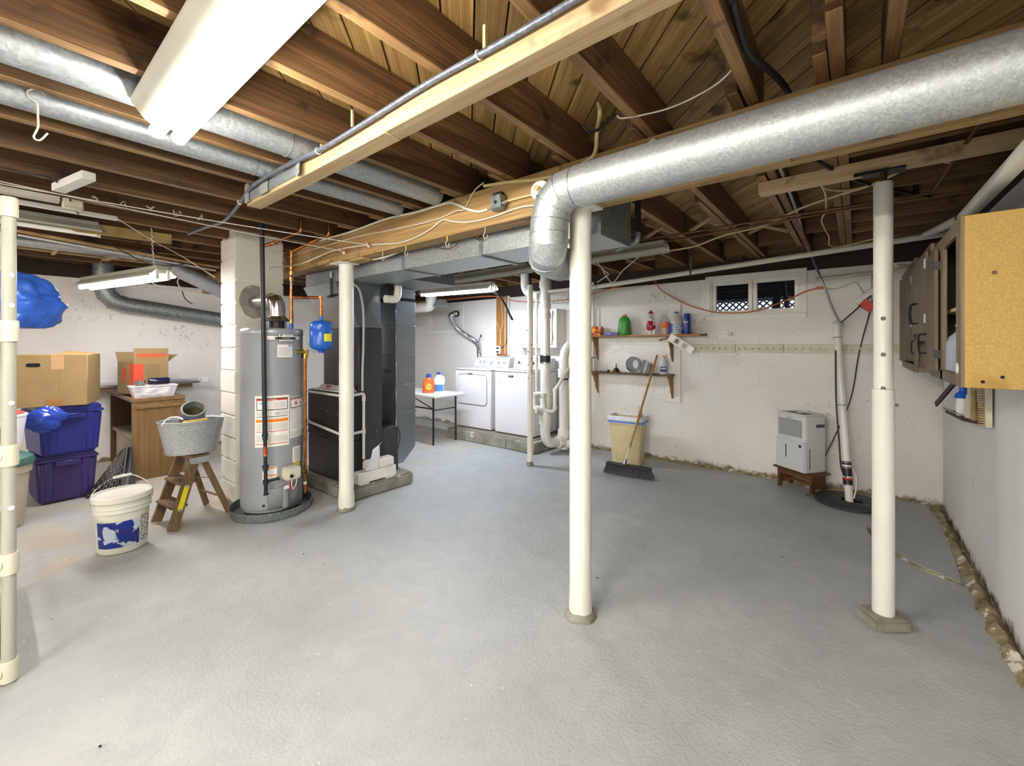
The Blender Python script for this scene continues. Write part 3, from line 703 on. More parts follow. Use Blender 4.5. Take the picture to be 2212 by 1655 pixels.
# plastic drain lines on the furnace
P = []
b = MB(); b.tube(bend([(-4.46, 2.115, .965), (-3.735, 2.115, .965), (-3.728, 2.115, .965), (-3.728, 2.31, .975), (-3.728, 2.31, .34)], .02), .0135, 10); b.build('drain_pipe', M['pvc'], fu, smooth=50)
b = MB(); b.tube(bend([(-4.47, 2.1, .66), (-3.725, 2.1, .60), (-3.725, 2.31, .61)], .02), .0135, 10); b.build('drain_pipe', M['pvc'], fu, smooth=50)
for p, d in (((-4.43, 2.1, .657), (1, 0, 0)), ((-3.728, 2.31, .61), (0, 0, 1)), ((-3.728, 2.31, .93), (0, 0, 1))):
    p = Vector(p); d = Vector(d); MB().cyl(p - d * .025, p + d * .025, .018, n=12).build('fitting', M['pvc'], fu, smooth=50)
MB().tube(spl([(-3.742, 2.20, 2.04), (-3.742, 2.27, 1.98), (-3.742, 2.31, 1.8), (-3.742, 2.315, 1.5), (-3.742, 2.305, 1.2), (-3.735, 2.3, 1.0)], 8), .011, 8).build('condensate_hose', glass('clear_hose_plastic', '#dfe6e6', .2, .8), fu, smooth=60)
MB().tube(spl([(-4.5, 2.12, .62), (-4.1, 2.11, .55), (-3.75, 2.11, .52), (-3.735, 2.2, .45), (-3.73, 2.28, .4)], 6), .006, 6).build('power_wire', M['black'], fu, smooth=60)
MB().tube(spl([(-3.8, 2.56, .6), (-3.77, 2.68, .6), (-3.765, 2.76, .5), (-3.765, 2.72, .33), (-3.765, 2.62, .28), (-3.70, 2.52, .3)], 8), .006, 6).build('power_wire', M['black'], fu, smooth=60)
ve = thing('vent_elbow', 'white plastic vent elbow between the plenum and the return duct', 'pipe')
b = MB(); cpt = Vector((-3.70, 2.56, 2.04))
b.tube(bend([(-3.70, 2.535, 1.915), (-3.70, 2.685, 1.915), (-3.70, 2.685, 2.066)], .11, 7), .04, 16); b.build('elbow', M['pvc'], ve, smooth=60)
MB().box((-3.745, 2.54, 2.0), (-3.68, 2.62, 2.064)).build('socket', M['black'], ve)
# pad and condensate pump
MB().box((-4.75, 2.08, -.01), (-3.62, 2.83, .12)).build('concrete_pad', M['pad'], bev=.02, seg=2, label='low rough concrete pad under the furnace', cat='pad')
cp = thing('condensate_pump', 'white plastic condensate pump with a paper tag beside the furnace', 'pump')
MB().box((-3.745, 2.20, .135), (-3.632, 2.62, .235)).build('tank', M['pvc'], cp, bev=.006)
MB().box((-3.745, 2.30, .237), (-3.635, 2.60, .325)).build('motor_cover', M['pvc'], cp, bev=.012, seg=2)
for y in (2.215, 2.5): MB().box((-3.74, y, .12), (-3.638, y + .1, .135)).build('foot', M['pvc'], cp)
b = MB(); L = [(-3.63, 2.27, .25), (-3.625, 2.40, .24), (-3.64, 2.43, .36), (-3.66, 2.44, .46), (-3.69, 2.50, .48), (-3.665, 2.37, .43), (-3.64, 2.33, .35)]
b.add([(x, y, z) for x, y, z in L] + [(x + .002, y - .001, z) for x, y, z in L], [(0, 1, 2, 6), (6, 2, 3, 5), (5, 3, 4), (7, 13, 9, 8), (13, 12, 10, 9), (12, 11, 10), (0, 7, 8, 1), (1, 8, 9, 2), (2, 9, 10, 3), (3, 10, 11, 4), (4, 11, 12, 5), (5, 12, 13, 6), (6, 13, 7, 0)])
b.build('paper_tag', printed('scribbled_paper', '#e8eaea', '#a9b2cc', 1, 2, 90, 10), cp)

# ================================================================ water heater
HX, HYc, HR = -4.01, 1.588, .242
wh = thing('water_heater', 'tall grey gas water heater standing in a metal drip pan', 'water heater', (HX, HYc, 0))
CA = math.atan2(-HYc, -HX)
M['heater'] = paint('heater_enamel', '#9ba1a6', .33, .02, 3, metal=.25)
M['heater_d'] = paint('heater_door_enamel', '#858a8e', .4, .03, metal=.2)
MB().lathe([(0, .05), (HR - .012, .05), (HR - .012, .075), (HR, .08), (HR, 1.535), (HR + .003, 1.54), (HR + .003, 1.575), (HR - .008, 1.59), (0, 1.60)], 56).build('tank_jacket', M['heater'], wh, smooth=40)
ring((0, 0, 1.538), (0, 0, 1), HR + .002, .003, 48).build('lid_seam', M['heater_d'], wh, smooth=60)
M['paper'] = paint('label_paper', '#e9e9e4', .5, .02); M['print'] = printed('label_print', '#e4e4de', '#a2a29d', 1, 2, 190, 14)
M['orange'] = paint('label_orange', '#e8861e', .5, 0); M['red'] = paint('label_red', '#c93a30', .5, 0); M['yellow'] = paint('label_yellow', '#e3d51c', .5, 0)
M['ink'] = paint('label_ink', '#1d1d1d', .6, 0); M['blue'] = paint('tank_blue', '#1f5bbd', .28, .03); M['silver'] = paint('label_silver', '#c6c6c2', .3, .03, metal=.5); M['green'] = paint('logo_green', '#3f8a3a', .5, 0)
def lab(a0, a1, z0, z1, mat, name='label', t=.0012, off=0., par=None):
    return MB().patch(HR + off, CA + R(a0), CA + R(a1), z0, z1, t, 10).build(name, M[mat], par or wh, smooth=50)
s1 = lab(-31, 31, .60, 1.025, 'paper', 'warning_sheet')
for a0, a1, z0, z1, m in ((-28, 28, .905, 1.005, 'ink'), (-26.5, 26.5, .912, .985, 'paper'), (-26.5, 26.5, .985, .9995, 'red'), (-28, 28, .848, .853, 'ink'), (-29, 29, .805, .83, 'orange'), (-29, 29, .725, .73, 'red'), (-29, 29, .622, .627, 'red')):
    lab(a0, a1, z0, z1, m, 'label_band', .0008, .0014 + (.0008 if (m != 'ink') else 0), s1)
for a0, a1, z0, z1 in ((1, 25, .92, .975), (-28, -10, .86, .895), (10, 28, .86, .895), (-28, -1, .74, .795), (2, 28, .74, .795), (-28, -2, .64, .70), (2, 28, .64, .69)):
    lab(a0, a1, z0, z1, 'print', 'small_print', .0008, .0024, s1)
cyl_lettering('WARNING', .009, HR + .0035, CA + R(0), .992, M['paper'], s1)
cyl_lettering('NO', .016, HR + .0035, CA + R(-19), .962, M['ink'], s1)
for a, z, r_ in ((8, .877, .013),):
    m = T((HR + .003) * math.cos(CA + R(a)), (HR + .003) * math.sin(CA + R(a)), z) @ RZ(math.degrees(CA) + a) @ RY(90)
    MB().lathe([(r_ * .75, 0), (r_, 0), (r_, .001), (r_ * .75, .001)], 18, m).build('symbol', M['ink'], s1)
s2 = lab(33, 74, .648, 1.0, 'paper', 'warning_sheet')
for a0, a1, z0, z1, m in ((34, 73, .905, .995, 'ink'), (35.2, 72, .912, .988, 'paper'), (35.2, 72, .975, .988, 'orange'), (34, 50, .893, .897, 'red')):
    lab(a0, a1, z0, z1, m, 'label_band', .0008, .0014 + (.0008 if m != 'ink' else 0), s2)
lab(34, 58, .72, .885, 'print', 'small_print', .0008, .0018, s2); lab(60, 72, .74, .885, 'print', 'small_print', .0008, .0018, s2); lab(34, 72, .655, .71, 'print', 'small_print', .0008, .0018, s2)
m = T((HR + .003) * math.cos(CA + R(47)), (HR + .003) * math.sin(CA + R(47)), .945) @ RZ(math.degrees(CA) + 47) @ RY(90)
MB().lathe([(.014, 0), (.018, 0), (.018, .001), (.014, .001)], 18, m).box((-.016, -.0018, 0), (.016, .0018, .001), m @ RZ(45)).build('no_fire_symbol', M['red'], s2)
MB().box((-.009, -.006, 0), (.009, .006, .0006), m).build('can_symbol', M['ink'], s2)
m = T((HR + .003) * math.cos(CA + R(60)), (HR + .003) * math.sin(CA + R(60)), .945) @ RZ(math.degrees(CA) + 60) @ RY(90) @ RZ(90)
MB().prism([(-.018, -.014), (.018, -.014), (.012, .016), (.004, .002)], 0, .001, m).build('flame_symbol', M['red'], s2)
lg = lab(-10, 62, 1.487, 1.53, 'ink', 'name_plate')
lab(-10, 60, 1.491, 1.526, 'silver', 'label_band', .0008, .0014, lg); lab(10, 41, 1.478, 1.545, 'ink', 'label_band', .0008, .0022, lg); lab(11, 40, 1.516, 1.542, 'paper', 'label_band', .0008, .003, lg)
lab(11, 40, 1.481, 1.494, 'paper', 'label_band', .0008, .003, lg); lab(5, 46, 1.496, 1.514, 'ink', 'label_band', .0008, .0026, lg)
cyl_lettering('Smith', .016, HR + .0042, CA + R(29.5), 1.529, M['green'], lg, sx=1.15)
m = T((HR + .0042) * math.cos(CA + R(15.5)), (HR + .0042) * math.sin(CA + R(15.5)), 1.529) @ RZ(math.degrees(CA) + 15.5) @ RY(90)
MB().lathe([(.0, 0), (.009, 0), (.009, .0008), (0, .0008)], 18, m).build('round_logo', M['green'], lg)
cyl_lettering('ProLine', .011, HR + .0038, CA + R(25.5), 1.505, M['paper'], lg, sx=1.3); cyl_lettering('COMMERCIAL GRADE', .005, HR + .0042, CA + R(25.5), 1.4875, M['ink'], lg)
nt = MB().patch(HR + .001, CA + R(8.5), CA + R(38), 1.345, 1.452, .0008, 8).build('paper_note', M['paper'], wh, smooth=50)
lab(11, 35, 1.355, 1.43, 'print', 'small_print', .0006, .0022, nt); lab(29, 36, 1.437, 1.445, 'blue', 'letterhead', .0006, .0022, nt)
s3 = lab(39, 62, .43, .565, 'paper', 'rating_sheet'); lab(42, 59, .45, .55, 'print', 'small_print', .0006, .0016, s3)
s4 = lab(-17, 8, .305, .435, 'paper', 'instruction_sticker'); lab(-16, 7, .42, .43, 'orange', 'label_band', .0008, .0014, s4); lab(-16, 7, .36, .368, 'orange', 'label_band', .0008, .0014, s4)
s5 = lab(44, 60, .385, .425, 'yellow', 'yellow_sticker')
# burner door and gas control
MB().patch(HR + .001, CA + R(-8), CA + R(52), .085, .25, .012, 14).build('burner_door', M['heater_d'], wh, smooth=50, bev=.003)
def rad(a, r_): return Vector((math.cos(CA + R(a)) * r_, math.sin(CA + R(a)) * r_, 0))
MB().cyl(rad(22, HR + .018) + Vector((0, 0, .082)), rad(22, HR + .018) + Vector((0, 0, .262)), .026, n=16).build('door_housing', M['heater_d'], wh, smooth=50)
M['cream'] = paint('control_cream', '#cdc9b4', .45, .03)
mgc = T(rad(29, HR + .045) + Vector((0, 0, .365))) @ RZ(math.degrees(CA) + 29 + 90)
gc = MB().box((-.062, -.05, -.05), (.062, .05, .055), mgc).build('gas_control', M['cream'], wh, bev=.012, seg=2)
MB().cyl((-.028, -.045, -.012), (-.028, -.062, -.012), .014, n=16, M=mgc).build('knob', M['black'], gc, smooth=40)
MB().box((-.045, -.0515, .02), (.05, -.05, .045), mgc).build('control_sticker', M['print'], gc)
for k, x in enumerate((-.03, -.01, .03)): MB().tube(spl([(x, -.03, -.045), (x - .01, -.04, -.09), (x * .3, -.02, -.13), (-.02, 0, -.135)], 5), .0035, 6, mgc).build('igniter_wire', M['pvc'] if k else M['red'], gc, smooth=60)
MB().box((-.075, -.03, -.115), (-.035, -.026, -.085), mgc).build('wire_tag', M['paper'], gc)
MB().cyl(rad(57, HR - .01) + Vector((0, 0, .335)), rad(57, HR + .055) + Vector((0, 0, .335)), .014, n=12).build('drain_valve', M['brass'], wh, smooth=40)
MB().lathe([(0, 0), (.02, 0), (.02, .012), (0, .012)], 10, T(rad(57, HR + .05) + Vector((0, 0, .335))) @ frame_to(rad(57, 1))).build('drain_cap', M['brass'], wh)
MB().cyl(rad(-15, HR - .005) + Vector((0, 0, .115)), rad(-15, HR + .003) + Vector((0, 0, .115)), .012, n=10).build('sight_port', M['black'], wh)
# nipples on top, draught hood
def loc(p): return Vector(p) - Vector((HX, HYc, 0))
cold, hot = loc((-3.87, 1.69, 0)), loc((-4.03, 1.52, 0))
for p in (cold, hot): MB().cyl(p + Vector((0, 0, 1.59)), p + Vector((0, 0, 1.635)), .016, n=12).build('nipple', M['blue'], wh, smooth=40)
b = MB(); b.lathe([(.11, 1.66), (.115, 1.665), (.075, 1.70), (.07, 1.70), (.1, 1.662)], 24, T(.03, .03, 0)); b.build('draught_hood', M['steel'], wh, smooth=40)
for a in (20, 110, 200, 290): MB().cbox((.03 + .085 * math.cos(R(a)), .03 + .085 * math.sin(R(a)), 1.63), (.02, .012, .07), None).build('hood_leg', M['steel'], wh)
MB().lathe([(.062, 1.598), (.062, 1.66), (0, 1.66)], 20, T(.03, .03, 0)).build('flue_collar', M['black'], wh, smooth=40)
vt = loc((-4.30, 1.55, 1.84))
b = MB(); pth = bend([(.03, .03, 1.70), (.03, .03, 1.845), tuple(vt)], .1, 3); b.tube(pth, .064, 20, cap=False); b.build('flue_pipe', M['steel'], wh, smooth=22)
ring(pth[1], (0, 0, 1), .065, .003).build('seam', M['steel'], wh); ring(pth[-2], vt - Vector((.03, .03, 1.845)), .065, .003).build('seam', M['steel'], wh)
# relief valve and its drop pipe
rp = loc((-3.85, 1.80, 0))
MB().cyl(rad(50, HR - .01) + Vector((0, 0, 1.385)), rp + Vector((0, 0, 1.385)), .02, n=12).build('relief_valve', M['brass'], wh, smooth=40)
MB().cyl(rp + Vector((0, 0, 1.33)), rp + Vector((0, 0, 1.41)), .022, n=12).build('valve_body', M['brass'], wh, smooth=40)
MB().box(rp + Vector((.015, .0, 1.36)), rp + Vector((.05, .012, 1.41))).build('test_lever', M['steel'], wh)
MB().cyl(rp + Vector((0, 0, .12)), rp + Vector((0, 0, 1.33)), .0135, n=12).build('relief_pipe', M['copper'], wh, smooth=40)
MB().cyl(rp + Vector((0, 0, .2)), rp + Vector((0, 0, .225)), .0155, n=12).build('pipe_tape', M['white_paint'], wh, smooth=40)
pan = MB(); pan.lathe([(0, .012), (.305, .012), (.318, .072), (.323, .074), (.321, .065), (.309, .004), (0, .004)], 56)
po = pan.build('drip_pan', M['galv_dark'], None, smooth=30, frame=T(HX, HYc, 0), label='round shallow metal pan under the water heater', cat='pan')
# mortar patch where the flue enters the pier
b = MB(); n = 26; pts = []
for k in range(n):
    a = 2 * PI * k / n; r_ = 1 + .16 * noise.noise(Vector((math.cos(a) * 2, math.sin(a) * 2, 4.4))); pts.append((1.545 + .115 * r_ * math.cos(a) - .01, 1.84 + .15 * r_ * math.sin(a)))
b.prism(pts, -4.296, -4.281, YZ); b.build('mortar_patch', M['raw_grey'], ch, bev=.003)

# copper and iron pipework round the heater
cw = thing('copper_pipe', 'copper cold water pipe with brass valve rising behind the water heater', 'pipe')
c0 = Vector((-3.87, 1.69, 0))
MB().tube(bend([c0 + Vector((0, 0, 1.632)), c0 + Vector((0, 0, 2.26)), c0 + Vector((.05, .02, 2.285)), (-3.62, 1.80, 2.36), (-3.50, 1.84, 2.385), (-3.50, 1.84, 2.48)], .03), .0125, 12).build('riser', M['copper'], cw, smooth=50)
MB().tube(bend([c0 + Vector((0, 0, 1.87)), (-3.615, 1.83, 1.86), (-3.615, 1.83, 1.70)], .03), .0125, 12).build('branch', M['copper'], cw, smooth=50)
for z, r_, m in ((1.66, .017, 'brass'), (1.70, .017, 'copper'), (1.87, .017, 'copper'), (2.03, .018, 'brass'), (2.08, .02, 'brass'), (2.13, .018, 'brass'), (2.265, .017, 'copper')): MB().cyl(c0 + Vector((0, 0, z - .016)), c0 + Vector((0, 0, z + .016)), r_, n=12).build('fitting', M[m], cw, smooth=50)
MB().tube([c0 + Vector((.02, -.01, 2.06)), c0 + Vector((.035, -.012, 2.04)), c0 + Vector((.035, -.012, 1.96))], .006, 6).build('valve_lever', M['steel'], cw)
MB().box(c0 + Vector((.012, -.014, 1.94)), c0 + Vector((.034, -.012, 2.02))).build('valve_tag', M['white_paint'], cw)
for p in ((-3.62, 1.828, 1.862), (-3.615, 1.83, 1.73)): MB().cyl(Vector(p) - Vector((0, 0, .014)), Vector(p) + Vector((0, 0, .014)), .017, n=12).build('fitting', M['copper'], cw, smooth=50)
hw = thing('copper_pipe', 'copper hot water pipe rising beside the block pier', 'pipe'); h0 = Vector((-4.03, 1.52, 0))
MB().tube(bend([h0 + Vector((0, 0, 1.632)), h0 + Vector((0, 0, 2.315)), h0 + Vector((.06, .03, 2.325)), (-3.86, 1.6, 2.36), (-3.62, 1.66, 2.40), (-3.62, 1.66, 2.52)], .03), .0115, 12).build('riser', M['copper'], hw, smooth=50)
for z in (1.66, 1.7): MB().cyl(h0 + Vector((0, 0, z - .014)), h0 + Vector((0, 0, z + .014)), .016, n=12).build('fitting', M['brass'], hw, smooth=50)
b = MB()
for i in range(9): b.lathe([(.012, -.006), (.017, 0), (.012, .006)], 10, T(h0.x + .02 + .011 * i, h0.y + .01 + .006 * i, 2.318 + .002 * i) @ RY(80))
b.build('corrugated_connector', M['copper'], hw, smooth=50)
et = thing('expansion_tank', 'small bright blue expansion tank hanging from the copper branch', 'tank', (-3.615, 1.83, 1.395))
MB().lathe([(0, .0), (.03, .0), (.035, .008), (.07, .016), (.09, .04), (.092, .06), (.092, .165), (.0895, .17), (.092, .175), (.092, .228), (.085, .246), (.06, .26), (0, .268)], 36).build('shell', M['blue'], et, smooth=40)
MB().cyl((0, 0, .265), (0, 0, .305), .015, n=12).build('neck', M['blue'], et, smooth=40); MB().cyl((0, 0, -.016), (0, 0, .002), .022, n=14).build('valve_cap', paint('cap_blue', '#1238b8', .4, 0), et, smooth=40)
ta = math.atan2(-1.83, 3.615); MB().patch(.0922, ta + R(14), ta + R(62), .085, .15, .001, 8).build('yellow_label', M['yellow'], et, smooth=50)
gp = thing('gas_pipe', 'black iron gas pipe dropping in front of the water heater', 'pipe')
g0, g1 = Vector((-3.775, 1.415, 2.44)), Vector((-3.735, 1.43, .24)); d = g1 - g0
def gz(z): return g0 + d * ((z - g0.z) / d.z)
MB().cyl(gz(2.43), gz(.72), .0175, n=14).build('pipe', M['iron'], gp, smooth=50); MB().cyl(gz(.72), gz(.24), .014, n=14).build('pipe', M['iron'], gp, smooth=50)
for z, r_, hh in ((2.42, .027, .03), (.715, .023, .022), (.69, .019, .03), (.46, .026, .018), (.44, .02, .03), (.335, .021, .035), (.235, .019, .014)): MB().cyl(gz(z + hh / 2), gz(z - hh / 2), r_, n=10 if hh < .02 else 14).build('fitting', M['iron'], gp, smooth=40)
MB().cyl(gz(.6), gz(.545), .018, n=10).build('valve_body', M['brass'], gp); b = MB(); q = gz(.59); b.cyl(q + Vector((.02, -.008, -.03)), q + Vector((.028, -.012, .035)), .011, .007, 8); b.cyl(q, q + Vector((.025, -.008, -.025)), .009, n=8); b.build('red_handle', M['red'], gp, smooth=50)
MB().tube([gz(.335), Vector((HX, HYc, .345)) + rad(10, HR + .06)], .013, 10).build('branch', M['iron'], gp, smooth=50)
MB().tube([gz(2.425), gz(2.425) + Vector((-.12, .02, .0)), gz(2.425) + Vector((-.12, .02, .1))], .017, 10).build('branch', M['iron'], gp, smooth=50)
gs = thing('gas_pipe', 'black iron gas pipe stub dropping behind the beam to the furnace', 'pipe')
MB().tube(bend([(-4.5, 2.30, 1.95), (-3.98, 2.118, 1.93), (-3.98, 2.112, 2.13)], .02), .013, 10).build('pipe', M['iron'], gs, smooth=50)
MB().cyl((-3.98, 2.112, 2.10), (-3.98, 2.112, 2.16), .018, n=10).build('fitting', M['galv_dark'], gs, smooth=50)

# ================================================================ pipes, cables, hooks under the ceiling
def run(name, label, cat, pts, r, mat, n=8, smooth_pts=6, flat=1.0):
    P = spl(pts, smooth_pts) if smooth_pts else [Vector(p) for p in pts]
    return MB().tube(P, r, n, flat=flat).build(name, M[mat], None, smooth=60, label=label, cat=cat)
M['cable_white'] = paint('white_cable_jacket', '#d9d6c8', .5, .05); M['cable_cream'] = paint('cream_cable_jacket', '#cbb98a', .5, .08)
M['cable_grey'] = paint('armoured_cable_sheath', '#6f7785', .4, .2, 60, .6, 120, metal=.4); M['cable_black'] = paint('black_cable_jacket', '#1f2224', .5, .1)
M['cable_orange'] = paint('orange_cord_jacket', '#c9662a', .5, .08); M['rope'] = paint('cotton_rope', '#d8d5cc', .8, .1, 40)
M['aged'] = paint('aged_white_metal', '#c9c7ba', .45, .08)
# the two round supply ducts lying in joist bays
for lab_, x, y0, y1, z, r in (('wide round galvanised duct lying in the joist bay behind the lit fixture', -2.225, -1.0, 1.93, 2.475, .075), ('narrower round galvanised duct in the next joist bay', -2.64, -1.0, 1.93, 2.47, .06)):
    t = thing('round_duct', lab_, 'duct')
    for a, c_ in ((y0, .95), (.95, y1)): MB().cyl((x, a, z), (x, c_, z), r, n=24).build('duct_pipe', M['galv_soft'], t, smooth=40)
    ring((x, .95, z), (0, 1, 0), r + .001, .003).build('seam', M['galv_dark'], t)
# sheet metal wrap and tape on the end of the strongback
t = thing('sheet_metal_wrap', 'folded sheet metal strip taped over the end of the light timber', 'sheet metal')
M['tape'] = paint('duct_tape', '#a9adad', .4, .1, 20, .8, 60, metal=.3)
MB().box((-2.99, 1.024, 2.345), (-2.26, 1.032, 2.44)).build('sheet', M['galv_soft'], t)
for x, w_ in ((-2.985, .07), (-2.75, .05), (-2.72, .09), (-2.28, .05)):
    b = MB()
    for i in range(5):
        for j in range(3): b.v.append(Vector((x + w_ * j / 2 + .008 * noise.noise(Vector((i, j, x * 9))), 1.019 - .007 * abs(noise.noise(Vector((i * 2, j, x)))), 2.455 - .03 * i)))
    for i in range(4):
        for j in range(2): b.f.append((i * 3 + j, i * 3 + j + 1, i * 3 + j + 4, i * 3 + j + 3))
    b.build('tape_strip', M['tape'], t, smooth=20)
MB().add([(-2.26, 1.018, 2.44), (-2.23, 1.016, 2.44), (-2.2, 1.0, 2.33), (-2.25, 1.004, 2.315)], [(0, 1, 2, 3)]).build('tape_strip', M['tape'], t)
# armoured cable clipped along the strongback
run('armoured_cable', 'grey twisted armoured cable clipped along the side of the light timber', 'cable', [(.58, 1.012, 2.405), (-.2, 1.012, 2.40), (-.75, 1.012, 2.392), (-1.2, 1.012, 2.402), (-1.55, 1.012, 2.395), (-2.0, 1.012, 2.39), (-2.4, 1.002, 2.404), (-2.8, 1.004, 2.404), (-3.05, 1.04, 2.40), (-3.4, 1.1, 2.40), (-3.75, 1.13, 2.385), (-4.05, 1.12, 2.40), (-4.5, 1.1, 2.41)], .011, 'cable_grey')
for x, z, yc in ((-2.03, 2.39, 1.012), (-.96, 2.397, 1.012), (-3.2, 2.402, 1.064)):
    MB().tube([(x, yc + .014 * math.cos(a), z + .014 * math.sin(a)) for a in [2 * PI * k / 10 for k in range(11)]], .003, 5, cap=False).build('cable_clip', M['white_paint'], None, smooth=60, label={-2.03: 'white cable clip by the joist blocking', -.96: 'white cable clip near the near end of the light timber', -3.2: 'white cable clip past the sheet metal wrap'}[x], cat='clip')
for x in (-.95, -1.75): MB().box((x, 1.02, ZJ + .0), (x + .012, 1.028, ZJ + .075)).build('wood_splinter', M['pine'], None, label='upright wood splinter beside the cable at the ' + ('first' if x > -1 else 'second') + ' joist', cat='splinter')
# cables stapled along the beam front
BY = 1.936
def onb(pts): return [aty(x, y, BY) for x, y in pts]
run('electrical_cable', 'thick white cable stapled along the upper beam face to the grey box', 'cable', onb([(690, 520), (760, 500), (835, 473), (900, 458), (965, 439), (985, 441), (1010, 452), (1035, 457), (1054, 452)]), .0085, 'cable_white')
run('electrical_cable', 'thin cream wire crossing the middle of the beam face', 'cable', onb([(620, 556), (690, 535), (770, 512), (860, 494), (940, 475), (985, 456), (1000, 454), (1010, 440), (1025, 412), (1045, 394)]), .0035, 'cable_white')
run('electrical_cable', 'white wire dipping along the lower beam face', 'cable', [aty(580, 579, 1.35), aty(650, 570, 1.8)] + onb([(720, 542), (790, 530), (860, 525), (900, 512), (930, 495), (957, 475), (975, 478), (1010, 480), (1060, 470), (1120, 449), (1160, 443)]), .005, 'cable_white')
run('electrical_cable', 'flat cream cable looping down from the joists onto the beam', 'cable', [atx(1287, 205, -1.05), aty(1296, 240, 1.8), aty(1290, 280, 1.9)] + onb([(1285, 330), (1262, 352), (1220, 375), (1160, 388), (1105, 393), (1045, 402)]), .010, 'cable_cream', flat=.6)
run('electrical_cable', 'cream cable leading from the grey box to the lamp holder', 'cable', onb([(1092, 436), (1120, 428), (1150, 421)]), .007, 'cable_cream')
run('electrical_cable', 'short white cord ending in a plug on the beam above the duct', 'cable', onb([(1345, 350), (1370, 338), (1398, 318)]), .006, 'cable_white')
q = aty(1408, 311, BY - .008); MB().cbox((0, 0, 0), (.045, .026, .03), T(q) @ RY(-25)).build('cord_connector', M['white_paint'], None, bev=.004, label='white rectangular cord connector on the beam above the duct', cat='connector')
run('electrical_cable', 'white wire hanging between joists above the duct', 'cable', [atz(1332, 250, 2.43), atz(1350, 255, 2.42), atz(1450, 232, 2.43), atz(1550, 180, 2.44), atz(1608, 115, 2.46)], .0035, 'cable_white')
run('electrical_cable', 'black cable running along a joist above the big duct', 'cable', [atz(1583, 0, 2.47), atz(1600, 70, 2.47), atz(1618, 115, 2.46), atz(1660, 150, 2.46), atz(1690, 180, 2.46), atz(1706, 205, 2.47)], .012, 'cable_black')
run('electrical_cable', 'black cable sagging behind the duct towards the white post', 'cable', [atz(1680, 345, 2.42), atz(1755, 345, 2.42), atz(1790, 362, 2.41), atz(1850, 390, 2.40), atz(1940, 412, 2.41), atz(2010, 425, 2.42)], .010, 'cable_black')
run('electrical_cable', 'black cable and tube stub between joists beside the beam', 'cable', [atz(1258, 272, 2.56), atz(1275, 285, 2.52), atz(1300, 275, 2.5), atz(1328, 248, 2.45)], .007, 'cable_black')
MB().cyl((-1.27, 2.14, 2.40), (-1.27, 2.14, 2.60), .014, n=12).build('pipe_stub', M['iron'], None, smooth=50, label='short black iron pipe stub between joists behind the beam', cat='pipe')
# grey box, lamp holder, hooks
q = aty(1075, 438, 1.905)
t = thing('junction_box', 'grey metal junction box with a round knockout on the beam', 'electrical box', q)
bx_ = MB().cbox((0, .0, 0), (.085, .052, .085)).build('box_body', M['galv_dark'], t, bev=.006); MB().cyl((0.004, -.0255, -.004), (.004, -.0285, -.004), .011, n=14).build('knockout', M['black'], t); MB().cbox((.0, .008, .05), (.07, .03, .022)).build('side_clamp', M['iron'], t, bev=.004); MB().cyl((.04, 0, -.01), (.06, 0, -.01), .014, n=10).build('cable_clamp', M['steel'], t)
q = aty(1167, 412, 1.90)
t = thing('lamp_holder', 'round white porcelain lamp holder fixed to the beam at the duct elbow', 'lamp holder', q, 12)
MB().cyl((0, .04, 0), (0, .0, 0), .052, n=28).build('round_box', M['galv_dark'], t, smooth=40); MB().cyl((0, .004, 0), (0, -.006, 0), .054, n=32).build('cover_plate', M['fix_white'], t, smooth=40)
MB().box((-.012, -.014, -.03), (.012, -.005, .03), RY(40)).build('lug_bracket', M['white_paint'], t, bev=.004); MB().cyl((0, -.005, 0), (-.004, -.03, .003), .018, n=18).build('socket', M['white_paint'], t, smooth=40); MB().cyl((-.004, -.03, .003), (-.006, -.045, .004), .0145, n=18).build('brass_cap', paint('pale_brass', '#d8c47e', .4, .05, metal=.4), t, smooth=40)
for i, (px, py, m) in enumerate(((827, 535, 'aged'), (877, 533, 'yellow'), (966, 511, 'yellow'), (1048, 489, 'aged'))):
    q = aty(px, py, 1.955); pts = [(0, 0, .0), (0, 0, -.028), (-.010, 0, -.04), (-.012, 0, -.058), (0, 0, -.072), (.016, 0, -.066), (.02, 0, -.05)]
    t = thing('cup_hook', 'screw hook under the beam, ' + ('first', 'second', 'third', 'fourth')[i] + ' from the furnace end', 'hook', (q.x, q.y, 2.183), group='screw hooks under the beam')
    MB().tube(spl(pts, 5), .0028, 6).build('hook_wire', M['aged'], t, smooth=60)
    if m == 'yellow': MB().cyl((0, 0, -.022), (0, 0, -.001), .004, n=8).build('plastic_sleeve', M['yellow'], t)
run('conduit', 'grey plastic tube drooping under the beam by the steel post', 'conduit', [aty(770, 556, 2.06), aty(800, 561, 2.06), aty(840, 553, 2.06), aty(868, 540, 2.06)], .008, 'aged')
run('low_voltage_wire', 'thin brown wire looped below the trunk seam', 'wire', [aty(940, 534, 2.11), aty(965, 538, 2.1), aty(985, 530, 2.1), aty(998, 508, 2.1)], .003, 'copper_old')
run('low_voltage_wire', 'thin brown wire loop hanging under the beam near the duct elbow', 'wire', [aty(1012, 503, 2.1), aty(1030, 517, 2.1), aty(1040, 516, 2.1), aty(1042, 500, 2.1)], .003, 'copper_old')
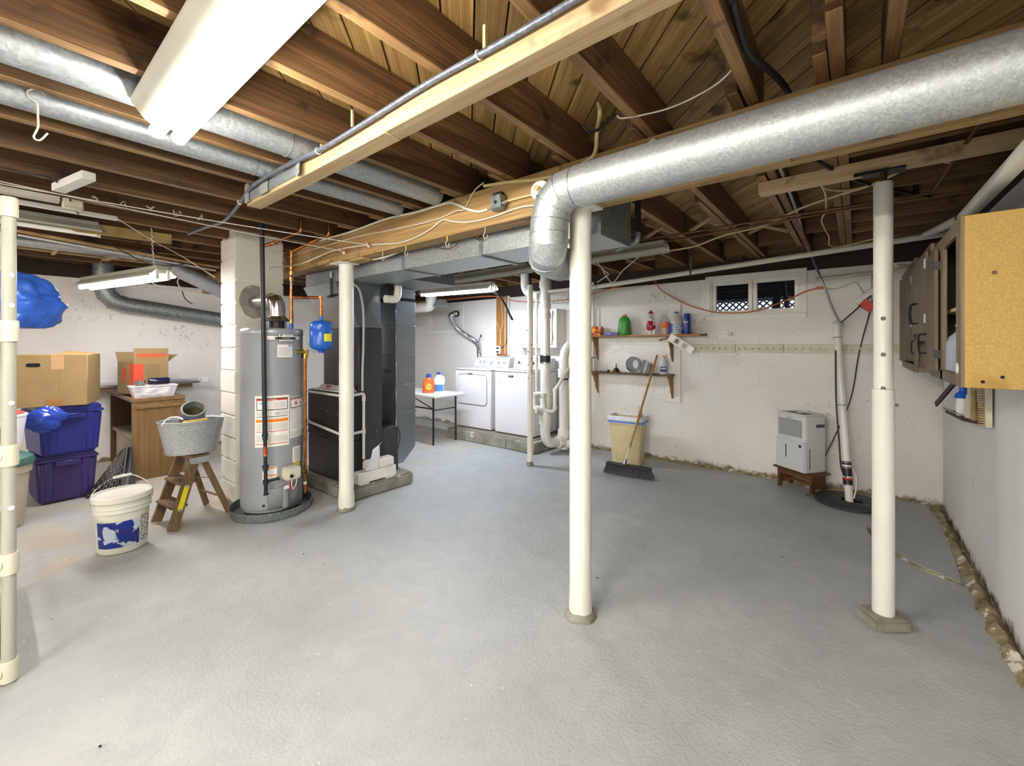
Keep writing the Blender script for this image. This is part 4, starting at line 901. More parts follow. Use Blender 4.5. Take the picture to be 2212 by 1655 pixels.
# clothes lines
e1, e2 = aty(742, 543, 1.925), aty(795, 529, 1.925)
s1_ = atz(0, 386, 2.36); s1_ = e1 + (s1_ - e1) * 1.3; s2_ = atz(0, 391, 2.355); s2_ = e2 + (s2_ - e2) * 1.3
for q0, q1, nm in ((s1_, e1, 'lower'), (s2_, e2, 'upper')):
    t = thing('clothes_line', 'white rope clothes line, the %s of the pair tied to the beam' % nm, 'rope', group='rope clothes lines')
    MB().tube(sag(q0, q1, .02, 14), .0032, 6).build('rope', M['rope'], t, smooth=60)
    for k in range(3):
        b = MB(); c = q1 + Vector((.012 * k, 0, -.006 * k)); b.tube(spl([c + Vector((random.uniform(-.02, .02), random.uniform(-.014, .004), random.uniform(-.018, .018))) for _ in range(6)], 4), .0035, 6); b.build('knot', M['rope'], t, smooth=60)
    MB().tube(spl([q1 + Vector((-.012, -.008, .028)), q1 + Vector((0, -.012, .006)), q1 + Vector((.03, -.008, -.004)), q1 + Vector((.045, -.006, .004))], 4), .004, 6).build('red_tie', M['red'], t, smooth=60)
b = MB()
for k in range(5):
    c = q1.lerp(q0, .42 + .05 * k); b.tube(spl([c + Vector((random.uniform(-.04, .04), random.uniform(-.02, .02), random.uniform(-.03, .01))) for _ in range(7)], 4), .0012, 5)
b.build('loose_string', M['rope'], None, smooth=60, label='tangled loose string dangling from the clothes lines', cat='string')
run('electrical_cable', 'white cord sloping across to the block pier', 'cable', [atz(250, 470, 2.40), atz(330, 520, 2.33), atz(390, 552, 2.30), (-4.72, 1.36, 2.09)], .004, 'cable_white')
# timbers and odds stored under the left joists
def lumber(name, label, pa, pb, w_, h_, mat, cat='board', **kw):
    pa, pb = Vector(pa), Vector(pb); d = pb - pa; m = T(pa) @ frame_to(d)
    return MB().box((-w_ / 2, -h_ / 2, 0), (w_ / 2, h_ / 2, d.length), m).build(name, M[mat], None, bev=.002, label=label, cat=cat, **kw)
M['pine_trim'] = paint('bare_trim_wood', '#c9a977', .6, .1, 8, c2='#a07c49')
M['olive_wood'] = paint('aged_trim_wood', '#9f8750', .6, .12, 8, c2='#7a6436')
lumber('timber_board', 'weathered tan board fixed under the joists left of the pier', (-4.86, -.6, 2.375), (-4.66, 1.02, 2.372), .02, .085, 'olive_wood')
lumber('trim_strip', 'long pale wooden strip stored under the joists in front of the pier', (-4.78, -.05, 2.30), (-5.5, 1.62, 2.305), .012, .022, 'pine_trim')
lumber('trim_strip', 'pale wooden strip lying just below the longest strip', (-4.95, .15, 2.285), (-5.6, 1.62, 2.285), .012, .016, 'white_paint')
lumber('trim_strip', 'short pale wooden strip beside the dusty unlit fixture', (-5.0, .2, 2.315), (-5.35, 1.0, 2.315), .02, .012, 'pine_trim')
lumber('trim_strip', 'cream wooden strip stored near the left wall joists', (-6.0, -.3, 2.385), (-6.05, .95, 2.385), .02, .02, 'pine_trim')
lumber('trim_strip', 'second cream wooden strip by the left wall joists', (-6.25, -.3, 2.385), (-6.3, 1.3, 2.385), .03, .012, 'pine_trim')
lumber('support_cleat', 'small wooden cleat holding the stored strips near the grey pipe', (-5.9, .42, 2.37), (-6.3, .42, 2.37), .03, .03, 'pine_trim', 'cleat')
lumber('support_cleat', 'small wooden cleat beside the sloping duct elbow', (-5.55, .98, 2.36), (-5.95, .98, 2.36), .05, .03, 'pine_trim', 'cleat')
lumber('support_cleat', 'wooden cleat above the askew shop light', (-5.9, .86, 2.37), (-6.3, .80, 2.37), .05, .03, 'pine_trim', 'cleat')
lumber('timber_block', 'white painted timber block nailed across the joists', (-3.71, .27, 2.385), (-3.33, .36, 2.395), .06, .045, 'white_paint', 'block')
lumber('timber_block', 'light plywood block hanging from a joist above the pipes', (-1.956, .0, 2.405), (-1.956, .0, 2.57), .022, .2, 'pine', 'block')
lumber('tube_light_strip', 'long white strip batten fixed under the joists by the plastic shelf', (-4.05, -.8, 2.395), (-4.05, .3, 2.395), .07, .035, 'aged', 'light fixture')
MB().cbox((-4.05, .36, 2.38), (.06, .1, .07)).build('lamp_socket', M['cream'], None, bev=.008, label='cream lamp socket box at the end of the white strip batten', cat='lamp socket')
lumber('fluorescent_tube', 'bare white tube lying on the joists beside the lamp socket', (-4.33, -.4, 2.40), (-4.33, .62, 2.40), .03, .03, 'tube_off', 'tube')
xq2 = atz(216, 512, 2.32)
shop_light('fluorescent_fixture', 'dusty unlit fluorescent fixture under the joists by the plastic shelf', (xq2.x, -.64, 2.345), (xq2.x, xq2.y, 2.345), 'tube_off', .2, body='fix_grey', tubes=1)
dd = thing('round_duct', 'round galvanised duct with an elbow sloping down behind the block pier', 'duct')
MB().cyl((-5.55, -.9, 2.345), (-5.52, .98, 2.335), .05, n=18).build('duct_pipe', M['galv_soft'], dd, smooth=40)
MB().tube([(-5.52, .96, 2.335), (-5.52, 1.06, 2.325), (-5.53, 1.14, 2.29), (-5.54, 1.22, 2.25)], .066, 18).build('elbow', M['galv_dark'], dd, smooth=25)
MB().cyl((-5.54, 1.2, 2.265), (-5.66, 1.95, 1.945), .075, n=20).build('duct_pipe', M['galv_soft'], dd, smooth=40)
d2 = thing('round_duct', 'dusty round duct sloping along the left wall', 'duct')
wa, wb = atx(262, 657, -7.1), atx(475, 690, -7.1); we = wb + (wb - wa) * .8
MB().cyl(wa, we, .095, n=20).build('duct_pipe', M['galv_dark'], d2, smooth=40)
MB().tube([wa + Vector((0, .03, 0)), wa + Vector((0, -.06, .025)), wa + Vector((0, -.13, .1)), wa + Vector((0, -.16, .2)), wa + Vector((0, -.16, .47))], .098, 18).build('elbow', M['galv_dark'], d2, smooth=25)
run('wire_hanger', 'bent steel wire hook hanging from the round duct', 'hook', [atx(97, 205, -2.577), atx(80, 193, -2.577), atx(60, 196, -2.577), atx(62, 210, -2.577), atx(80, 222, -2.577), atx(82, 250, -2.577), atx(82, 275, -2.577), atx(73, 296, -2.577), atx(86, 303, -2.577), atx(103, 288, -2.577)], .0035, 'aged')
run('electrical_cable', 'black cord looping from the strip batten across dark joists', 'cable', [atz(0, 362, 2.42), atz(60, 376, 2.41), atz(115, 388, 2.40), atz(150, 425, 2.40), atz(152, 443, 2.39), atz(170, 462, 2.38)], .005, 'cable_black')
run('electrical_cable', 'black cord hanging past the stored strips to the sloping duct', 'cable', [atz(232, 524, 2.30), atz(270, 545, 2.28), atz(320, 570, 2.24), atz(370, 574, 2.22), atz(400, 570, 2.24)], .005, 'cable_black')
run('electrical_cable', 'white cord loop hanging beneath the sloping duct', 'cable', [atx(322, 590, -6.4), atx(330, 612, -6.4), atx(375, 625, -6.4), atx(393, 628, -6.4), atx(384, 612, -6.4), atx(386, 602, -6.4), atx(400, 590, -6.4)], .006, 'cable_white')
run('electrical_cable', 'dark cord end dangling against the left wall under the sloping duct', 'cable', [atx(393, 628, -6.4), atx(400, 645, -6.4), atx(412, 655, -6.4), atx(416, 656, -6.4)], .006, 'cable_black')
# pipes beyond the beam
for i, y in enumerate((3.5, 3.62)):
    a = aty(1385, 519 + 12 * i, y); c_ = aty(2012, 417, y) if i == 0 else aty(1900, 440, y)
    run('copper_pipe', ('upper', 'lower')[i] + ' of two thin tarnished copper pipes running below the far joists', 'pipe', [(a.x - 1.6, y, a.z + .01), (a.x, y, a.z), (c_.x, y, c_.z)], .0085, 'copper_old', smooth_pts=0)
run('iron_pipe', 'thin brown pipe crossing diagonally above the wall cabinet', 'pipe', [atz(2160, 198, 2.40), atz(2130, 245, 2.40), atz(2014, 416, 2.40)], .0085, 'copper_old', smooth_pts=0)
run('electrical_cable', 'cream cable sagging under the far joists to the unlit fixture', 'cable', [atz(2060, 352, 2.41), atz(1990, 345, 2.42), atz(1940, 372, 2.40), atz(1880, 400, 2.40), atz(1800, 425, 2.40), atz(1725, 452, 2.40), atz(1650, 487, 2.39), atz(1565, 508, 2.38), atz(1500, 532, 2.36), atz(1440, 543, 2.34)], .008, 'cable_cream')
run('electrical_cable', 'cream cable hanging in a wavy drop beside the white post', 'cable', [atz(1770, 395, 2.42), atz(1783, 420, 2.40), atz(1784, 455, 2.38), atz(1775, 475, 2.37), atz(1782, 495, 2.36), atz(1791, 512, 2.36), atz(1792, 530, 2.34), atz(1815, 533, 2.33), atz(1850, 525, 2.33), atz(1895, 515, 2.33)], .006, 'cable_cream')
run('electrical_cable', 'cream cable crossing near the white post under the short joists', 'cable', [atz(1770, 395, 2.42), atz(1785, 408, 2.41), atz(1820, 412, 2.41), atz(1860, 405, 2.41), atz(1892, 395, 2.41)], .006, 'cable_cream')
run('conduit', 'grey armoured conduit dropping from the joists to the sump pipe', 'conduit', [atz(1680, 350, 2.43), atz(1700, 400, 2.43), atz(1722, 460, 2.43), atz(1745, 535, 2.42), aty(1775, 605, 5.0), aty(1800, 670, 5.1), aty(1816, 700, 5.16)], .010, 'galv_soft')
dp = thing('drain_pipe', 'long white drain pipe hung along the far wall above the window', 'pipe')
pA, pB = aty(1176, 637, 4.9), aty(2005, 510, 4.9)
MB().cyl(pA, pB + (pB - pA).normalized() * .12, .027, n=18).build('pipe', M['pvc_dirty'], dp, smooth=50)
q = pA.lerp(pB, .51); ring(q, pB - pA, .029, .008, 16).build('hanger_band', M['black'], dp); MB().box((q.x - .012, q.y - .004, q.z + .028), (q.x + .012, q.y + .004, ZJ)).build('hanger_strap', M['steel'], dp)
d3 = thing('drain_pipe', 'white drain pipe running above the wall cabinets along the right wall', 'pipe')
qa, qb = atx(2260, 284, .43), atx(2085, 468, .43)
MB().cyl(qa, qb, .030, n=18).build('pipe', M['pvc_dirty'], d3, smooth=50); MB().cyl(qb, (.44, 4.9, 2.36), .026, n=18).build('pipe', M['pvc'], d3, smooth=50); ring(qb, qb - qa, .033, .007).build('band', M['black'], d3)
t = thing('vent_pipe', 'grey iron pipe drop with elbow behind the main duct', 'pipe'); q = aty(1378, 470, 2.75)
MB().cyl((q.x, 2.75, q.z + .17), (q.x, 2.75, q.z - .10), .02, n=14).build('pipe', M['iron'], t, smooth=50); MB().cyl((q.x, 2.75, q.z + .12), (q.x, 2.75, q.z + .17), .027, n=14).build('fitting', M['galv_dark'], t, smooth=50); MB().tube(bend([(q.x, 2.75, q.z - .09), (q.x, 2.75, q.z - .16), (q.x - .2, 2.85, q.z - .17)], .04), .018, 12).build('elbow', M['galv_dark'], t, smooth=50)
for i, x in enumerate((.2, .29)):
    MB().box((x, 3.892, ZJ + .04), (x + .03, 3.898, ZJ + .17)).build('joist_hanger', M['iron'], None, label='dark steel strap on the short joist, %s of two' % ('first', 'second')[i], cat='strap', group='dark straps on the short joists')
run('electrical_cable', 'white cables bunched under the joists by the white post top', 'cable', [aty(1290, 610, 4.2), aty(1305, 600, 4.2), aty(1314, 592, 4.2), aty(1300, 580, 4.2), aty(1285, 560, 4.2)], .006, 'cable_white')
run('electrical_cable', 'white cable looping behind the unlit fixture', 'cable', [aty(1380, 555, 4.2), aty(1345, 585, 4.2), aty(1325, 610, 4.2), aty(1312, 600, 4.2), aty(1300, 580, 4.2)], .006, 'cable_white')
oc = thing('extension_cord', 'orange extension cord swagged across the far wall below the window', 'cord')
pts = [aty(900, 652, 4.8), aty(960, 648, 4.8), aty(1060, 640, 4.9), aty(1110, 650, 5.0), aty(1160, 652, 5.1), aty(1240, 645, 5.2), aty(1330, 620, 5.1), aty(1400, 600, 5.2), aty(1430, 628, 5.34), aty(1480, 656, 5.34), aty(1530, 672, 5.34), aty(1575, 676, 5.34), aty(1630, 672, 5.34), aty(1690, 652, 5.34), aty(1740, 630, 5.35), aty(1768, 622, 5.36)]
MB().tube(spl(pts, 8), .0065, 8).build('cord', M['cable_orange'], oc, smooth=60); q = pts[-1]; MB().cbox(q + Vector((.012, 0, 0)), (.06, .026, .026)).build('socket_end', M['cable_orange'], oc, bev=.005)
run('electrical_cable', 'grey cable continuing from the orange cord to the white outlet strip', 'cable', [aty(1778, 622, 5.37), aty(1800, 625, 5.37), aty(1820, 620, 5.37), aty(1843, 611, 5.37), aty(1852, 613, 5.37), aty(1866, 636, 5.37)], .007, 'aged')

# ================================================================ windows
M['pane'] = (lambda n: n.out(C('#20262e'), .04, 0, Alpha=.28))(NT('dusty_pane'))
w1 = struct('window_1'); X0, X1, Z0, Z1 = win1
def frame(parent, name, x0, x1, z0, z1, t, y0, y1, mat, bev=.004):
    for i, (a, c_) in enumerate((((x0, z0), (x1, z0 + t)), ((x0, z1 - t), (x1, z1)), ((x0, z0 + t), (x0 + t, z1 - t)), ((x1 - t, z0 + t), (x1, z1 - t)))):
        MB().box((a[0], y0, a[1]), (c_[0], y1, c_[1])).build(name, mat, parent, bev=bev)
frame(w1, 'casing', X0 - .01, X1 + .01, Z0 - .01, Z1 + .01, .055, YF - .034, YF + .02, M['white_paint'])
frame(w1, 'casing_step', X0 + .035, X1 - .035, Z0 + .035, Z1 - .035, .03, YF - .022, YF + .06, M['white_paint'])
xa, xb = aty(1545, 640, YF), aty(1617, 640, YF); xc, xd = aty(1634, 640, YF), aty(1711, 640, YF); zt_, zb_ = 2.155, 1.838
frame(w1, 'sash_frame', X0 + .06, (xb.x + xc.x) / 2, Z0 + .06, Z1 - .06, .042, YF - .006, YF + .05, M['pvc'])
frame(w1, 'sash_frame', (xb.x + xc.x) / 2 + .001, X1 - .06, Z0 + .06, Z1 - .06, .042, YF + .006, YF + .062, M['pvc'])
MB().box((X0 + .09, YF + .02, Z0 + .09), ((xb.x + xc.x) / 2 - .03, YF + .026, Z1 - .09)).build('pane', M['pane'], w1)
MB().box(((xb.x + xc.x) / 2 + .03, YF + .032, Z0 + .09), (X1 - .09, YF + .038, Z1 - .09)).build('pane', M['pane'], w1)
# dim space under a deck outside, closed by white lattice
ex = struct('exterior_deck'); M['deck_dark'] = wood('dark_deck_timber', '#4a443c', '#262320', 1, .8)
MB().box((-5, YF + .21, 1.6), (3, 8.2, 1.70)).build('ground', M['raw_grey'], ex)
for i in range(26): MB().box((-5 + i * .31, YF + .21, 2.46), (-5 + i * .31 + .295, 8.2, 2.49)).build('deck_board', M['deck_dark'], ex)
for y in (5.95, 6.35, 6.75, 7.15, 7.55): MB().box((-5, y, 2.27), (3, y + .04, 2.455)).build('deck_joist', M['deck_dark'], ex)
for x in (-5, 3): MB().box((x - .05, YF + .21, 1.6), (x, 8.2, 2.5)).build('side_boarding', M['deck_dark'], ex)
MB().box((-5, 7.62, 2.14), (3, 7.66, 2.5)).build('skirt_board', M['deck_dark'], ex)
MB().box((-5, YF + .1, 2.26), (3, YF + .22, 2.5)).build('ledger', M['deck_dark'], ex)
for x in (-.95, -2.2, .4): MB().box((x, 7.2, 1.7), (x + .09, 7.29, 2.46)).build('deck_post', M['deck_dark'], ex)
sx = -1.9                                             # stair stringers seen through the glass
for x in (-1.75, -.75): MB().prism([(6.1, 2.46), (6.25, 2.46), (7.2, 1.78), (7.05, 1.72)], x, x + .04, YZ).build('stair_stringer', M['deck_dark'], ex)
for k in range(56):
    for sg in (1, -1):
        xm = -4.5 + k * .095; L = .26
        MB().box((-.26, -.004, -.013), (.26, .004, .013), T(xm, 7.6 + .009 * sg, 2.0) @ RY(45 * sg)).build('lattice_slat', M['white_paint'], ex)
w2 = struct('window_2'); a0, a1, b0, b1 = win2
frame(w2, 'casing', a0 - .0, a1 + .0, b0, b1, .07, YF - .03, YF + .01, M['white_paint'])
frame(w2, 'stop', a0 + .07, a1 - .07, b0 + .07, b1 - .07, .02, YF - .016, YF + .01, M['white_paint'])
b = MB(); n = 12
for j in range(n + 1):
    for i in range(n + 1):
        u, v = i / n, j / n; b.v.append(Vector((a0 + .09 + (a1 - a0 - .18) * u, YF - .008 + .006 * noise.noise(Vector((u * 5 + v * 3, v * 2, 2))), b0 + .09 + (b1 - b0 - .18) * v)))
for j in range(n):
    for i in range(n): a = j * (n + 1) + i; b.f.append((a, a + 1, a + n + 2, a + n + 1))
b.build('plastic_sheet', paint('milky_plastic_sheet', '#cfd1c6', .3, .12, 5), w2, smooth=40)

# ================================================================ laundry
M['desk_plain'] = paint('grey_ply_edge', '#7c7468', .7, .08)
pf = thing('laundry_platform', 'low grey concrete block platform under the washer and dryer', 'platform')
px0, px1, py0 = -5.02, -3.31, 4.56
MB().box((px0 + .02, py0 + .02, 0), (px1 - .02, YF - .03, .135)).build('slab', M['pad'], pf)
x = px0
while x < px1 - .02:
    e = min(x + .405, px1); MB().box((x + .003, py0, 0), (e - .003, py0 + .1, .147 + random.uniform(-.004, .004))).build('block', M['pad'], pf, bev=.006); x = e
y = py0 + .1
while y < YF - .1:
    e = min(y + .405, YF - .04); MB().box((px1 - .1, y + .003, 0), (px1, e - .003, .145)).build('block', M['pad'], pf, bev=.006); y = e
MB().box((px0 + .05, py0 + .02, .147), (px1 - .08, YF - .05, .155)).build('cover_board', M['desk_plain'], pf)
M['appl'] = paint('appliance_enamel', '#d6d6d8', .25, .012, 3); M['appl_g'] = paint('appliance_grey_trim', '#b9bbbd', .35, .03); M['chrome'] = paint('chrome', '#d5d8da', .15, .02, metal=1)
def appliance(name, label, x0, x1, dryer):
    y0, y1, z0, z1 = 4.735, 5.34, .17, 1.085; xc = (x0 + x1) / 2; w_ = x1 - x0
    t = thing(name, label, 'dryer' if dryer else 'washer', (xc, (y0 + y1) / 2, .155)); o = Vector((xc, (y0 + y1) / 2, .155))
    def B(a, c_): return MB().box(Vector(a) - o, Vector(c_) - o)
    B((x0, y0, z0), (x1, y1, z1 - .03)).build('cabinet', M['appl'], t, bev=.012, seg=3)
    B((x0 - .004, y0 - .006, z1 - .028), (x1 + .004, y1, z1)).build('top_panel', M['appl'], t, bev=.012, seg=3)
    for fx in (x0 + .06, x1 - .06):
        for fy in (y0 + .06, y1 - .06): MB().cyl(Vector((fx, fy, .155)) - o, Vector((fx, fy, .175)) - o, .02, n=10).build('foot', M['black'], t)
    b = MB(); b.prism([(y1 - .19, z1), (y1 - .15, z1 + .15), (y1 - .09, z1 + .165), (y1 - .01, z1 + .165), (y1 - .01, z1)], x0 + .01, x1 - .01, YZ)
    for v in b.v: v -= o
    cs = b.build('console', M['appl'], t, bev=.012, seg=2)
    nrm = Vector((0, -.15, .04)).normalized()
    def knob(x, r_, dz=.085):
        p = Vector((x, y1 - .17, z1 + dz)) - o; d = Vector((0, -.966, .258))
        MB().lathe([(0, 0), (r_ * 1.25, 0), (r_ * 1.2, .008), (r_, .012), (r_ * .92, .03), (0, .033)], 20, T(p) @ frame_to(d)).build('knob', M['chrome'] if not dryer else M['appl_g'], cs, smooth=40)
    if dryer:
        for f, r_ in ((.2, .019), (.32, .019), (.52, .03), (.72, .019), (.87, .019)): knob(x0 + w_ * f, r_)
    else:
        for f, r_ in ((.2, .022), (.45, .022), (.6, .03), (.8, .022)): knob(x0 + w_ * f, r_)
    MB().cbox(Vector((x0 + w_ * .45, y0 - .008, z1 - .085)) - o, (.09, .004, .022)).build('name_badge', M['iron'], t)
    lettering('MAYTAG', .010, T(Vector((x0 + w_ * .45, y0 - .0105, z1 - .085)) - o) @ RX(90), M['paper'], t)
    MB().cyl(Vector((x0 + .12, y0 + .002, z1 - .175)) - o, Vector((x0 + .12, y0 - .003, z1 - .175)) - o, .028, n=20).build('round_sticker', M['appl_g'], t)
    if dryer:
        q = rrect(x0 + .07, .53, x1 - .08, .985, .05); b = MB(); b.prism(q, 0, .014, Matrix(((1, 0, 0, 0), (0, 0, -1, 0), (0, 1, 0, 0), (0, 0, 0, 1))))
        for v in b.v: v += Vector((0, y0 + .001, 0)) - o
        dr = b.build('door', M['appl'], t, bev=.006, seg=2, smooth=30)
        b = MB(); qq = [(x_, z_) for x_, z_ in rrect(x0 + .065, .525, x1 - .075, .99, .053)]; b.tube([Vector((x_, y0 - .001, z_)) - o for x_, z_ in qq + [qq[0]]], .003, 5, cap=False); b.build('door_gasket', M['iron'], t)
        MB().tube(bend([Vector((x0 + .125, y0 - .01, .70)) - o, Vector((x0 + .10, y0 - .035, .71)) - o, Vector((x0 + .10, y0 - .035, .81)) - o, Vector((x0 + .125, y0 - .01, .82)) - o], .015), .011, 8).build('handle', M['appl'], dr, smooth=50)
    else:
        q = B((x0 + .05, y0 + .03, z1), (x1 - .05, y1 - .2, z1 + .014)).build('lid', M['appl'], t, bev=.008, seg=2)
    return t
dxa = aty(983, 850, 4.735).x; dxb = aty(1060, 850, 4.735).x; wxa = aty(1068.5, 850, 4.735).x; wxb = aty(1151, 850, 4.735).x
appliance('clothes_dryer', 'white clothes dryer with five console knobs and a round-cornered door', dxa, dxb, True)
appliance('washing_machine', 'white top-loading washing machine beside the dryer and the drain stack', wxa, wxb, False)
# dryer hose
hz = thing('dryer_hose', 'crinkled silver foil hose from the dryer up to the vent in the small window', 'hose')
hp = spl([aty(1036, 780, 5.37), aty(1035, 752, 5.36), aty(1028, 738, 5.35), aty(1008, 725, 5.34), aty(990, 712, 5.33), aty(979, 697, 5.31), aty(974, 683, 5.29), aty(980, 678, 5.30), aty(986, 677, 5.36)], 14)
b = MB(); b.tube(hp, [.050 if i % 2 else .043 for i in range(len(hp))], 16); M['foil_hose'] = paint('foil_hose_metal', '#d9dce0', .22, .08, 30, metal=1); b.build('hose', M['foil_hose'], hz, smooth=20)
MB().cyl(aty(984, 678, 5.335), aty(988, 678, 5.385), .055, n=20).build('wall_collar', M['black'], hz, smooth=40)
MB().tube(spl([aty(1027, 742, 5.28), aty(1034, 738, 5.27), aty(1037, 728, 5.3), aty(1039, 722, 5.36)], 5), .006, 6).build('strap', M['black'], hz, smooth=50)
MB().cyl(aty(1039, 726, 5.36), aty(1039, 726, 5.33), .014, n=10).build('strap_knob', M['black'], hz)
# white round pipe elbow beyond the return duct
t = thing('insulated_vent', 'white wrapped round pipe elbow turning up beside the return duct', 'pipe')
q = aty(925, 663, 4.6)
MB().tube(bend([q + Vector((-1.2, 0, 0)), q + Vector((.02, 0, 0)), q + Vector((.07, 0, .05)), q + Vector((.07, 0, .35))], .07, 4), .085, 18).build('pipe', M['pvc'], t, smooth=28)
MB().frustum((q.x + .2, 4.52, q.x + .42, 4.68), (q.x + .27, 4.55, q.x + .37, 4.65), q.z - .01, q.z + .10).build('register_boot', M['galv_soft'], t)
# timber panel with wires beside the meter cabinet
pa_, pb_ = aty(1074, 642, 5.37), aty(1100, 768, 5.37)
bp = thing('backing_board', 'varnished timber board with cables stapled to it above the dryer', 'board')
MB().box((pa_.x, 5.345, pb_.z), (pb_.x - .012, 5.378, pa_.z)).build('timber', wood('orange_timber', '#b78445', '#8c5b26', 2, .5), bp, bev=.003)
MB().box((pb_.x - .01, 5.335, pb_.z), (pb_.x + .012, 5.378, pa_.z)).build('edge_strip', M['white_paint'], bp)
def onw(pts, y=5.34): return [aty(x, y_, y) for x, y_ in pts]
for k, (pts, m, r_) in enumerate((([(1083, 640), (1085, 680), (1086, 700), (1081, 720), (1082, 745)], 'cable_cream', .008), ([(1091, 640), (1091, 700), (1091, 765)], 'cable_white', .007), ([(1095, 670), (1096, 720), (1094, 740), (1086, 750), (1076, 751)], 'cable_black', .006), ([(1073, 695), (1081, 720), (1080, 740)], 'cable_cream', .006))):
    MB().tube(spl(onw(pts), 6), r_, 6).build('stapled_cable', M[m], bp, smooth=60)
q = aty(1077, 756, 5.335); ol = MB().cbox(q, (.085, .03, .13)).build('outlet', M['white_paint'], bp, bev=.006)
for dz in (.03, -.03): MB().cyl(q + Vector((0, -.012, dz)), q + Vector((0, -.05, dz)), .018, .012, 10).build('plug', M['black'], ol)
# white meter cabinet on the wall
ca = aty(1109, 672, 5.14); cb = aty(1201, 752, 5.14)
mc = thing('meter_cabinet', 'white painted wooden cabinet on the far wall behind the drain stack', 'cabinet')
MB().box((ca.x, 5.155, cb.z), (cb.x, 5.379, ca.z)).build('carcass', M['white_paint'], mc, bev=.004)
dr = MB().box((ca.x + .03, 5.135, cb.z + .05), (cb.x - .07, 5.154, ca.z - .05)).build('door', M['white_paint'], mc, bev=.005)
for zz in (.13, .45): MB().box((cb.x - .085, 5.128, cb.z + zz), (cb.x - .06, 5.137, cb.z + zz + .09)).build('hinge', M['white_paint'], mc, bev=.002)
q = aty(1140, 714, 5.13); MB().cyl(q, q + Vector((0, -.025, 0)), .012, n=10).build('knob', M['iron'], dr)
# drain stack
ds = thing('drain_stack', 'thick white plastic drain stack with coupling, trap fittings and bottom sweep', 'pipe')
sx_, sy_ = -3.2, 4.65; r0 = .066
MB().cyl((sx_, sy_, .62), (sx_, sy_, ZJ), r0, n=24).build('upper_pipe', M['pvc'], ds, smooth=50)
for z0, z1, m, rr in ((1.22, 1.31, 'black', .071), (1.205, 1.222, 'steel', .073), (1.305, 1.32, 'steel', .073), (1.80, 1.87, 'pvc_dirty', .074), (1.93, 1.99, 'pvc_dirty', .077), (2.02, 2.06, 'pvc_dirty', .073), (2.2, 2.29, 'pvc_dirty', .08), (.70, .76, 'pvc', .076), (.40, .50, 'pvc', .077), (.5, .53, 'pvc', .082)):
    MB().cyl((sx_, sy_, z0), (sx_, sy_, z1), rr, n=24).build('coupling', M[m], ds, smooth=50)
MB().cyl((sx_, sy_, .52), (sx_, sy_, .72), .062, n=24).build('wye', M['pvc'], ds, smooth=50)
MB().cyl((sx_ - .005, sy_ - .02, .60), (sx_ - .06, sy_ - .10, .60), .045, n=18).build('cleanout_boss', M['pvc'], ds, smooth=40)
MB().cyl((sx_ - .05, sy_ - .09, .60), (sx_ - .07, sy_ - .115, .60), .054, n=18).build('cleanout_cap', M['pvc_dirty'], ds, smooth=40)
s2x, s2y = -3.13, 5.0
MB().tube(bend([(sx_, sy_, .48), (sx_, sy_, .14), (s2x - .005, s2y - .05, .13)], .2, 7), .066, 20).build('sweep', M['pvc'], ds, smooth=50)
MB().cyl((s2x - .02, s2y - .13, .13), (s2x, s2y - .06, .13), .082, n=22).build('hub', M['pvc'], ds, smooth=50)
MB().tube(bend([(sx_ - .05, sy_ - .07, .60), (sx_ - .13, sy_ - .07, .60), (sx_ - .13, sy_ - .07, .80), (sx_ + .03, sy_ - .09, .82), (sx_ + .05, sy_ - .09, .60), (sx_ + .12, sy_ - .05, .58), (sx_ + .155, sy_, .60), (sx_ + .155, sy_, .86), (s2x + .12, s2y - .08, 1.13), (s2x + .22, s2y + .2, 1.30)], .04), .024, 12).build('trap_pipe', M['pvc_dirty'], ds, smooth=50)
for p in ((sx_ - .13, sy_ - .07, .80), (sx_ + .04, sy_ - .09, .80), (sx_ + .155, sy_, .64), (sx_ + .155, sy_, .86)): MB().cyl(Vector(p) - Vector((0, 0, .03)), Vector(p) + Vector((0, 0, .02)), .03, n=12).build('fitting', M['pvc_dirty'], ds, smooth=50)
MB().cyl((sx_ - .09, sy_ - .07, .78), (sx_ - .09, sy_ - .07, 2.12), .018, n=12).build('standpipe', M['pvc_dirty'], ds, smooth=50)
MB().tube(bend([(sx_ - .09, sy_ - .07, 2.08), (sx_ - .09, sy_ - .07, 2.14), (sx_ + .2, sy_ + .05, 2.16), (sx_ + .62, 4.87, 2.19)], .04), .022, 12).build('standpipe', M['pvc_dirty'], ds, smooth=50)
MB().tube(bend([(sx_ - .42, sy_ + .1, ZJ + .02), (sx_ - .42, sy_ + .1, 2.20), (sx_ - .1, sy_, 2.10), (sx_, sy_, 2.06)], .14, 6), .055, 18).build('branch_bend', M['pvc'], ds, smooth=50)
d2s = thing('drain_stack', 'second white drain pipe with a long bend against the far wall', 'pipe')
MB().cyl((s2x, s2y, .02), (s2x, s2y, 1.02), .064, n=22).build('pipe', M['pvc'], d2s, smooth=50)
MB().tube(bend([(s2x, s2y, 1.02), (s2x, s2y, 1.46), (s2x + .25, s2y + .39, 1.53)], .26, 8), .064, 20).build('long_bend', M['pvc'], d2s, smooth=50)
for z0, z1 in ((.22, .29), (.18, .225), (1.0, 1.09), (1.09, 1.12)): MB().cyl((s2x, s2y, z0), (s2x, s2y, z1), .082 if z1 - z0 > .05 else .088, n=22).build('hub', M['pvc'], d2s, smooth=50)
MB().cyl((s2x, s2y, .97), (s2x, s2y, .99), .068, n=20).build('band', M['iron'], d2s)
MB().cyl((s2x + .05, s2y, .1), (s2x + .24, s2y + .05, .1), .07, n=18).build('wye_branch', M['pvc'], d2s, smooth=50)
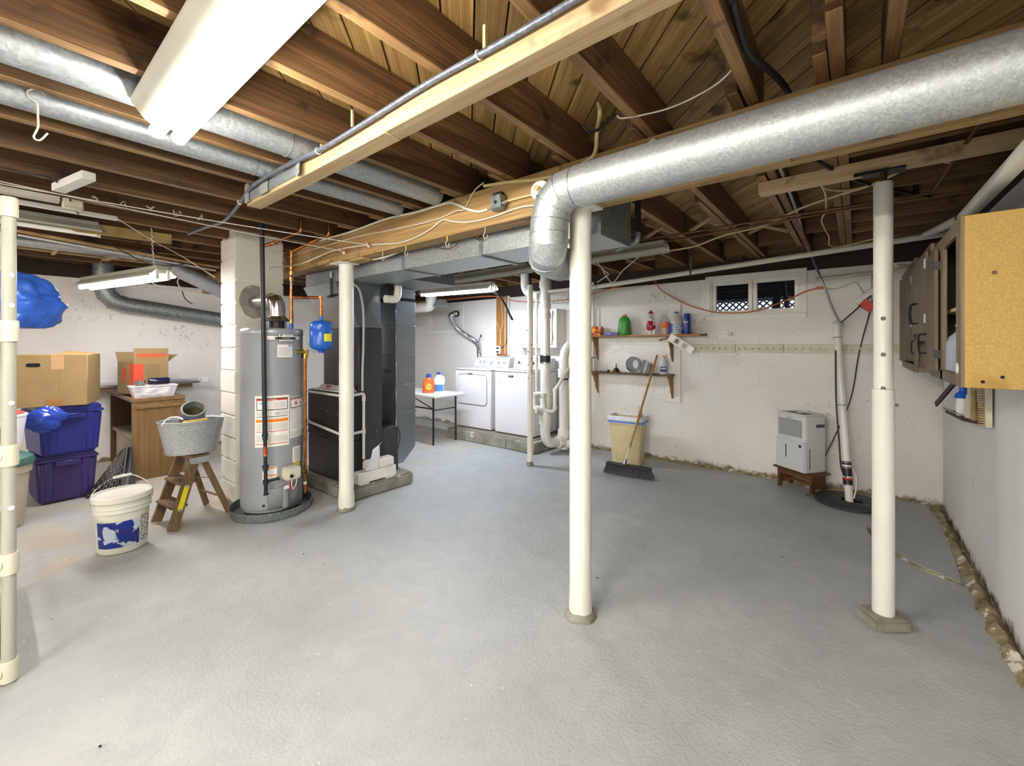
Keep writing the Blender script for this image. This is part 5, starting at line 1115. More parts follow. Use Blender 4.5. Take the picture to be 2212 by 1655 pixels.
MB().tube([(s2x + .13, s2y + .06, .98), (s2x + .10, s2y + .1, .6)], [.022, .004], 8).build('cord', M['black'], d2s)
b = MB()
for k in range(16): p = Vector((s2x + .16 + random.uniform(-.03, .03), s2y + .08, 1.05 + k * .022)); b.tube(spl([p + Vector((random.uniform(-.04, .04), random.uniform(-.03, .03), random.uniform(-.03, .03))) for _ in range(4)], 3), .005, 5)
b.build('wire_bundle', M['iron'], d2s)
t = thing('drain_trap', 'small white plastic trap and vertical pipe against the far wall above the stack', 'pipe')
MB().cyl((-2.86, 5.33, 1.2), (-2.86, 5.33, ZT + .1), .016, n=12).build('pipe', M['pvc'], t, smooth=50); MB().lathe([(0, 0), (.05, 0), (.05, .04), (.03, .05), (0, .05)], 14, T(-2.92, 5.25, 2.08) @ RX(70)).build('trap_cap', M['pvc'], t, smooth=40)
run('corrugated_hose', 'dark corrugated hose dangling beside the varnished board', 'hose', [aty(1064, 628, 3.86), aty(1080, 642, 3.9), aty(1092, 660, 3.92), aty(1100, 678, 3.92), aty(1107, 691, 3.92)], .013, 'cable_black')
# folding table with bottles
ft = thing('folding_table', 'white folding table with thin black legs at the end of the ducts', 'table', (-5.35, 4.28, 0))
MB().box((-.7, -.3, .69), (.73, .3, .725)).build('table_top', M['white_paint'], ft, bev=.008, seg=2)
for xx in (.6, -.6):
    for yy in (-.22, .22): MB().cyl((xx, yy, 0), (xx, yy, .69), .014, n=10).build('leg', M['black'], ft, smooth=50)
    MB().cyl((xx, -.22, .5), (xx, .22, .5), .008, n=8).build('cross_bar', M['black'], ft)
MB().cyl((-.58, -.22, .52), (.6, -.22, .52), .012, n=8).build('cross_bar', M['black'], ft); MB().cyl((.05, -.22, .69), (.6, -.22, .52), .008, n=8).build('brace', M['black'], ft)
def bottle(name, label, cat, loc_, prof, mat, sx=1, sy=1, cap=None, rot=0, n=22, group=None):
    t = thing(name, label, cat, loc_, rot, group)
    MB().lathe(prof, n, None, sx=sx, sy=sy).build('body', mat if not isinstance(mat, str) else M[mat], t, smooth=50)
    if cap: MB().lathe([(0, cap[1]), (cap[0], cap[1]), (cap[0] * .95, cap[2]), (0, cap[2])], 16).build('cap', M[cap[3]] if isinstance(cap[3], str) else cap[3], t, smooth=40)
    return t
M['tide_orange'] = paint('orange_plastic', '#e8622a', .35, .02); M['cap_blue'] = paint('blue_plastic', '#2a4fae', .4, .02); M['bleach'] = paint('white_bottle_plastic', '#e8ebf0', .35, .02)
tb = atz(907, 858, .726); tb2 = atz(922, 856, .726)
CAMZ = lambda p: math.degrees(math.atan2(-p.y, -p.x)) + 90     # turn a thing's -Y face to the camera
d1 = bottle('detergent_bottle', 'orange laundry detergent bottle with a blue cap on the folding table', 'bottle', (-5.02, 4.2, .725), [(0, 0), (.075, 0), (.085, .02), (.085, .14), (.07, .2), (.045, .235), (.035, .24)], 'tide_orange', 1.05, .7, (.042, .238, .285, 'cap_blue'), CAMZ(Vector((-5.02, 4.2, 0))))
M['tide_y'] = paint('label_gold', '#f0c02c', .5, 0)
b = MB(); b.lathe([(0, 0), (.048, 0), (.048, .002), (0, .002)], 20, T(.0, -.0615, .10) @ RX(90)); lb = b.build('round_label', M['tide_y'], d1)
lettering('Tide', .035, T(0, -.0645, .105) @ RX(90), M['cap_blue'], d1)
d2_ = bottle('bleach_bottle', 'white bleach jug with a blue cap behind the detergent', 'bottle', (-4.98, 4.36, .725), [(0, 0), (.075, 0), (.082, .02), (.082, .16), (.06, .22), (.03, .26), (.03, .275)], 'bleach', 1, .75, (.032, .27, .305, 'cap_blue'), CAMZ(Vector((-4.98, 4.36, 0))))
MB().tube(bend([(.02, -.03, .26), (.085, -.03, .22), (.08, -.03, .13)], .03), .013, 8).build('handle', M['bleach'], d2_, smooth=50)
MB().patch(.084, R(-145), R(-35), .02, .12, .002, 8, Matrix.Diagonal((1, .76, 1, 1))).build('label_band', paint('bleach_label', '#4c7fc0', .5, .1, 9), d2_, smooth=50)

# ================================================================ shelves on the far wall
WY = YF - .02                                   # face of the blocks
M['shelf'] = wood('shelf_timber', '#a87437', '#7a4f22', 0, .5); M['shelf_dark'] = wood('dark_shelf_timber', '#6d4a2a', '#45301c', 0, .5); M['bracket'] = wood('bracket_timber', '#a97a3c', '#7d5626', 2, .5)
xu0, xu1 = -2.86, -1.40; zu, zl = 1.575, 1.088
for nm, lb, x1_, z, m in (('wall_shelf', 'upper wooden wall shelf holding bottles on the far wall', xu1, zu, 'shelf'), ('wall_shelf', 'lower dark wooden wall shelf on the far wall', -1.745, zl, 'shelf_dark')):
    t = thing(nm, lb, 'shelf')
    MB().box((xu0, WY - .2, z - .02), (x1_ if z == zl else -2.30, WY, z)).build('board', M[m], t, bev=.002)
    if z == zu: MB().box((-2.298, WY - .2, z - .02), (x1_, WY, z)).build('board', M[m], t, bev=.002)
    MB().box((xu0, WY - .02, z - .115), (x1_ if z == zl else -1.75, WY, z - .021)).build('cleat', M['white_paint'], t)
    for xb in (-1.775, -2.80):
        prof = [(WY - .022, z - .022), (WY - .19, z - .022), (WY - .18, z - .05), (WY - .14, z - .08), (WY - .12, z - .14), (WY - .085, z - .18), (WY - .08, z - .24), (WY - .04, z - .29), (WY - .022, z - .34)]
        if z == zl: prof = [(y, z - .022 + (q - z + .022) * .9) for y, q in prof]
        MB().prism(prof, xb - .012, xb + .012, YZ).build('bracket', M['bracket'], t, bev=.002)
for lb, px_, zt_, zb_ in (('white painted upright board at the free end of the shelves', 1456, 655, 869), ('white painted upright board at the pipe end of the shelves', 1284, 668, 857)):
    q0, q1 = aty(px_, zt_, WY), aty(px_, zb_, WY); MB().box((q0.x - .085, WY - .019, q1.z), (q0.x + .085, WY + .004, q0.z)).build('upright_board', M['white_paint'], None, bev=.003, label=lb, cat='board')
MB().tube([(-1.40, WY - .18, zu - .008), (-1.33, WY - .18, zu - .008)], .006, 6).tube([(-1.345, WY - .18, zu - .03), (-1.345, WY - .18, zu + .014)], .006, 6).build('clamp_bolt', M['iron'], None, label='small iron clamp sticking out of the upper shelf end', cat='clamp')
def sh(px_, z, back=.1): q = aty(px_, 700, WY - back); return Vector((q.x, q.y, z))
def cardbox(name, label, p, sx, sy, sz, mat, rot=0):
    t = thing(name, label, 'box', p, rot); MB().box((-sx / 2, -sy / 2, 0), (sx / 2, sy / 2, sz)).build('carton', M[mat] if isinstance(mat, str) else mat, t, bev=.002); return t
M['fire_print'] = (lambda n: n.out(n.ramp(n.noise(n.co(), 22, 2), [(.35, C('#2a3140')), (.45, C('#c8381f')), (.55, C('#ef8a22')), (.66, C('#f4cc3a'))]), .5))(NT('flame_print'))
cb1 = cardbox('small_carton', 'small carton printed in orange, red and yellow on the upper shelf', sh(1288, zu), .16, .09, .125, 'fire_print', 8)
cb2 = cardbox('flat_carton', 'flat blue carton with a pink corner lying on the upper shelf', sh(1322, zu, .15), .19, .07, .04, 'cap_blue', 6)
MB().box((.03, -.0365, .018), (.094, -.035, .036)).build('pink_panel', paint('pink_print', '#c84a78', .5, 0), cb2); MB().box((-.08, -.0365, .012), (.0, -.035, .03)).build('print_panel', printed('blue_carton_print', '#3a56b4', '#dfe3f0', 0, 2, 60, 6), cb2)
M['jug_green'] = paint('green_plastic', '#3f9a3c', .35, .03)
gj = bottle('detergent_jug', 'green plastic detergent jug with an orange cap on the upper shelf', 'jug', sh(1349, zu, .11), [(0, 0), (.07, 0), (.078, .012), (.078, .09), (.072, .17), (.055, .225), (.03, .245), (.028, .25)], 'jug_green', 1.05, .62, (.027, .248, .272, 'orange'), CAMZ(sh(1349, 0)))
MB().tube(bend([(.03, -.03, .20), (.03, -.052, .16), (.012, -.055, .09), (.012, -.05, .05)], .03), .011, 8).build('handle', M['jug_green'], gj, smooth=50)
fg = thing('figurine', 'small red and white painted figurine with a red hat on the upper shelf', 'figurine', sh(1406, zu, .1), CAMZ(sh(1406, 0)))
M['fig_red'] = paint('glazed_red', '#a8283a', .25, .08, 30); M['fig_white'] = paint('glazed_white', '#e3ddd2', .3, .05, 30); M['fig_skin'] = paint('glazed_skin', '#d9b59a', .3, .05)
MB().lathe([(0, 0), (.04, 0), (.042, .03), (.03, .055), (.028, .06)], 18).build('base', M['fig_white'], fg, smooth=40); MB().lathe([(.035, .055), (.055, .08), (.052, .13), (.036, .18), (.03, .205), (.02, .21)], 20, sx=1, sy=.8).build('robe', M['fig_red'], fg, smooth=50)
MB().lathe([(.034, .175), (.04, .19), (.03, .215), (.012, .235), (0, .24)], 16).build('collar', M['fig_white'], fg, smooth=50); MB().lathe([(0, .228), (.018, .235), (.022, .255), (.018, .272), (0, .28)], 16).build('head', M['fig_skin'], fg, smooth=60); MB().lathe([(.026, .268), (.03, .278), (.02, .292), (.006, .30), (.006, .315), (0, .318)], 14).build('hat', M['fig_red'], fg, smooth=50)
MB().tube([(.03, -.02, .19), (.045, -.04, .15), (.035, -.05, .12)], .011, 8).build('arm', M['fig_white'], fg, smooth=60); MB().lathe([(0, 0), (.018, .0), (.02, .06), (0, .075)], 10, T(.045, -.03, .005)).build('side_figure', M['fig_white'], fg, smooth=50)
M['clear'] = glass('clear_bottle_plastic', '#cfd4cf', .12, .45)
cl = bottle('soap_bottle', 'clear bottle with an orange label and amber liquid on the upper shelf', 'bottle', sh(1437, zu, .1), [(0, 0), (.05, 0), (.052, .01), (.052, .16), (.035, .21), (.016, .235), (.016, .28), (.024, .285), (.024, .295), (0, .297)], 'clear', 1, .8)
MB().lathe([(0, .002), (.048, .002), (.049, .085), (0, .085)], 18, sy=.8).build('liquid', paint('amber_liquid', '#d0822a', .2, .03), cl, smooth=40); MB().lathe([(.0535, .085), (.0535, .155)], 20, sy=.8).build('label_band', paint('orange_label', '#d9742a', .5, .06, 20), cl, smooth=40)
wj = bottle('water_jug', 'cloudy plastic jug with a blue and white label on the upper shelf', 'jug', sh(1461, zu, .1), [(0, 0), (.068, 0), (.072, .01), (.072, .14), (.06, .19), (.03, .235), (.026, .26)], paint('cloudy_plastic', '#d5d2c2', .3, .04), 1, .85, (.026, .258, .275, 'cap_blue'))
MB().lathe([(.0735, .02), (.0735, .135)], 22, sy=.86).build('label_band', printed('jug_label', '#d9dce0', '#5a6fae', 0, 2, 45, 4), wj, smooth=40); MB().patch(.0745, R(-160), R(-110), .02, .135, .001, 5, Matrix.Diagonal((1, .86, 1, 1))).build('blue_panel', M['cap_blue'], wj)
ac = bottle('aerosol_can', 'tall blue aerosol can at the end of the bottle row', 'can', sh(1484, zu, .12), [(0, 0), (.036, 0), (.037, .005), (.037, .215), (.034, .225), (.034, .25), (0, .25)], paint('blue_can_paint', '#1c3f9e', .3, .05, 20))
cyl_lettering('Max', .04, .0378, R(-125), .15, M['paper'], ac); MB().patch(.0376, R(-150), R(-60), .10, .108, .0006, 6).build('red_stripe', M['red'], ac)
# lower shelf
fn = bottle('funnel', 'small black plastic funnel upside down on the lower shelf', 'funnel', sh(1331, zl, .12), [(.0, .0), (.046, 0), (.046, .012), (.03, .045), (.008, .062), (.005, .115), (0, .115)], 'black'); 
sd = thing('flashlight', 'short black and yellow tool lying beside the funnel', 'tool', sh(1318, zl, .12)); MB().cyl((-.04, 0, .014), (.0, 0, .014), .014, n=12).build('head', M['black'], sd, smooth=40); MB().cyl((.0, 0, .012), (.04, 0, .012), .01, n=12).build('grip', M['yellow'], sd, smooth=40)
bg = thing('bagged_belt', 'coiled black hose in a clear plastic bag leaning on the lower shelf', 'bag', sh(1374, zl, .1), 10)
for k in range(3): MB().tube([((.08 - .01 * k) * math.cos(a) - .03 + .012 * k, .03 * k - .04, .11 + (.085 - .006 * k) * math.sin(a)) for a in [2 * PI * j / 22 for j in range(23)]], .017, 7, cap=False).build('hose_coil', M['cable_black'] if k % 2 == 0 else M['iron'], bg, smooth=50)
for k in range(3): MB().box((.045 + .04 * k, -.03, .0), (.078 + .04 * k, .02, .19 - .015 * k), RY(14)).build('grey_part', M['iron'] if k != 1 else M['fix_grey'], bg, bev=.004)
b = MB(); n = 12
for j in range(n + 1):
    for i in range(n + 1):
        u, v = i / n * 2 - 1, j / n; e = (1 - abs(u) ** 3); b.v.append(Vector((u * .155 + .03, -.05 - .02 * e * math.sin(PI * v) + .014 * noise.noise(Vector((u * 3, v * 4, 1))), v * .245 * (1 - .12 * u))))
for j in range(n):
    for i in range(n): a = j * (n + 1) + i; b.f.append((a, a + 1, a + n + 2, a + n + 1))
b.build('plastic_bag', glass('clear_bag_plastic', '#e8ecef', .15, .22), bg, smooth=60)
sp = bottle('spray_bottle', 'grey trigger spray bottle with a navy label on the lower shelf', 'bottle', sh(1433, zl, .13), [(0, 0), (.05, 0), (.052, .01), (.052, .12), (.04, .165), (.02, .19), (.018, .21)], paint('pale_grey_plastic', '#c3c9cf', .35, .03), 1, .75, (.02, .21, .228, 'orange'), CAMZ(sh(1433, 0)))
MB().box((-.025, -.012, .226), (.03, .012, .262)).build('trigger_head', M['white_paint'], sp, bev=.006); MB().prism([(.03, .24), (.036, .24), (.026, .19), (.02, .195)], -.006, .006, Matrix(((1, 0, 0, 0), (0, 0, -1, 0), (0, 1, 0, 0), (0, 0, 0, 1)))).build('trigger', M['red'], sp)
MB().box((-.038, -.0405, .03), (.038, -.0385, .095)).build('label_panel', paint('navy_label', '#26306e', .5, .05), sp); MB().box((-.028, -.0415, .065), (.028, -.0404, .078)).build('label_band', M['paper'], sp)
lettering('orange', .014, T(0, -.0405, .115) @ RX(90), M['ink'], sp)
mg = thing('magazine', 'magazines standing at the pipe end of the lower shelf', 'magazine', sh(1284, zl, .12)); 
for k in range(3): MB().box((-.03 + .018 * k, -.06, 0), (-.018 + .018 * k, .06, .2 - .01 * k)).build('leaflet', M['paper'] if k != 1 else M['olive_wood'], mg)
# plastic dispenser hung askew, peg
dsn = thing('bag_dispenser', 'white plastic dispenser frame hanging askew from a peg under the shelf', 'holder')
q = aty(1471, 743, WY - .2); Mx = T(q) @ RY(33) @ RX(90)
frm = rrect(-.155, -.042, .155, .042, .012)
b = MB(); b.tube([Vector((x, y, 0)) for x, y in frm + [frm[0]]], .009, 6, Mx, cap=False); b.build('rim', M['pvc'], dsn, smooth=50)
for cx_, rr in ((-.055, .036), (.045, .036)): b = MB(); b.tube([(cx_ + rr * math.cos(a), rr * 1.05 * math.sin(a), 0) for a in [2 * PI * j / 20 for j in range(21)]], .007, 6, Mx, cap=False); b.build('opening_ring', M['pvc'], dsn, smooth=50)
MB().box((-.15, -.04, -.004), (-.095, .04, .002), Mx).box((.085, -.04, -.004), (.15, .04, .002), Mx).box((-.02, -.04, -.004), (.012, .04, .002), Mx).build('web', M['pvc'], dsn)
MB().cyl(q + Vector((-.13, .02, .075)), q + Vector((-.25, -.03, .045)), .012, n=10).build('wood_peg', M['bracket'], None, smooth=50, label='round wooden peg carrying the white plastic dispenser', cat='peg')
# peg rail
pz0, pz1 = 1.362, 1.455; M['rail'] = paint('cream_rail_paint', '#cfcdb6', .5, .05)
xs_ = [aty(p, 750, WY).x for p in (1496, 1589.5, 1693.5, 1830, 1945)]
for i, (a, c_) in enumerate(zip(xs_, xs_[1:])):
    t = thing('peg_rail', 'cream painted peg rail board on the far wall, %s from the shelves' % ('first', 'second', 'third', 'fourth')[i], 'peg rail', group='peg rails along the far wall')
    MB().box((a + .003, WY - .02, pz0), (c_ - .003, WY + .003, pz1)).build('board', M['rail'], t, bev=.003)
    n = max(4, int(round((c_ - a) / .068)))
    for k in range(n):
        x = a + (c_ - a) * (k + .5) / n; MB().cyl((x, WY - .018, pz0 + .045), (x, WY - .065, pz0 + .052), .011, n=8).build('peg', M['rail'], t, smooth=40)
q = aty(1577, 722, WY); MB().cbox((q.x, WY - .012, q.z), (.045, .03, .045), None).build('wall_bolt', M['rail'], None, bev=.006, label='square painted bolt head on the bare block wall', cat='bolt')
q = aty(1830, 612, WY); t = thing('conduit', 'cream painted conduit strip high on the far wall right of the window', 'conduit'); MB().cyl((aty(1762, 608, WY).x, WY - .012, q.z + .06), (XR - .01, WY - .012, q.z + .10), .02, n=12).build('pipe', M['rail'], t, smooth=50)

# ================================================================ broom, bin, dehumidifier, sump
br = thing('push_broom', 'push broom with dark bristles leaning its wooden handle on the shelf', 'broom')
ha, hb = Vector((-2.22, 4.46, .085)), Vector((-1.72, 4.51, .085)); hd = hb - ha; mbh = T(ha) @ RZ(math.degrees(math.atan2(hd.y, hd.x))); L = hd.length
MB().box((0, -.03, 0), (L, .03, .035), mbh).build('head_block', M['cable_black'], br, bev=.006)
b = MB()
for i in range(58):
    for j in range(4):
        x = L * (i + .5) / 58 + random.uniform(-.002, .002); y = -.024 + .016 * j; sp_ = (x / L - .5) * .06
        b.add([(x - .0028, y - .003, .001), (x + .0028, y - .003, .001), (x, y + .003, .001), (x + sp_ - .003, y * 1.9 - .006, -.083), (x + sp_ + .003, y * 1.9 - .006, -.083), (x + sp_, y * 1.9 + .003, -.083)], [(0, 1, 4, 3), (1, 2, 5, 4), (2, 0, 3, 5), (3, 4, 5)], mbh)
bs = b.build('bristles', paint('navy_bristles', '#262b38', .6, .3, 60), br); bs['kind'] = 'stuff'
h0_ = ha.lerp(hb, .42) + Vector((0, 0, .03)); h1_ = Vector((-1.955, 5.30, 1.335)); 
h1_ = h0_ + (Vector((-1.955, 5.16, 1.12)) - h0_) * 1.20
MB().cyl(h0_, h1_, .0125, n=12).build('handle', wood('handle_timber', '#c79a53', '#9c7136', 2, .45), br, smooth=50); dh = (h1_ - h0_).normalized()
MB().cyl(h0_ + dh * .06, h0_ + dh * .2, .0135, n=12).build('paper_sleeve', M['aged'], br, smooth=50); MB().cyl(h0_ - dh * .01, h0_ + dh * .05, .019, .016, 12).build('socket', M['steel'], br, smooth=50)
wb = thing('waste_bin', 'tall beige plastic waste bin lined with a white bag', 'bin', (-2.19, 4.98, 0), 7)
M['beige'] = paint('beige_plastic', '#cdbf94', .45, .04)
b = MB(); lo = rrect(-.165, -.115, .165, .115, .03); hi = rrect(-.205, -.15, .205, .15, .035); lo2 = rrect(-.155, -.105, .155, .105, .03); n = len(lo)
b.add([(x, y, 0) for x, y in lo] + [(x, y, .56) for x, y in hi] + [(x * .96, y * .95, .56) for x, y in hi] + [(x, y, .02) for x, y in lo2], [(i, (i + 1) % n, n + (i + 1) % n, n + i) for i in range(n)] + [(n + i, n + (i + 1) % n, 2 * n + (i + 1) % n, 2 * n + i) for i in range(n)] + [(2 * n + i, 2 * n + (i + 1) % n, 3 * n + (i + 1) % n, 3 * n + i) for i in range(n)] + [tuple(range(n - 1, -1, -1)), tuple(range(3 * n, 4 * n))])
b.build('bucket', M['beige'], wb, smooth=30)
MB().box((-.12, -.134, .05), (-.11, -.125, .5), RX(-3.5)).build('rib', M['beige'], wb)
b = MB(); hh = rrect(-.212, -.157, .212, .157, .035, 6); n = len(hh)
for k, (s_, z) in enumerate(((1.0, .50), (1.015, .535), (1.02, .575), (.95, .585), (.93, .56), (.90, .50))):
    for i, (x, y) in enumerate(hh): b.v.append(Vector((x * s_, y * s_, z + .016 * noise.noise(Vector((x * 22, y * 22, k * .7))))))
for k in range(5):
    for i in range(n): b.f.append((k * n + i, k * n + (i + 1) % n, (k + 1) * n + (i + 1) % n, (k + 1) * n + i))
b.build('bin_liner', paint('white_bag_plastic', '#dfe0e6', .3, .08, 20), wb, smooth=60)
b = MB()
for i in range(n): x, y = hh[i]; x2, y2 = hh[(i + 1) % n]; b.add([(x * 1.012, y * 1.012, .505), (x2 * 1.012, y2 * 1.012, .505), (x2 * 1.02, y2 * 1.02, .53), (x * 1.02, y * 1.02, .53)], [(0, 1, 2, 3)])
b.build('blue_drawstring', paint('blue_ribbon', '#5d82c9', .5, .05), wb, smooth=60)
wk = thing('wicker_stick', 'bundle of thin wooden sticks standing in the waste bin', 'sticks', (-2.10, 4.98, .05), 0)
for k in range(6): MB().cyl((random.uniform(-.01, .01), random.uniform(-.01, .01), 0), (.05 + .012 * k, .02 * math.sin(k), .66 - .02 * k), .003, n=6).build('stick', M['bracket'], wk)
DR = -37; dc = Vector((-.435, 5.155, 0))
st = thing('wooden_stool', 'low varnished wooden step stool under the dehumidifier', 'stool', dc + Vector((.0, .0, 0)), DR + 6)
M['stool'] = wood('varnished_stool_timber', '#7f5729', '#4a3015', 0, .35)
MB().box((-.21, -.12, .185), (.21, .12, .205)).build('top', M['stool'], st, bev=.004)
for sx2 in (-1, 1):
    b = MB(); YZp = Matrix(((0, 0, 1, 0), (1, 0, 0, 0), (0, 1, 0, 0), (0, 0, 0, 1)))
    b.prism([(-.105, 0), (-.06, 0), (-.04, .05), (.04, .05), (.06, 0), (.105, 0), (.10, .184), (-.10, .184)], sx2 * .165 - .011, sx2 * .165 + .011, YZp); b.build('leg', M['stool'], st, bev=.002)
for yy in (-.09, .09): MB().box((-.153, yy - .008, .135), (.153, yy + .008, .184)).build('apron', M['stool'], st, bev=.002)
MB().box((-.153, -.012, .07), (.153, .012, .095)).build('stretcher', M['stool'], st, bev=.002)
dhm = thing('dehumidifier', 'light grey dehumidifier with a louvred front standing on the stool', 'dehumidifier', dc + Vector((.0, .0, .205)), DR)
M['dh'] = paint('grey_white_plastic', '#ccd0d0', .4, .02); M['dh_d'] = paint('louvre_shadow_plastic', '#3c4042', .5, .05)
b = MB(); b.prism(rrect(-.165, -.135, .165, .135, .035, 5), 0, .565); b.build('housing', M['dh'], dhm, bev=.016, seg=3, smooth=35)
MB().box((-.168, -.142, .004), (.168, -.05, .31)).build('water_bucket', M['dh'], dhm, bev=.012, seg=2)
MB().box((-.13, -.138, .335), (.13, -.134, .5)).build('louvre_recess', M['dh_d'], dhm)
for k in range(11): MB().box((-.132, -.143, .338 + .0148 * k), (.132, -.135, .346 + .0148 * k)).build('louvre', M['dh'], dhm)
MB().box((-.045, -.0035, .12), (-.036, .002, .25), T(0, -.141, 0)).build('water_gauge', M['black'], dhm); MB().box((.164, -.085, .04), (.1685, -.077, .24)).build('side_slot', M['black'], dhm); MB().box((.105, -.146, .245), (.13, -.141, .27)).build('indicator', M['black'], dhm); MB().box((-.03, -.139, .515), (.03, -.134, .523)).build('badge', M['chrome'], dhm)
MB().box((-.08, -.1, .5655), (.12, .0, .568)).build('control_panel', M['iron'], dhm); MB().box((0, -.05, .568), (.03, -.03, .5695)).build('display', emis('green_display', '#b9e060', .6), dhm); MB().box((.164, -.0, .44), (.167, .10, .47)).build('hand_grip', M['dh_d'], dhm)
run('power_cord', 'grey power cord rising from behind the dehumidifier to the outlet strip', 'cord', [(-.25, 5.25, .32), aty(1835, 870, 5.34), aty(1856, 760, 5.34), aty(1880, 670, 5.35), aty(1886, 640, 5.36)], .0055, 'iron')
run('power_cord', 'black float cord hanging from the sump pipe to its clamps', 'cord', [aty(1805, 757, 5.12), aty(1806, 860, 5.1), aty(1813, 960, 5.05), aty(1817, 1010, 5.02), aty(1828, 1032, 4.96)], .0065, 'cable_black')
run('power_cord', 'black cord with a red flag running up from the sump pipe', 'cord', [aty(1813, 700, 5.2), aty(1850, 668, 5.25), aty(1868, 650, 5.3), aty(1890, 632, 5.34)], .006, 'cable_black')
q = aty(1874, 660, 5.27); MB().box((-.055, -.002, -.045), (.055, .002, .045), T(q) @ RY(38)).build('red_flag_tag', paint('red_vinyl', '#c0301f', .5, .05), None, label='square red tag hanging on the black cord', cat='tag')
q = aty(1870, 640, 5.34); MB().box((-.10, -.02, -.03), (.10, .02, .03), T(q) @ RY(-40)).build('outlet_strip', M['white_paint'], None, bev=.008, label='white outlet strip fixed at a slant on the far wall', cat='outlet')
q = aty(1890, 620, 5.35); MB().cbox(q, (.05, .05, .26)).build('outlet_box', M['galv_dark'], None, bev=.004, label='grey metal outlet box half behind the adjustable post', cat='outlet box')
# sump
sm = thing('sump_cover', 'round black plastic sump lid broken open round the pipe', 'lid', (-.055, 4.985, 0))
b = MB(); n = 40; ri = .262
gap = lambda a: 1.0
out_ = [(ri * math.cos(2 * PI * k / n), ri * math.sin(2 * PI * k / n)) for k in range(n)]
poly = []
for k in range(n + 1):
    a = R(-78) + 2 * PI * k / n
    poly.append((ri * (1 + .012 * noise.noise(Vector((k, 0, 0)))) * math.cos(a), ri * math.sin(a)))
cut = [(.10, -.13), (.11, -.02), (.06, .06), (-.03, .05), (-.09, -.02), (-.02, -.10)]
top = poly[:-1]
# outer ring + top made of wedges that stop at the cut-out
import itertools
inner = []
for k in range(n):
    a = R(-78) + 2 * PI * k / n; inner.append(((.085 + .03 * noise.noise(Vector((math.cos(a) * 2, math.sin(a) * 2, 8)))) * math.cos(a) + .02, (.07 + .03 * noise.noise(Vector((math.cos(a) * 2, math.sin(a) * 2, 9)))) * math.sin(a) - .02))
vs_ = [(x, y, .0) for x, y in top] + [(x, y, .02) for x, y in top] + [(x * .94, y * .94, .028) for x, y in top] + [(x, y, .034) for x, y in inner] + [(x, y, .02) for x, y in inner]
fs_ = []
for k in range(n):
    j = (k + 1) % n
    for r_ in range(4): fs_.append((r_ * n + k, r_ * n + j, (r_ + 1) * n + j, (r_ + 1) * n + k))
b.add(vs_, fs_); M['sump_black'] = paint('dusty_black_plastic', '#33383d', .6, .25, 12, .3, 30, spot=('#8f9396', 11, .66)); b.build('lid', M['sump_black'], sm, smooth=30)
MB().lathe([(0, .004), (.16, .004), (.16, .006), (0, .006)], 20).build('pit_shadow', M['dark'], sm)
sp_ = thing('sump_pipe', 'white plastic sump discharge pipe with black clamps leaning to the wall', 'pipe')
s0, s1 = Vector((-.05, 4.965, .0)), aty(1808, 712, 5.2); sd_ = s1 - s0
def sz(z): return s0 + sd_ * ((z - s0.z) / sd_.z)
MB().cyl(sz(.01), sz(1.62), .031, n=18).build('pipe', M['pvc'], sp_, smooth=50); MB().cyl(sz(.90), sz(1.35), .033, n=18).build('sleeve', M['pvc'], sp_, smooth=50)
MB().tube(bend([sz(1.58), sz(1.66), Vector((s1.x + .02, WY + .01, 1.62))], .06, 6), .035, 16).build('elbow', M['pvc'], sp_, smooth=50)
for z, hh, m in ((.34, .03, 'black'), (.29, .03, 'black'), (.24, .05, 'black'), (.205, .022, 'red'), (.16, .06, 'black')): MB().cyl(sz(z), sz(z + hh), .037, n=18).build('rubber_coupling', M[m], sp_, smooth=50)
for z in (.36, .31, .165, .225): ring(sz(z), sd_, .038, .003, 18).build('hose_clamp', M['steel'], sp_)
for z in (1.52, .88): ring(sz(z), sd_, .034, .003, 18).build('zip_tie', M['iron'], sp_)
run('air_hose', 'thin clear hose bowing beside the sump pipe', 'hose', [sz(.31) + Vector((.04, 0, 0)), sz(.24) + Vector((.06, 0, 0)), sz(.14) + Vector((.055, 0, 0)), sz(.05) + Vector((.035, 0, 0))], .006, 'pvc')
q = atz(1775, 1058, 0)
strip([(-.42, 5.33), (-.28, 5.22), (-.22, 5.12), (-.30, 5.05), (-.36, 4.95)], .10, .02, .02, 'broken_floor_edge', M['raw'], 12, 6)

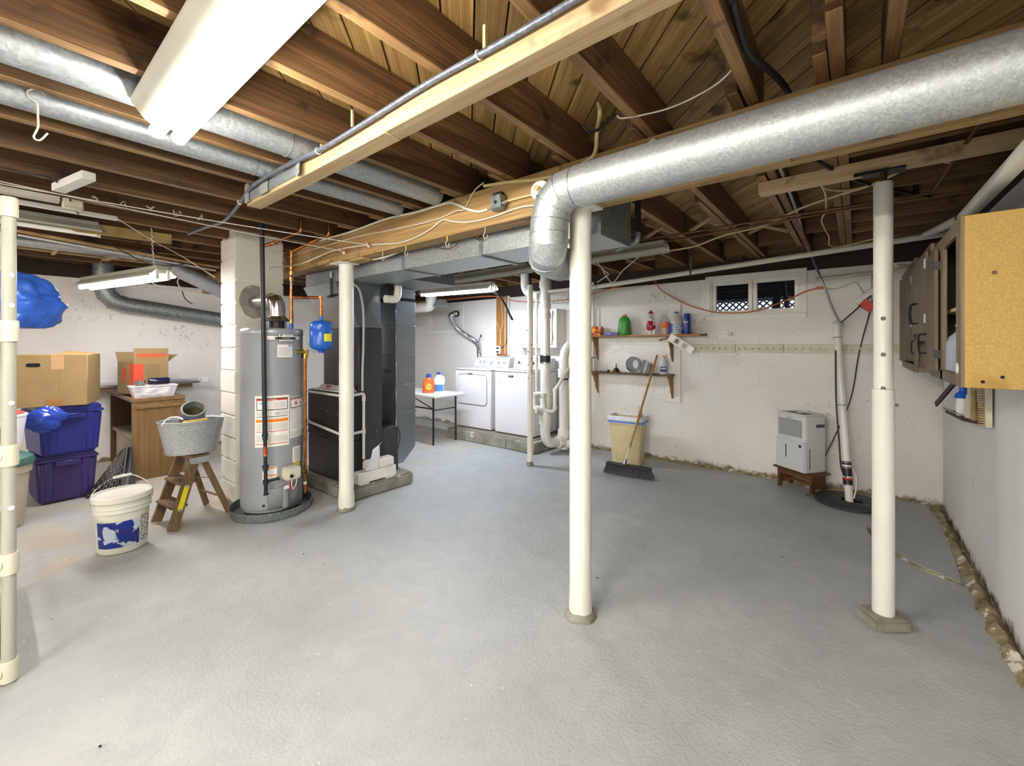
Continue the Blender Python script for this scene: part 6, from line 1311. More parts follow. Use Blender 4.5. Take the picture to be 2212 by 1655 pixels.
# ================================================================ storage on the left
M['shelf_pvc'] = paint('grey_white_pvc_post', '#a6a89a', .45, .04); M['fit_pvc'] = paint('cream_pvc_fitting', '#cdcab6', .45, .03)
ps_ = thing('plastic_shelf', 'plastic pipe shelving with grey posts and cream fittings at the picture edge', 'shelf', (-3.29, -.17, 0))
zs = (.05, .51, .975, 1.51)
for sx in (.45, -.45):
    for sy in (.23, -.23):
        p = MB().cyl((sx, sy, 0), (sx, sy, 2.04), .0225, n=20).build('post', M['shelf_pvc'], ps_, smooth=50)
        MB().lathe([(0, 2.085), (.026, 2.085), (.029, 2.08), (.029, 2.0), (.0235, 2.0)], 20, T(sx, sy, 0)).build('cap_fitting', M['fit_pvc'], p, smooth=40)
        for z in zs:
            b = MB(); b.lathe([(.0235, z - .045), (.029, z - .045), (.0305, z - .03), (.0305, z + .035), (.029, z + .045), (.0235, z + .045)], 20, T(sx, sy, 0)); b.cyl((sx, sy - (.02 if sy > 0 else -.02), z), (sx, sy - (.08 if sy > 0 else -.08), z), .029, n=16)
            b.box((sx - .02, sy - .1 if sy > 0 else sy + .02, z + .028), (sx + .02, sy - .02 if sy > 0 else sy + .1, z + .034)); b.build('tee_fitting', M['fit_pvc'], p, smooth=40)
        for z in (1.75, 1.2, .75, 1.62): MB().cyl((sx + .021, sy + .006, z), (sx + .0245, sy + .007, z), .010, n=8).build('paint_scuff', M['paper'], p)
for z in zs:
    MB().box((-.44, -.2, z + .005), (.44, .2, z + .026)).build('shelf_board', M['fit_pvc'], ps_, bev=.004)
    for sy in (.23, -.23): MB().cyl((-.43, sy, z), (.43, sy, z), .018, n=12).build('rail', M['shelf_pvc'], ps_, smooth=50)
    for sx in (.45, -.45): MB().cyl((sx, -.2, z), (sx, .2, z), .018, n=12).build('rail', M['shelf_pvc'], ps_, smooth=50)
def crumple(name, label, cat, c, s, seed, mat, n=64, m=44, rough_=.5, zmin=None):
    b = MB(); c = Vector(c)
    for j in range(m + 1):
        for i in range(n):
            a = 2 * PI * i / n; t_ = PI * j / m; d = Vector((math.sin(t_) * math.cos(a), math.sin(t_) * math.sin(a), math.cos(t_)))
            k = 1 + rough_ * noise.noise(d * 1.4 + Vector((seed, 0, 0))) + rough_ * .5 * abs(noise.noise(d * 3.2 + Vector((0, seed, 0)))) + .035 * noise.noise(d * 8)
            q = Vector((d.x * s[0] * k, d.y * s[1] * k, d.z * s[2] * k)) + c
            if zmin is not None: q.z = max(q.z, zmin)
            b.v.append(q)
    for j in range(m):
        for i in range(n): b.f.append((j * n + i, j * n + (i + 1) % n, (j + 1) * n + (i + 1) % n, (j + 1) * n + i))
    return b.build(name, mat, None, smooth=50, label=label, cat=cat)
M['tarp'] = paint('blue_tarp', '#2f62c9', .35, .12, 9, .5, 14); M['bagblue'] = paint('blue_plastic_bag', '#2545a8', .25, .15, 9, .5, 14)
crumple('tarp_bundle', 'crumpled bright blue tarp bundle on the plastic shelf', 'tarp', (-3.42, .06, 1.655), (.17, .20, .15), 3.3, M['tarp'], rough_=.36, zmin=1.537)
t = thing('black_bag', 'black bag with a strap loop on top of the blue tarp', 'bag'); 
b = MB(); b.lathe([(0, 0), (.05, .0), (.06, .03), (.04, .06), (0, .07)], 12, T(-3.44, .05, 1.765)); b.build('pouch', M['black'], t, smooth=50)
MB().tube(spl([(-3.43, .07, 1.82), (-3.43, .12, 1.84), (-3.43, .15, 1.80), (-3.43, .12, 1.775)], 5), .006, 6).build('strap', M['black'], t, smooth=50)
# totes
M['tote_b'] = paint('navy_tote_plastic', '#232a78', .38, .04); M['tote_p'] = paint('purple_tote_plastic', '#30265f', .4, .04)
def tote(label, mat, z0, sx, sy, h, rot, org, lid):
    t = thing('storage_tote', label, 'tote', (org[0], org[1], z0), rot)
    a = (-sx / 2 * .86, -sy / 2 * .86, sx / 2 * .86, sy / 2 * .86); c_ = (-sx / 2 * .96, -sy / 2 * .96, sx / 2 * .96, sy / 2 * .96)
    MB().frustum(a, c_, .004, h * .86).build('tub', mat, t, bev=.02, seg=3)
    MB().box((-sx / 2, -sy / 2, h * .84), (sx / 2, sy / 2, h * .9)).build('rim', mat, t, bev=.008, seg=2)
    MB().box((-sx / 2 + .02, -sy / 2 + .015, h * .88), (sx / 2 - .02, sy / 2 - .015, h * (1.0 if lid else .95))).build('lid', mat, t, bev=.012, seg=2)
    for yy in (-sy * .28, sy * .28):      # moulded ribs on the end face
        MB().frustum((sx / 2 * .84, yy - sy * .06, sx / 2 * .885, yy + sy * .06), (sx / 2 * .94, yy - sy * .06, sx / 2 * .985, yy + sy * .06), .03, h * .84).build('rib', mat, t, bev=.006)
    MB().box((sx / 2 - .004, -sy * .2, h * .74), (sx / 2 + .022, sy * .2, h * .85)).build('handle_lip', mat, t, bev=.006)
    return t
tote('purple storage tote at the bottom of the stack', M['tote_p'], 0, .58, .42, .455, 4, (-5.96, .455, 0), False)
tote('navy blue storage tote stacked on the purple one', M['tote_b'], .434, .6, .44, .455, 8, (-5.93, .46, 0), True)
M['card'] = paint('brown_cardboard', '#917b50', .75, .05, 6, .15, 60); M['card_d'] = paint('cardboard_edge', '#8d6c38', .8, .05)
cb = thing('cardboard_box', 'large plain cardboard box with a hand hole on top of the totes', 'box', (-5.88, .435, .891), -17)
MB().box((-.24, -.24, 0), (.24, .24, .47)).build('carton', M['card'], cb, bev=.004)
b = MB(); b.prism(rrect(-.155, .36, -.065, .395, .017), 0, .0015, Matrix(((0, 0, 1, .2405), (1, 0, 0, 0), (0, 1, 0, 0), (0, 0, 0, 1)))); b.build('hand_hole', M['dark'], cb)
MB().box((.2405, .0, .335), (.242, .085, .465)).build('tape', paint('clear_brown_tape', '#a88350', .3, .05), cb); MB().box((.2405, -.03, .0), (.242, .075, .07)).build('tape', paint('shiny_brown_tape', '#9a6f2e', .25, .08), cb)
MB().add([(.24, .02, .468), (.24, .235, .468), (-.2, .235, .478), (-.2, .02, .50)], [(0, 1, 2, 3)]).build('top_flap', M['card_d'], cb); MB().box((.2402, .052, .0), (.241, .055, .47)).build('flap_seam', M['card_d'], cb)
crumple('plastic_bag', 'loose dark blue plastic bag draped beside the navy tote', 'bag', (-5.5, .33, .80), (.07, .12, .10), 8.1, M['bagblue'], rough_=.3)
cn = thing('trash_can', 'beige trash can with a dull green lid behind the plastic shelf', 'bin', (-5.28, .075, 0)); M['tan'] = paint('tan_plastic', '#b7ad98', .5, .04)
MB().lathe([(0, 0), (.13, 0), (.135, .01), (.165, .42), (.18, .43), (.185, .5), (0, .5)], 28, sx=1, sy=.9).build('can_body', M['tan'], cn, smooth=40); MB().lathe([(.195, .49), (.2, .51), (.19, .55), (.12, .585), (0, .595)], 28, sx=1, sy=.9).build('lid', paint('green_plastic_lid', '#3f6a60', .45, .05), cn, smooth=40)
MB().box((-.03, -.05, .588), (.03, .05, .615)).build('lid_handle', M['iron'], cn, bev=.008)
wp = thing('white_pail', 'white pail with a red rim standing on the green lidded trash can', 'pail', (-5.3, .075, .617)); MB().lathe([(0, 0), (.10, 0), (.135, .26), (.14, .26), (.14, .275), (.12, .275)], 26).build('pail', M['bleach'], wp, smooth=40); MB().lathe([(0, .276), (.12, .276), (.125, .285), (.09, .30), (0, .31)], 24).build('red_lid', M['red'], wp, smooth=40)
# desk with open end
dk_ = thing('wooden_desk', 'worn brown wooden desk with an open shelf end against the left wall', 'desk')
M['desk'] = wood('desk_veneer', '#80623a', '#5e4728', 2, .5, .6); M['desk_d'] = wood('desk_dark_edge', '#5a4026', '#3c2a18', 2, .6); M['desk_top'] = paint('grey_desk_edge', '#8f8576', .55, .08)
dx0, dx1, dy0, dy1, dz = -7.22, -5.98, .97, 1.43, .875
MB().box((dx0, dy0, dz - .04), (dx1 + .01, dy1, dz)).build('top', M['desk'], dk_, bev=.003); MB().box((dx0 + .02, dy0 - .004, dz - .038), (dx1 - .02, dy0 + .004, dz - .003)).build('top_edge', M['desk_top'], dk_)
MB().box((dx1 - .022, dy0, .0), (dx1, dy1, dz - .041)).build('side_panel', M['desk'], dk_, bev=.002); MB().box((dx0, dy0, 0), (dx0 + .03, dy1, dz - .041)).build('side_panel', M['desk_d'], dk_)
MB().box((dx0 + .03, dy1 - .015, 0), (dx1 - .022, dy1, dz - .041)).build('back_panel', M['desk'], dk_); MB().box((dx0 + .03, dy0 + .015, .40), (dx1 - .023, dy1 - .016, .43)).build('shelf', M['desk_top'], dk_, bev=.003)
MB().box((dx0 + .03, dy0 + .05, .02), (dx1 - .023, dy0 + .065, .40)).build('lower_panel', M['tan'], dk_); MB().box((dx1 - .001, dy0 + .03, dz - .115), (dx1 + .018, dy1 + .02, dz - .075)).build('rail_strip', M['desk'], dk_, bev=.004)
b = MB(); b.tube(spl([(dx1 + .001, 1.2, .55), (dx1 + .001, 1.22, .585), (dx1 + .001, 1.235, .60)], 4), .002, 4); b.build('scratch', M['dark'], dk_)
tb_ = thing('tray', 'dark wooden tray poking out under the box on the desk', 'tray', (-6.75, .99, dz)); MB().box((-.3, -.08, 0), (.3, .2, .02)).build('panel', M['desk_d'], tb_, bev=.003)
hb = thing('cardboard_box', 'open moving box with red printing and a raised flap on the desk', 'box', (-6.42, 1.14, dz + .021), 10)
sx, sy, sz_ = .42, .32, .36
b = MB(); b.box((-sx / 2, -sy / 2, 0), (sx / 2, -sy / 2 + .004, sz_)).box((-sx / 2, sy / 2 - .004, 0), (sx / 2, sy / 2, sz_)).box((-sx / 2, -sy / 2 + .004, 0), (-sx / 2 + .004, sy / 2 - .004, sz_)).box((sx / 2 - .004, -sy / 2 + .004, 0), (sx / 2, sy / 2 - .004, sz_)).box((-sx / 2, -sy / 2, 0), (sx / 2, sy / 2, .004)); b.build('carton', M['card'], hb)
MB().box((sx / 2 - .004, -sy / 2, sz_), (sx / 2, sy / 2, sz_ + .155)).build('raised_flap', M['card'], hb); MB().add([(-sx / 2, sy / 2, sz_), (sx / 2, sy / 2, sz_), (sx / 2, sy / 2 + .1, sz_ + .08), (-sx / 2, sy / 2 + .1, sz_ + .08)], [(0, 1, 2, 3)]).build('side_flap', M['card'], hb)
MB().add([(-sx / 2, -sy / 2, sz_), (-sx / 2, sy / 2, sz_), (-sx / 2 - .06, sy / 2, sz_ + .11), (-sx / 2 - .06, -sy / 2, sz_ + .11)], [(0, 1, 2, 3)]).build('side_flap', M['card'], hb)
M['box_red'] = paint('red_box_print', '#cf4a28', .7, .04); RXY = Matrix(((0, 0, 1, sx / 2), (1, 0, 0, 0), (0, 1, 0, 0), (0, 0, 0, 1)))      # text plane on the +X face
MB().box((sx / 2 + .0005, -.135, sz_ + .058), (sx / 2 + .0015, .135, sz_ + .092)).build('red_banner', M['box_red'], hb)
lettering('HEAVY DUTY SMALL', .021, RXY @ T(0, sz_ + .075, .002), M['card'], hb, sx=.86); lettering('PEQUEÑA PESADO', .015, RXY @ T(0, sz_ + .04, .0012), M['box_red'], hb); lettering('16 in. W x 12 in. D x 12 in. H', .0095, RXY @ T(0, sz_ + .11, .0012), M['box_red'], hb)
MB().box((sx / 2 + .0005, -sy / 2, .0), (sx / 2 + .0012, -sy / 2 + .085, sz_ - .02)).build('red_corner', M['box_red'], hb); MB().box((sx / 2 - .10, -sy / 2 - .0012, .0), (sx / 2, -sy / 2 - .0004, sz_ - .02)).build('red_corner', M['box_red'], hb)
MB().box((sx / 2 + .0005, -.06, .14), (sx / 2 + .0012, .08, .34)).build('print_panel', printed('box_list_print', '#917b50', '#6a5430', 1, 2, 110, 8), hb)
MB().box((-.08, -sy / 2 - .0012, .15), (.02, -sy / 2 - .0004, .29)).build('logo_square', M['box_red'], hb); lettering('MOVING', .02, T(-.03, -sy / 2 - .001, .12) @ RX(90), M['box_red'], hb)
MB().box((.075, -sy / 2 - .0012, .03), (.095, -sy / 2 - .0004, .055)).build('green_mark', M['green'], hb)
# clear bin with pale contents, can, dark tube
bn = thing('plastic_bin', 'clear plastic bin full of white knotted cord on the desk edge', 'bin', (-6.075, 1.165, dz))
b = MB(); a_ = (-.075, -.165, .075, .165); c2_ = (-.092, -.2, .092, .2)
q = lambda r, z: [(r[0], r[1], z), (r[2], r[1], z), (r[2], r[3], z), (r[0], r[3], z)]
b.add(q(a_, .002) + q(c2_, .125), [(0, 3, 2, 1), (0, 1, 5, 4), (1, 2, 6, 5), (2, 3, 7, 6), (3, 0, 4, 7)]); b.build('tub', glass('frosted_bin_plastic', '#e6e4ea', .3, .5), bn)
b = MB(); rr_ = rrect(-.096, -.204, .096, .204, .015); b.tube([(x, y, .125) for x, y in rr_ + [rr_[0]]], .005, 5, cap=False); b.build('rim', M['bleach'], bn, smooth=50)
for k in range(5):
    b = MB(); pts = [(random.uniform(-.06, .06), random.uniform(-.15, .15), random.uniform(.02, .10)) for _ in range(9)]; b.tube(spl(pts, 6), .013, 7); b.build('knotted_cord', paint('white_cord_%d' % k, '#ded9d2', .8, .08, 30), bn, smooth=50)
tn = bottle('tin_can', 'small round tin sitting in the clear bin', 'tin', (-6.07, 1.05, dz + .128), [(0, 0), (.045, 0), (.045, .05), (.047, .052), (.047, .058), (0, .056)], 'steel')
tu = thing('dark_canister', 'dark blue bottle lying across the clear bin', 'bottle', (-6.07, 1.12, dz + .13)); MB().lathe([(0, 0), (.028, 0), (.036, .01), (.036, .05), (.038, .055), (.038, .17), (.03, .19), (0, .19)], 20, T(0, 0, .04) @ RX(-90)).build('body', paint('dark_blue_glass', '#171a33', .2, .1), tu, smooth=40)
for i, (x, z, w_, h_, y0, y1, m, lb) in enumerate(((-7.1, dz + .025, .02, .05, .45, 1.78, 'desk', 'brown wooden slat lying along the wall behind the boxes'), (-7.08, dz + .065, .03, .03, .35, 1.86, 'steel', 'shiny metal blind rail lying on the brown slat'), (-7.1, dz + .098, .05, .028, .5, 1.84, 'appl_g', 'grey metal rail on top of the blind rail'))):
    lumber('wall_slat' if i == 0 else 'blind_rail', lb, (x, y0, z), (x, y1, z), w_ if i else .02, h_, m, 'slat' if i == 0 else 'rail')
q = Vector((-7.07, 1.90, dz + .09)); MB().box((-.03, -.03, -.04), (.03, .06, .04), T(q)).build('rail_end_bag', glass('rail_bag_plastic', '#e6e8ea', .2, .7), None, bev=.01, label='clear plastic bag over the ends of the metal rails', cat='bag')
# black perforated mat slumped against the desk
mt = thing('rubber_mat', 'black perforated rubber mat slumped against the desk', 'mat')
def mp(u, v):                                  # u 0..1 along the floor, v 0..1 up the slope; the free side slants
    y = (.585 + .26 * v) * (1 - u) + (.95 + .01 * v) * u; z = .012 + .36 * v - .05 * v * (1 - u) ** 2
    return Vector((-5.64 - .26 * v - .05 * u + .025 * math.sin(u * 5 + v * 2), y, z))
nu, nv = 15, 14; b = MB()
for i in range(nu + 1): b.tube([mp(i / nu, k / 10) for k in range(11)], .0065, 5)
for j in range(nv + 1): b.tube([mp(k / 10, j / nv) for k in range(11)], .0065, 5)
b.build('web', M['black'], mt, smooth=50)
b = MB()
for i in range(11):
    for j in range(11): q = mp(i / 10, j / 10); b.v.append(Vector((q.x - .022, q.y, max(.003, q.z - .012))))
b.f += [(i * 11 + j, i * 11 + j + 1, i * 11 + 12 + j, i * 11 + 11 + j) for i in range(10) for j in range(10)]
b.build('backing', M['dark'], mt, smooth=50)
b = MB()
for i in range(nu):
    for j in range(nv):
        if (i + j) % 2 == 0: b.cbox(mp((i + .5) / nu, (j + .5) / nv) + Vector((.004, 0, .002)), (.004, .011, .005))
sp2 = b.build('glints', M['pine_trim'], mt); sp2['kind'] = 'stuff'
b = MB(); b.tube([mp(.72, k / 10) + Vector((.012, 0, .004)) for k in range(11)], .012, 6); b.build('edge_band', M['iron'], mt, smooth=50)
b = MB()
for i in range(9):
    for j in range(9): q = mp(.74 + .26 * i / 8, j / 8); b.v.append(q + Vector((.02 + .02 * math.sin(PI * i / 8), 0, .004)))
b.f += [(i * 9 + j, i * 9 + j + 1, i * 9 + 10 + j, i * 9 + 9 + j) for i in range(8) for j in range(8)]
b.build('folded_flap', M['black'], mt, smooth=50)
# paint bucket
bk = thing('plastic_bucket', 'white plastic bucket with a torn blue label and wire handle', 'bucket', (-4.1, .615, 0)); ba = math.atan2(-.615, 4.1)
M['bkt'] = paint('white_bucket_plastic', '#dcdcd0', .4, .03, 6); prof = [(0, 0), (.132, 0), (.136, .012), (.149, .275)]
for k in range(3): prof += [(.151, .28 + .028 * k), (.161, .284 + .028 * k), (.161, .289 + .028 * k), (.152, .292 + .028 * k)]
prof += [(.154, .365)]
MB().lathe(prof, 44).build('body', M['bkt'], bk, smooth=35); MB().lathe([(.158, .355), (.167, .358), (.168, .392), (.163, .398), (.15, .398), (.143, .388), (0, .386)], 44).build('lid', M['bkt'], bk, smooth=35)
M['bkt_blue'] = (lambda n: n.out(n.mix(n.ramp(n.noise(n.co((1, 1, 1), False), 7, 5, .55), [(.545, (0, 0, 0, 1)), (.56, (1, 1, 1, 1))]), C('#152a80'), C('#b9c4d6')), .4))(NT('torn_blue_label'))
def conep(a0, a1, z0, z1, mat, name, par, off=.0012):
    b = MB(); n = 16
    for i in range(n + 1):
        a = ba + R(a0 + (a1 - a0) * i / n)
        for z in (z0, z1): r_ = .136 + .013 * z / .275 + off; b.v.append(Vector((r_ * math.cos(a), r_ * math.sin(a), z)))
    b.f = [(2 * i, 2 * i + 2, 2 * i + 3, 2 * i + 1) for i in range(n)]; return b.build(name, mat, par, smooth=60)
lbk = conep(-62, 38, .045, .225, M['bkt_blue'], 'blue_label', bk); conep(40, 72, .045, .235, printed('bucket_side_print', '#dcdcd0', '#3a3a3a', 1, 2, 60, 5), 'side_label', bk)
cyl_lettering('US', .022, .149, ba + R(-14), .165, M['paper'], lbk); cyl_lettering('7', .035, .149, ba + R(24), .15, M['paper'], lbk)
MB().tube(spl([(.166 * math.cos(ba + R(-88)), .166 * math.sin(ba + R(-88)), .33), (.155 * math.cos(ba + R(-85)), .155 * math.sin(ba + R(-85)), .42), (-.01, -.06, .50), (-.01, .05, .505), (.155 * math.cos(ba + R(85)), .155 * math.sin(ba + R(85)), .42), (.166 * math.cos(ba + R(88)), .166 * math.sin(ba + R(88)), .33)], 8), .0032, 6).build('wire_handle', M['steel'], bk, smooth=50)
MB().cyl((-.01, -.05, .503), (-.01, .05, .508), .009, n=10).build('hand_grip', M['bkt'], bk, smooth=50)
# step ladder
sl = thing('step_ladder', 'small weathered wooden step ladder under the galvanised tub', 'ladder')
M['ladder'] = wood('weathered_ladder_timber', '#8d7650', '#5d4a2c', 2, .7)
A, B_, C_, D = Vector((-4.44, .87, 0)), Vector((-4.12, .905, 0)), Vector((-4.60, 1.26, 0)), Vector((-4.25, 1.33, 0))
tA, tB, tC, tD = Vector((-4.475, 1.05, .53)), Vector((-4.225, 1.08, .53)), Vector((-4.50, 1.10, .52)), Vector((-4.245, 1.13, .52))
def plank_between(p, q, w_, th, name, mat, par, side):
    d = q - p; z = d.normalized(); x = side.normalized(); y = z.cross(x).normalized(); m = Matrix((x, y, z)).transposed().to_4x4(); m.translation = p
    b = MB(); k = .5 * w_ * abs(d.xy.length / d.z)
    b.box((-th / 2, -w_ / 2, 0), (th / 2, w_ / 2, d.length), m)
    for v in b.v:
        if v.z < .04 and name == 'rail': v.z = max(0, v.z)
    return b.build(name, mat, par, bev=.003)
sd1 = (B_ - A); 
for p, q in ((A, tA), (B_, tB)): plank_between(p, q, .075, .024, 'rail', M['ladder'], sl, sd1)
for p, q in ((C_, tC), (D, tD)): plank_between(p, q, .045, .022, 'rear_leg', M['ladder'], sl, sd1)
for f in (.32, .64):
    p, q = A.lerp(tA, f), B_.lerp(tB, f); m = T((p + q) / 2) @ RZ(math.degrees(math.atan2(sd1.y, sd1.x))); L = (q - p).length
    MB().box((-L / 2, -.06, -.011), (L / 2, .055, .011), m).build('tread', M['ladder'], sl, bev=.004)
for p, q, f in ((A, tA, .28), (B_, tB, .28), (B_, tB, .60), (C_, tC, .3), (D, tD, .3)):
    c = p.lerp(q, f); s_ = sd1.normalized() * (1 if p in (B_, D) else -1); MB().cyl(c + s_ * .011, c + s_ * .017, .011, n=10).build('bolt', M['steel'], sl)
p, q = C_.lerp(tC, .28), D.lerp(tD, .28); MB().cyl(p, q, .009, n=8).build('rear_rung', M['ladder'], sl)
for p0, p1 in ((A.lerp(tA, .72), C_.lerp(tC, .62)), (B_.lerp(tB, .72), D.lerp(tD, .62))): MB().tube([p0, p1], .008, 5, flat=.4).build('spreader', M['galv_dark'], sl)
m = T((tA + tB + tC + tD) / 4) @ RZ(math.degrees(math.atan2(sd1.y, sd1.x))); MB().box((-.15, -.075, -.004), (.15, .075, .014), m).build('top_step', M['ladder'], sl, bev=.003); MB().box((-.155, -.07, -.05), (-.142, .07, .0), m).box((.142, -.07, -.05), (.155, .07, .0), m).build('top_bracket', M['galv'], sl)
c = B_.lerp(tB, .44); z = (tB - B_).normalized(); x = sd1.normalized(); y = z.cross(x); mm = Matrix((x, y, z)).transposed().to_4x4(); mm.translation = c
MB().prism(rrect(-.018, -.10, .018, .10, .017), .0, .001, mm @ Matrix(((0, 0, 1, .0125), (1, 0, 0, 0), (0, 1, 0, 0), (0, 0, 0, 1)))).build('yellow_sticker', M['yellow'], sl)
# oval tub
ov = thing('galvanised_tub', 'oval galvanised metal tub sitting on the step ladder', 'tub', (-4.36, 1.09, .542), 74)
b = MB(); b.lathe([(0, .003), (.172, .003), (.178, .006), (.226, .27), (.232, .275), (.23, .28), (.223, .275), (.172, .012), (0, .01)], 44, sx=1, sy=.68); b.build('tub', M['galv'], ov, smooth=35)
for z in (.235, .215): k = .178 + .048 * z / .27; b = MB(); b.tube([(k * math.cos(a), k * .68 * math.sin(a), z) for a in [2 * PI * j / 44 for j in range(45)]], .003, 5, cap=False); b.build('bead', M['galv'], ov, smooth=60)
pcn = bottle('paint_can', 'open paint can tilted inside the galvanised tub', 'can', (0, 0, 0), [(0, 0), (.083, 0), (.083, .19), (.087, .194), (.087, .2), (.074, .2), (.074, .187), (.076, .06), (0, .06)], paint('paint_splashed_tin', '#8e9790', .4, .15, 12, metal=.4), n=30)
mcan = T(-4.43, 1.12, .775) @ RZ(math.degrees(math.atan2(-1.1, 4.34))) @ RY(43); FR[pcn] = mcan; W[pcn] = mcan; pcn.matrix_basis = mcan
MB().lathe([(0, .12), (.0755, .12)], 24).build('dried_paint', paint('dried_brown_paint', '#4d452c', .5, .2, 9), pcn); lw = MB().patch(.0835, R(-75), R(62), .06, .182, .001, 14).build('label', paint('can_label_blue', '#24407e', .5, .15, 7, c2='#8fa0b4'), pcn, smooth=50)
cyl_lettering('KRYLON', .03, .0855, R(4), .125, M['paper'], lw, sx=1.15)
MB().cyl((-4.24, 1.0, .822), (-4.22, 1.16, .83), .009, .011, 10).build('brush_handle', paint('yellow_lacquer', '#d7b650', .4, .04), None, smooth=50, label='yellow wooden brush handle across the tub rim', cat='brush')
run('wire_bail', 'white coated wire loop sticking up in the tub', 'wire', [(-4.32, .88, .80), (-4.33, .92, .85), (-4.31, .98, .86), (-4.27, 1.02, .83), (-4.28, 1.05, .80)], .006, 'bleach')
b = MB(); b.add([(-4.28, .96, .80), (-4.25, 1.0, .815), (-4.26, 1.03, .85), (-4.29, .99, .835)], [(0, 1, 2, 3)]); b.build('putty_knife', M['steel'], None, label='steel putty knife blade showing inside the tub', cat='tool')

# ================================================================ wall cabinets on the right
M['cab'] = wood('greyed_cabinet_timber', '#85755c', '#5c4c38', 2, .5, .7); M['cab_in'] = wood('cabinet_inside', '#5a4b33', '#3c3222', 2, .7)
M['chip'] = (lambda n: (lambda v: n.out(n.mix(n.ramp(n.noise(v, 3.1, 5, .7), [(.56, (0, 0, 0, 1)), (.66, (.8, .8, .8, 1))]), n.mix(n.ramp(n.noise(v, 330, 3, .7), [(.40, (0, 0, 0, 1)), (.6, (1, 1, 1, 1))]), C('#9f8242'), C('#bd9f55')), C('#957633')), .65))(n.co()))(NT('yellow_chipboard'))
cf, cbk = .31, .592
c1 = thing('wall_cabinet', 'wall cabinet with a bare yellow chipboard end panel and open front', 'cabinet')
y0, y1, z0, z1 = 2.37, 3.2, 1.285, 1.95
MB().box((cf + .012, y0 - .004, z0), (cbk, y0 + .012, z1 - .003)).build('end_panel', M['chip'], c1, bev=.002)
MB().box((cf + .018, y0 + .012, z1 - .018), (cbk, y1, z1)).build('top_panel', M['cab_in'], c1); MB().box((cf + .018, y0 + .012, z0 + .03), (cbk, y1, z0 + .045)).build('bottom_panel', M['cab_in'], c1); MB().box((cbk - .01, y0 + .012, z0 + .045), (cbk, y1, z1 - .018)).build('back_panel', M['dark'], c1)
MB().box((cf + .018, y1 - .018, z0 + .045), (cbk - .01, y1, z1 - .018)).build('divider', M['cab_in'], c1); MB().box((cf + .03, y0 + .012, 1.6), (cbk - .01, y1 - .018, 1.615)).build('inner_shelf', M['pine'], c1)
for a, c_, q, w_ in ((y0 - .003, y0 + .08, z0, z1), (2.80, 2.86, z0, z1 - .05), (y1 - .05, y1, z0, z1)): MB().box((cf, a, q), (cf + .018, c_, w_)).build('stile', M['cab'], c1, bev=.003)
MB().box((cf, y0 + .081, z1 - .055), (cf + .017, y1 - .051, z1)).build('rail', M['cab'], c1, bev=.003); MB().box((cf, y0 + .081, z0), (cf + .017, y1 - .051, z0 + .05)).build('rail', M['cab'], c1, bev=.003)
d1 = MB().box((cf - .02, 2.875, z0 + .035), (cf - .002, 3.19, z1 - .04), ).build('door', M['cab'], c1, bev=.004)
def pull(x, y, z, L, par): MB().tube(bend([(x, y, z), (x - .03, y, z), (x - .034, y, z + L * .5), (x - .03, y, z + L), (x, y, z + L)], .012), .0045, 6).build('handle', M['iron'], par, smooth=50)
pull(cf - .02, 3.15, z0 + .12, .1, d1)
for z in (z0 + .1, z1 - .14): MB().box((cf - .021, 2.868, z), (cf + .002, 2.877, z + .04)).build('hinge', M['iron'], c1)
MB().cyl((cf - .001, y0 + .035, z0 + .072), (cf - .004, y0 + .035, z0 + .072), .022, n=18).build('round_sticker', M['paper'], c1)
for x, z in ((.42, 1.33), (.37, 1.31), (.56, 1.33)): MB().cyl((x, y0 - .006, z), (x, y0 - .003, z), .006, n=8).build('screw_hole', M['dark'], c1)
MB().cyl((.40, y0 - .006, 1.72), (.40, y0 - .003, 1.72), .008, n=8).build('stain_spot', M['desk'], c1)
c2 = thing('wall_cabinet', 'middle wall cabinet with paired doors above an open niche', 'cabinet'); y0, y1, z0, z1 = 3.21, 4.0, 1.30, 2.0
MB().box((cf + .018, y0, z1 - .018), (cbk, y1, z1)).build('top_panel', M['cab_in'], c2); MB().box((cbk - .01, y0, z0), (cbk, y1, z1)).build('back_panel', M['cab_in'], c2); MB().box((cf + .018, y0, z0), (cbk - .01, y0 + .018, z1 - .018)).build('side_panel', M['cab'], c2); MB().box((cf + .018, y1 - .018, z0), (cbk - .01, y1, z1 - .018)).build('side_panel', M['cab'], c2); MB().box((cf + .018, y0 + .018, 1.49), (cbk - .01, y1 - .018, 1.505)).build('niche_top', M['cab'], c2)
MB().box((cf, y0, z1 - .05), (cf + .018, y1, z1)).build('rail', M['cab'], c2, bev=.003); MB().box((cf, y0, 1.475), (cf + .018, y1, 1.53)).build('rail', M['cab'], c2, bev=.003); MB().box((cf, y0, z0), (cf + .018, y0 + .05, z1 - .051)).build('stile', M['cab'], c2, bev=.003); MB().box((cf, y1 - .05, z0), (cf + .018, y1, z1 - .051)).build('stile', M['cab'], c2, bev=.003)
for i, (a, c_) in enumerate(((y0 + .03, (y0 + y1) / 2 - .003), ((y0 + y1) / 2 + .003, y1 - .03))):
    d_ = MB().box((cf - .02, a, 1.52), (cf - .002, c_, z1 - .035)).build('door', M['cab'], c2, bev=.005); pull(cf - .02, c_ - .05 if i == 0 else a + .05, 1.58, .12, d_)
    for z in (1.57, z1 - .13): MB().box((cf - .024, (a - .012) if i == 0 else c_, z), (cf + .001, a if i == 0 else c_ + .012, z + .05)).build('hinge', M['aged'], c2)
c3 = thing('wall_cabinet', 'far wall cabinet beside the corner with its door ajar', 'cabinet'); y0, y1, z0, z1 = 4.01, 5.04, 1.262, 2.05
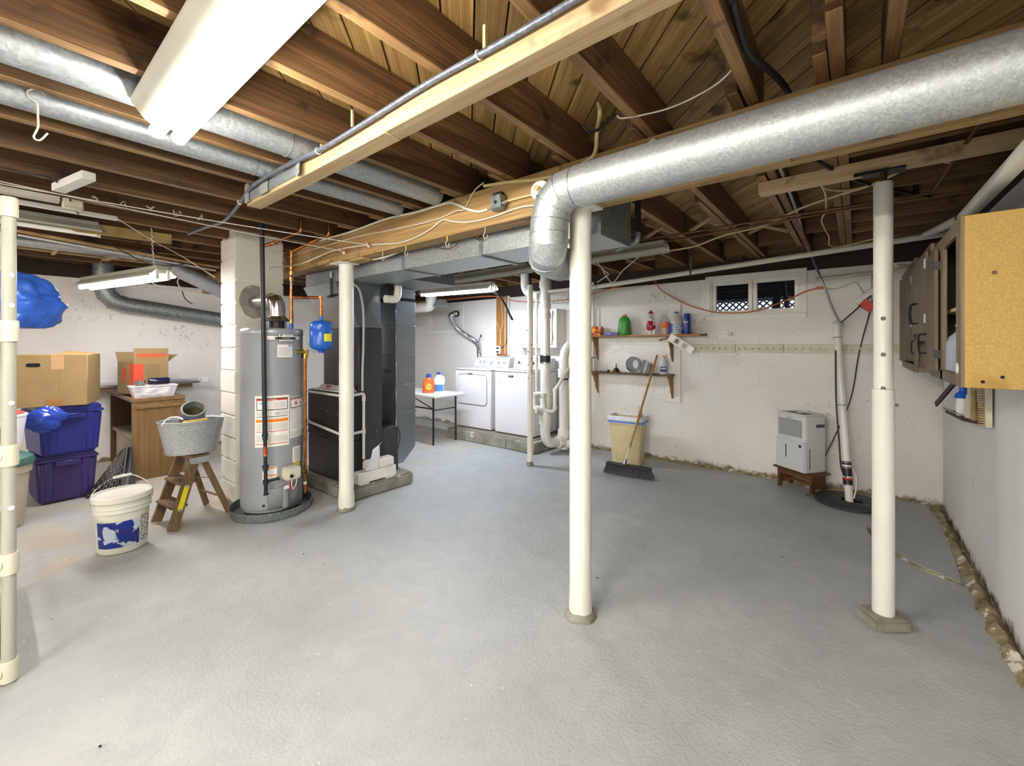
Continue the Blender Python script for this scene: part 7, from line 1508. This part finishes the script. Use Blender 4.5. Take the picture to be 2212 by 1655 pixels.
MB().box((cf + .018, y0, z1 - .018), (cbk, y1, z1)).build('top_panel', M['cab_in'], c3); MB().box((cbk - .01, y0, z0), (cbk, y1, z1)).build('back_panel', M['dark'], c3); MB().box((cf + .018, y0, z0), (cbk - .01, y0 + .018, z1 - .018)).build('side_panel', M['cab'], c3); MB().box((cf + .018, y1 - .018, z0), (cbk - .01, y1, z1 - .018)).build('side_panel', M['cab'], c3); MB().box((cf + .018, y0 + .018, z0 + .03), (cbk - .01, y1 - .018, z0 + .045)).build('bottom_panel', M['cab_in'], c3)
MB().box((cf, y0, z1 - .05), (cf + .018, y1, z1)).build('rail', M['cab'], c3, bev=.003); MB().box((cf, y0, z0), (cf + .018, y1, z0 + .05)).build('rail', M['cab'], c3, bev=.003); MB().box((cf, y0, z0 + .051), (cf + .018, y0 + .05, z1 - .051)).build('stile', M['cab'], c3, bev=.003); MB().box((cf, y1 - .05, z0 + .051), (cf + .018, y1, z1 - .051)).build('stile', M['cab'], c3, bev=.003)
d_ = MB().box((cf - .02, y0 + .03, 1.52), (cf - .002, y0 + .3, z1 - .04)).build('door', M['cab'], c3, bev=.005); 
mdoor = T(cf - .002, y1 - .03, 0) @ RZ(12); d_ = MB().box((-.018, -.44, z0 + .05), (0, 0, z1 - .04), mdoor).build('door', M['cab'], c3, bev=.005); q = mdoor @ Vector((-.018, -.39, 0)); pull(q.x, q.y, z0 + .12, .1, d_)
gb = bottle('glass_bottle', 'clear ribbed glass bottle inside the open chipboard cabinet', 'bottle', (.362, 2.745, 1.33), [(0, 0), (.045, 0), (.048, .012), (.048, .12), (.038, .155), (.016, .178), (.014, .2), (.017, .202), (.017, .212), (0, .213)], glass('ribbed_clear_glass', '#cdd6ea', .05, .45)); MB().lathe([(0, .01), (.03, .012), (.034, .09), (.02, .11), (0, .112)], 12).build('foil_contents', paint('silvery_foil', '#8f95b8', .2, .3, 40, metal=.8), gb, smooth=20)
lumber('pine_offcut', 'pale pine offcut lying on top of the far wall cabinet', (.25, 4.6, 2.085), (.58, 4.95, 2.07), .03, .03, 'pine', 'offcut')
# rack of tools under the cabinet on the right wall
tk = thing('tool_rack', 'weathered wooden tool rack fixed to the wall under the cabinets', 'rack')
yA, yB = 3.55, 4.12
MB().box((.565, yA, .98), (.594, yB, 1.26)).build('back_board', M['rail'], tk, bev=.003)
b = MB(); b.prism([(.592, yA + .0), (.592, yB), (.47, yB - .0), (.50, yA + .2)], .985, 1.005); b.build('rack_shelf', M['desk_d'], tk, bev=.003)
MB().cyl((.46, yB - .03, 1.02), (.50, yA + .2, 1.02), .006, n=8).build('rack_rail', M['steel'], tk)
b = MB()
for k in range(18): b.cbox((.558, yA + .03, .995 + .0145 * k), (.03, .04, .006), T(0, 0, 0))
cmb = b.build('ridged_edge', M['pine_trim'], tk)
br_ = thing('hand_brush', 'blue handled scrub brush standing in the tool rack', 'brush', (.52, 3.86, 1.006)); MB().lathe([(0, .0), (.03, .0), (.035, .05), (.03, .11), (0, .11)], 16).build('bristle_block', M['paper'], br_, smooth=40); MB().lathe([(0, .105), (.042, .11), (.034, .135), (.018, .15), (.016, .26), (0, .265)], 18).build('handle', paint('bright_blue_plastic', '#1f5fd0', .35, .03), br_, smooth=40)
for i, (x, y, w_, h_, m, lb) in enumerate(((.535, 3.98, .05, .22, 'paper', 'pale spatula blade in the tool rack'), (.53, 3.74, .045, .24, 'cream', 'cream plastic bottle in the tool rack'), (.54, 3.66, .03, .18, 'olive_wood', 'brown handled scraper at the rack end'), (.525, 3.92, .03, .25, 'tide_orange', 'orange handled tool at the back of the rack'))):
    t = thing('rack_tool', lb, 'tool', (x, y, 1.006), 20 * i); MB().frustum((-.012, -w_ / 2, .012, w_ / 2), (-.008, -w_ / 3, .008, w_ / 3), 0, h_ * .6).build('blade', M[m], t, bev=.002); MB().cyl((0, 0, h_ * .6), (0, 0, h_), .009, n=10).build('handle', M[m] if i != 0 else M['desk'], t, smooth=40)
lumber('pry_bar', 'black flat bar leaning out from under the chipboard cabinet', (.43, 4.16, 1.035), (.50, 3.78, 1.262), .012, .035, 'black', 'bar')
# short white wall batten above the cabinets
rebase_all()
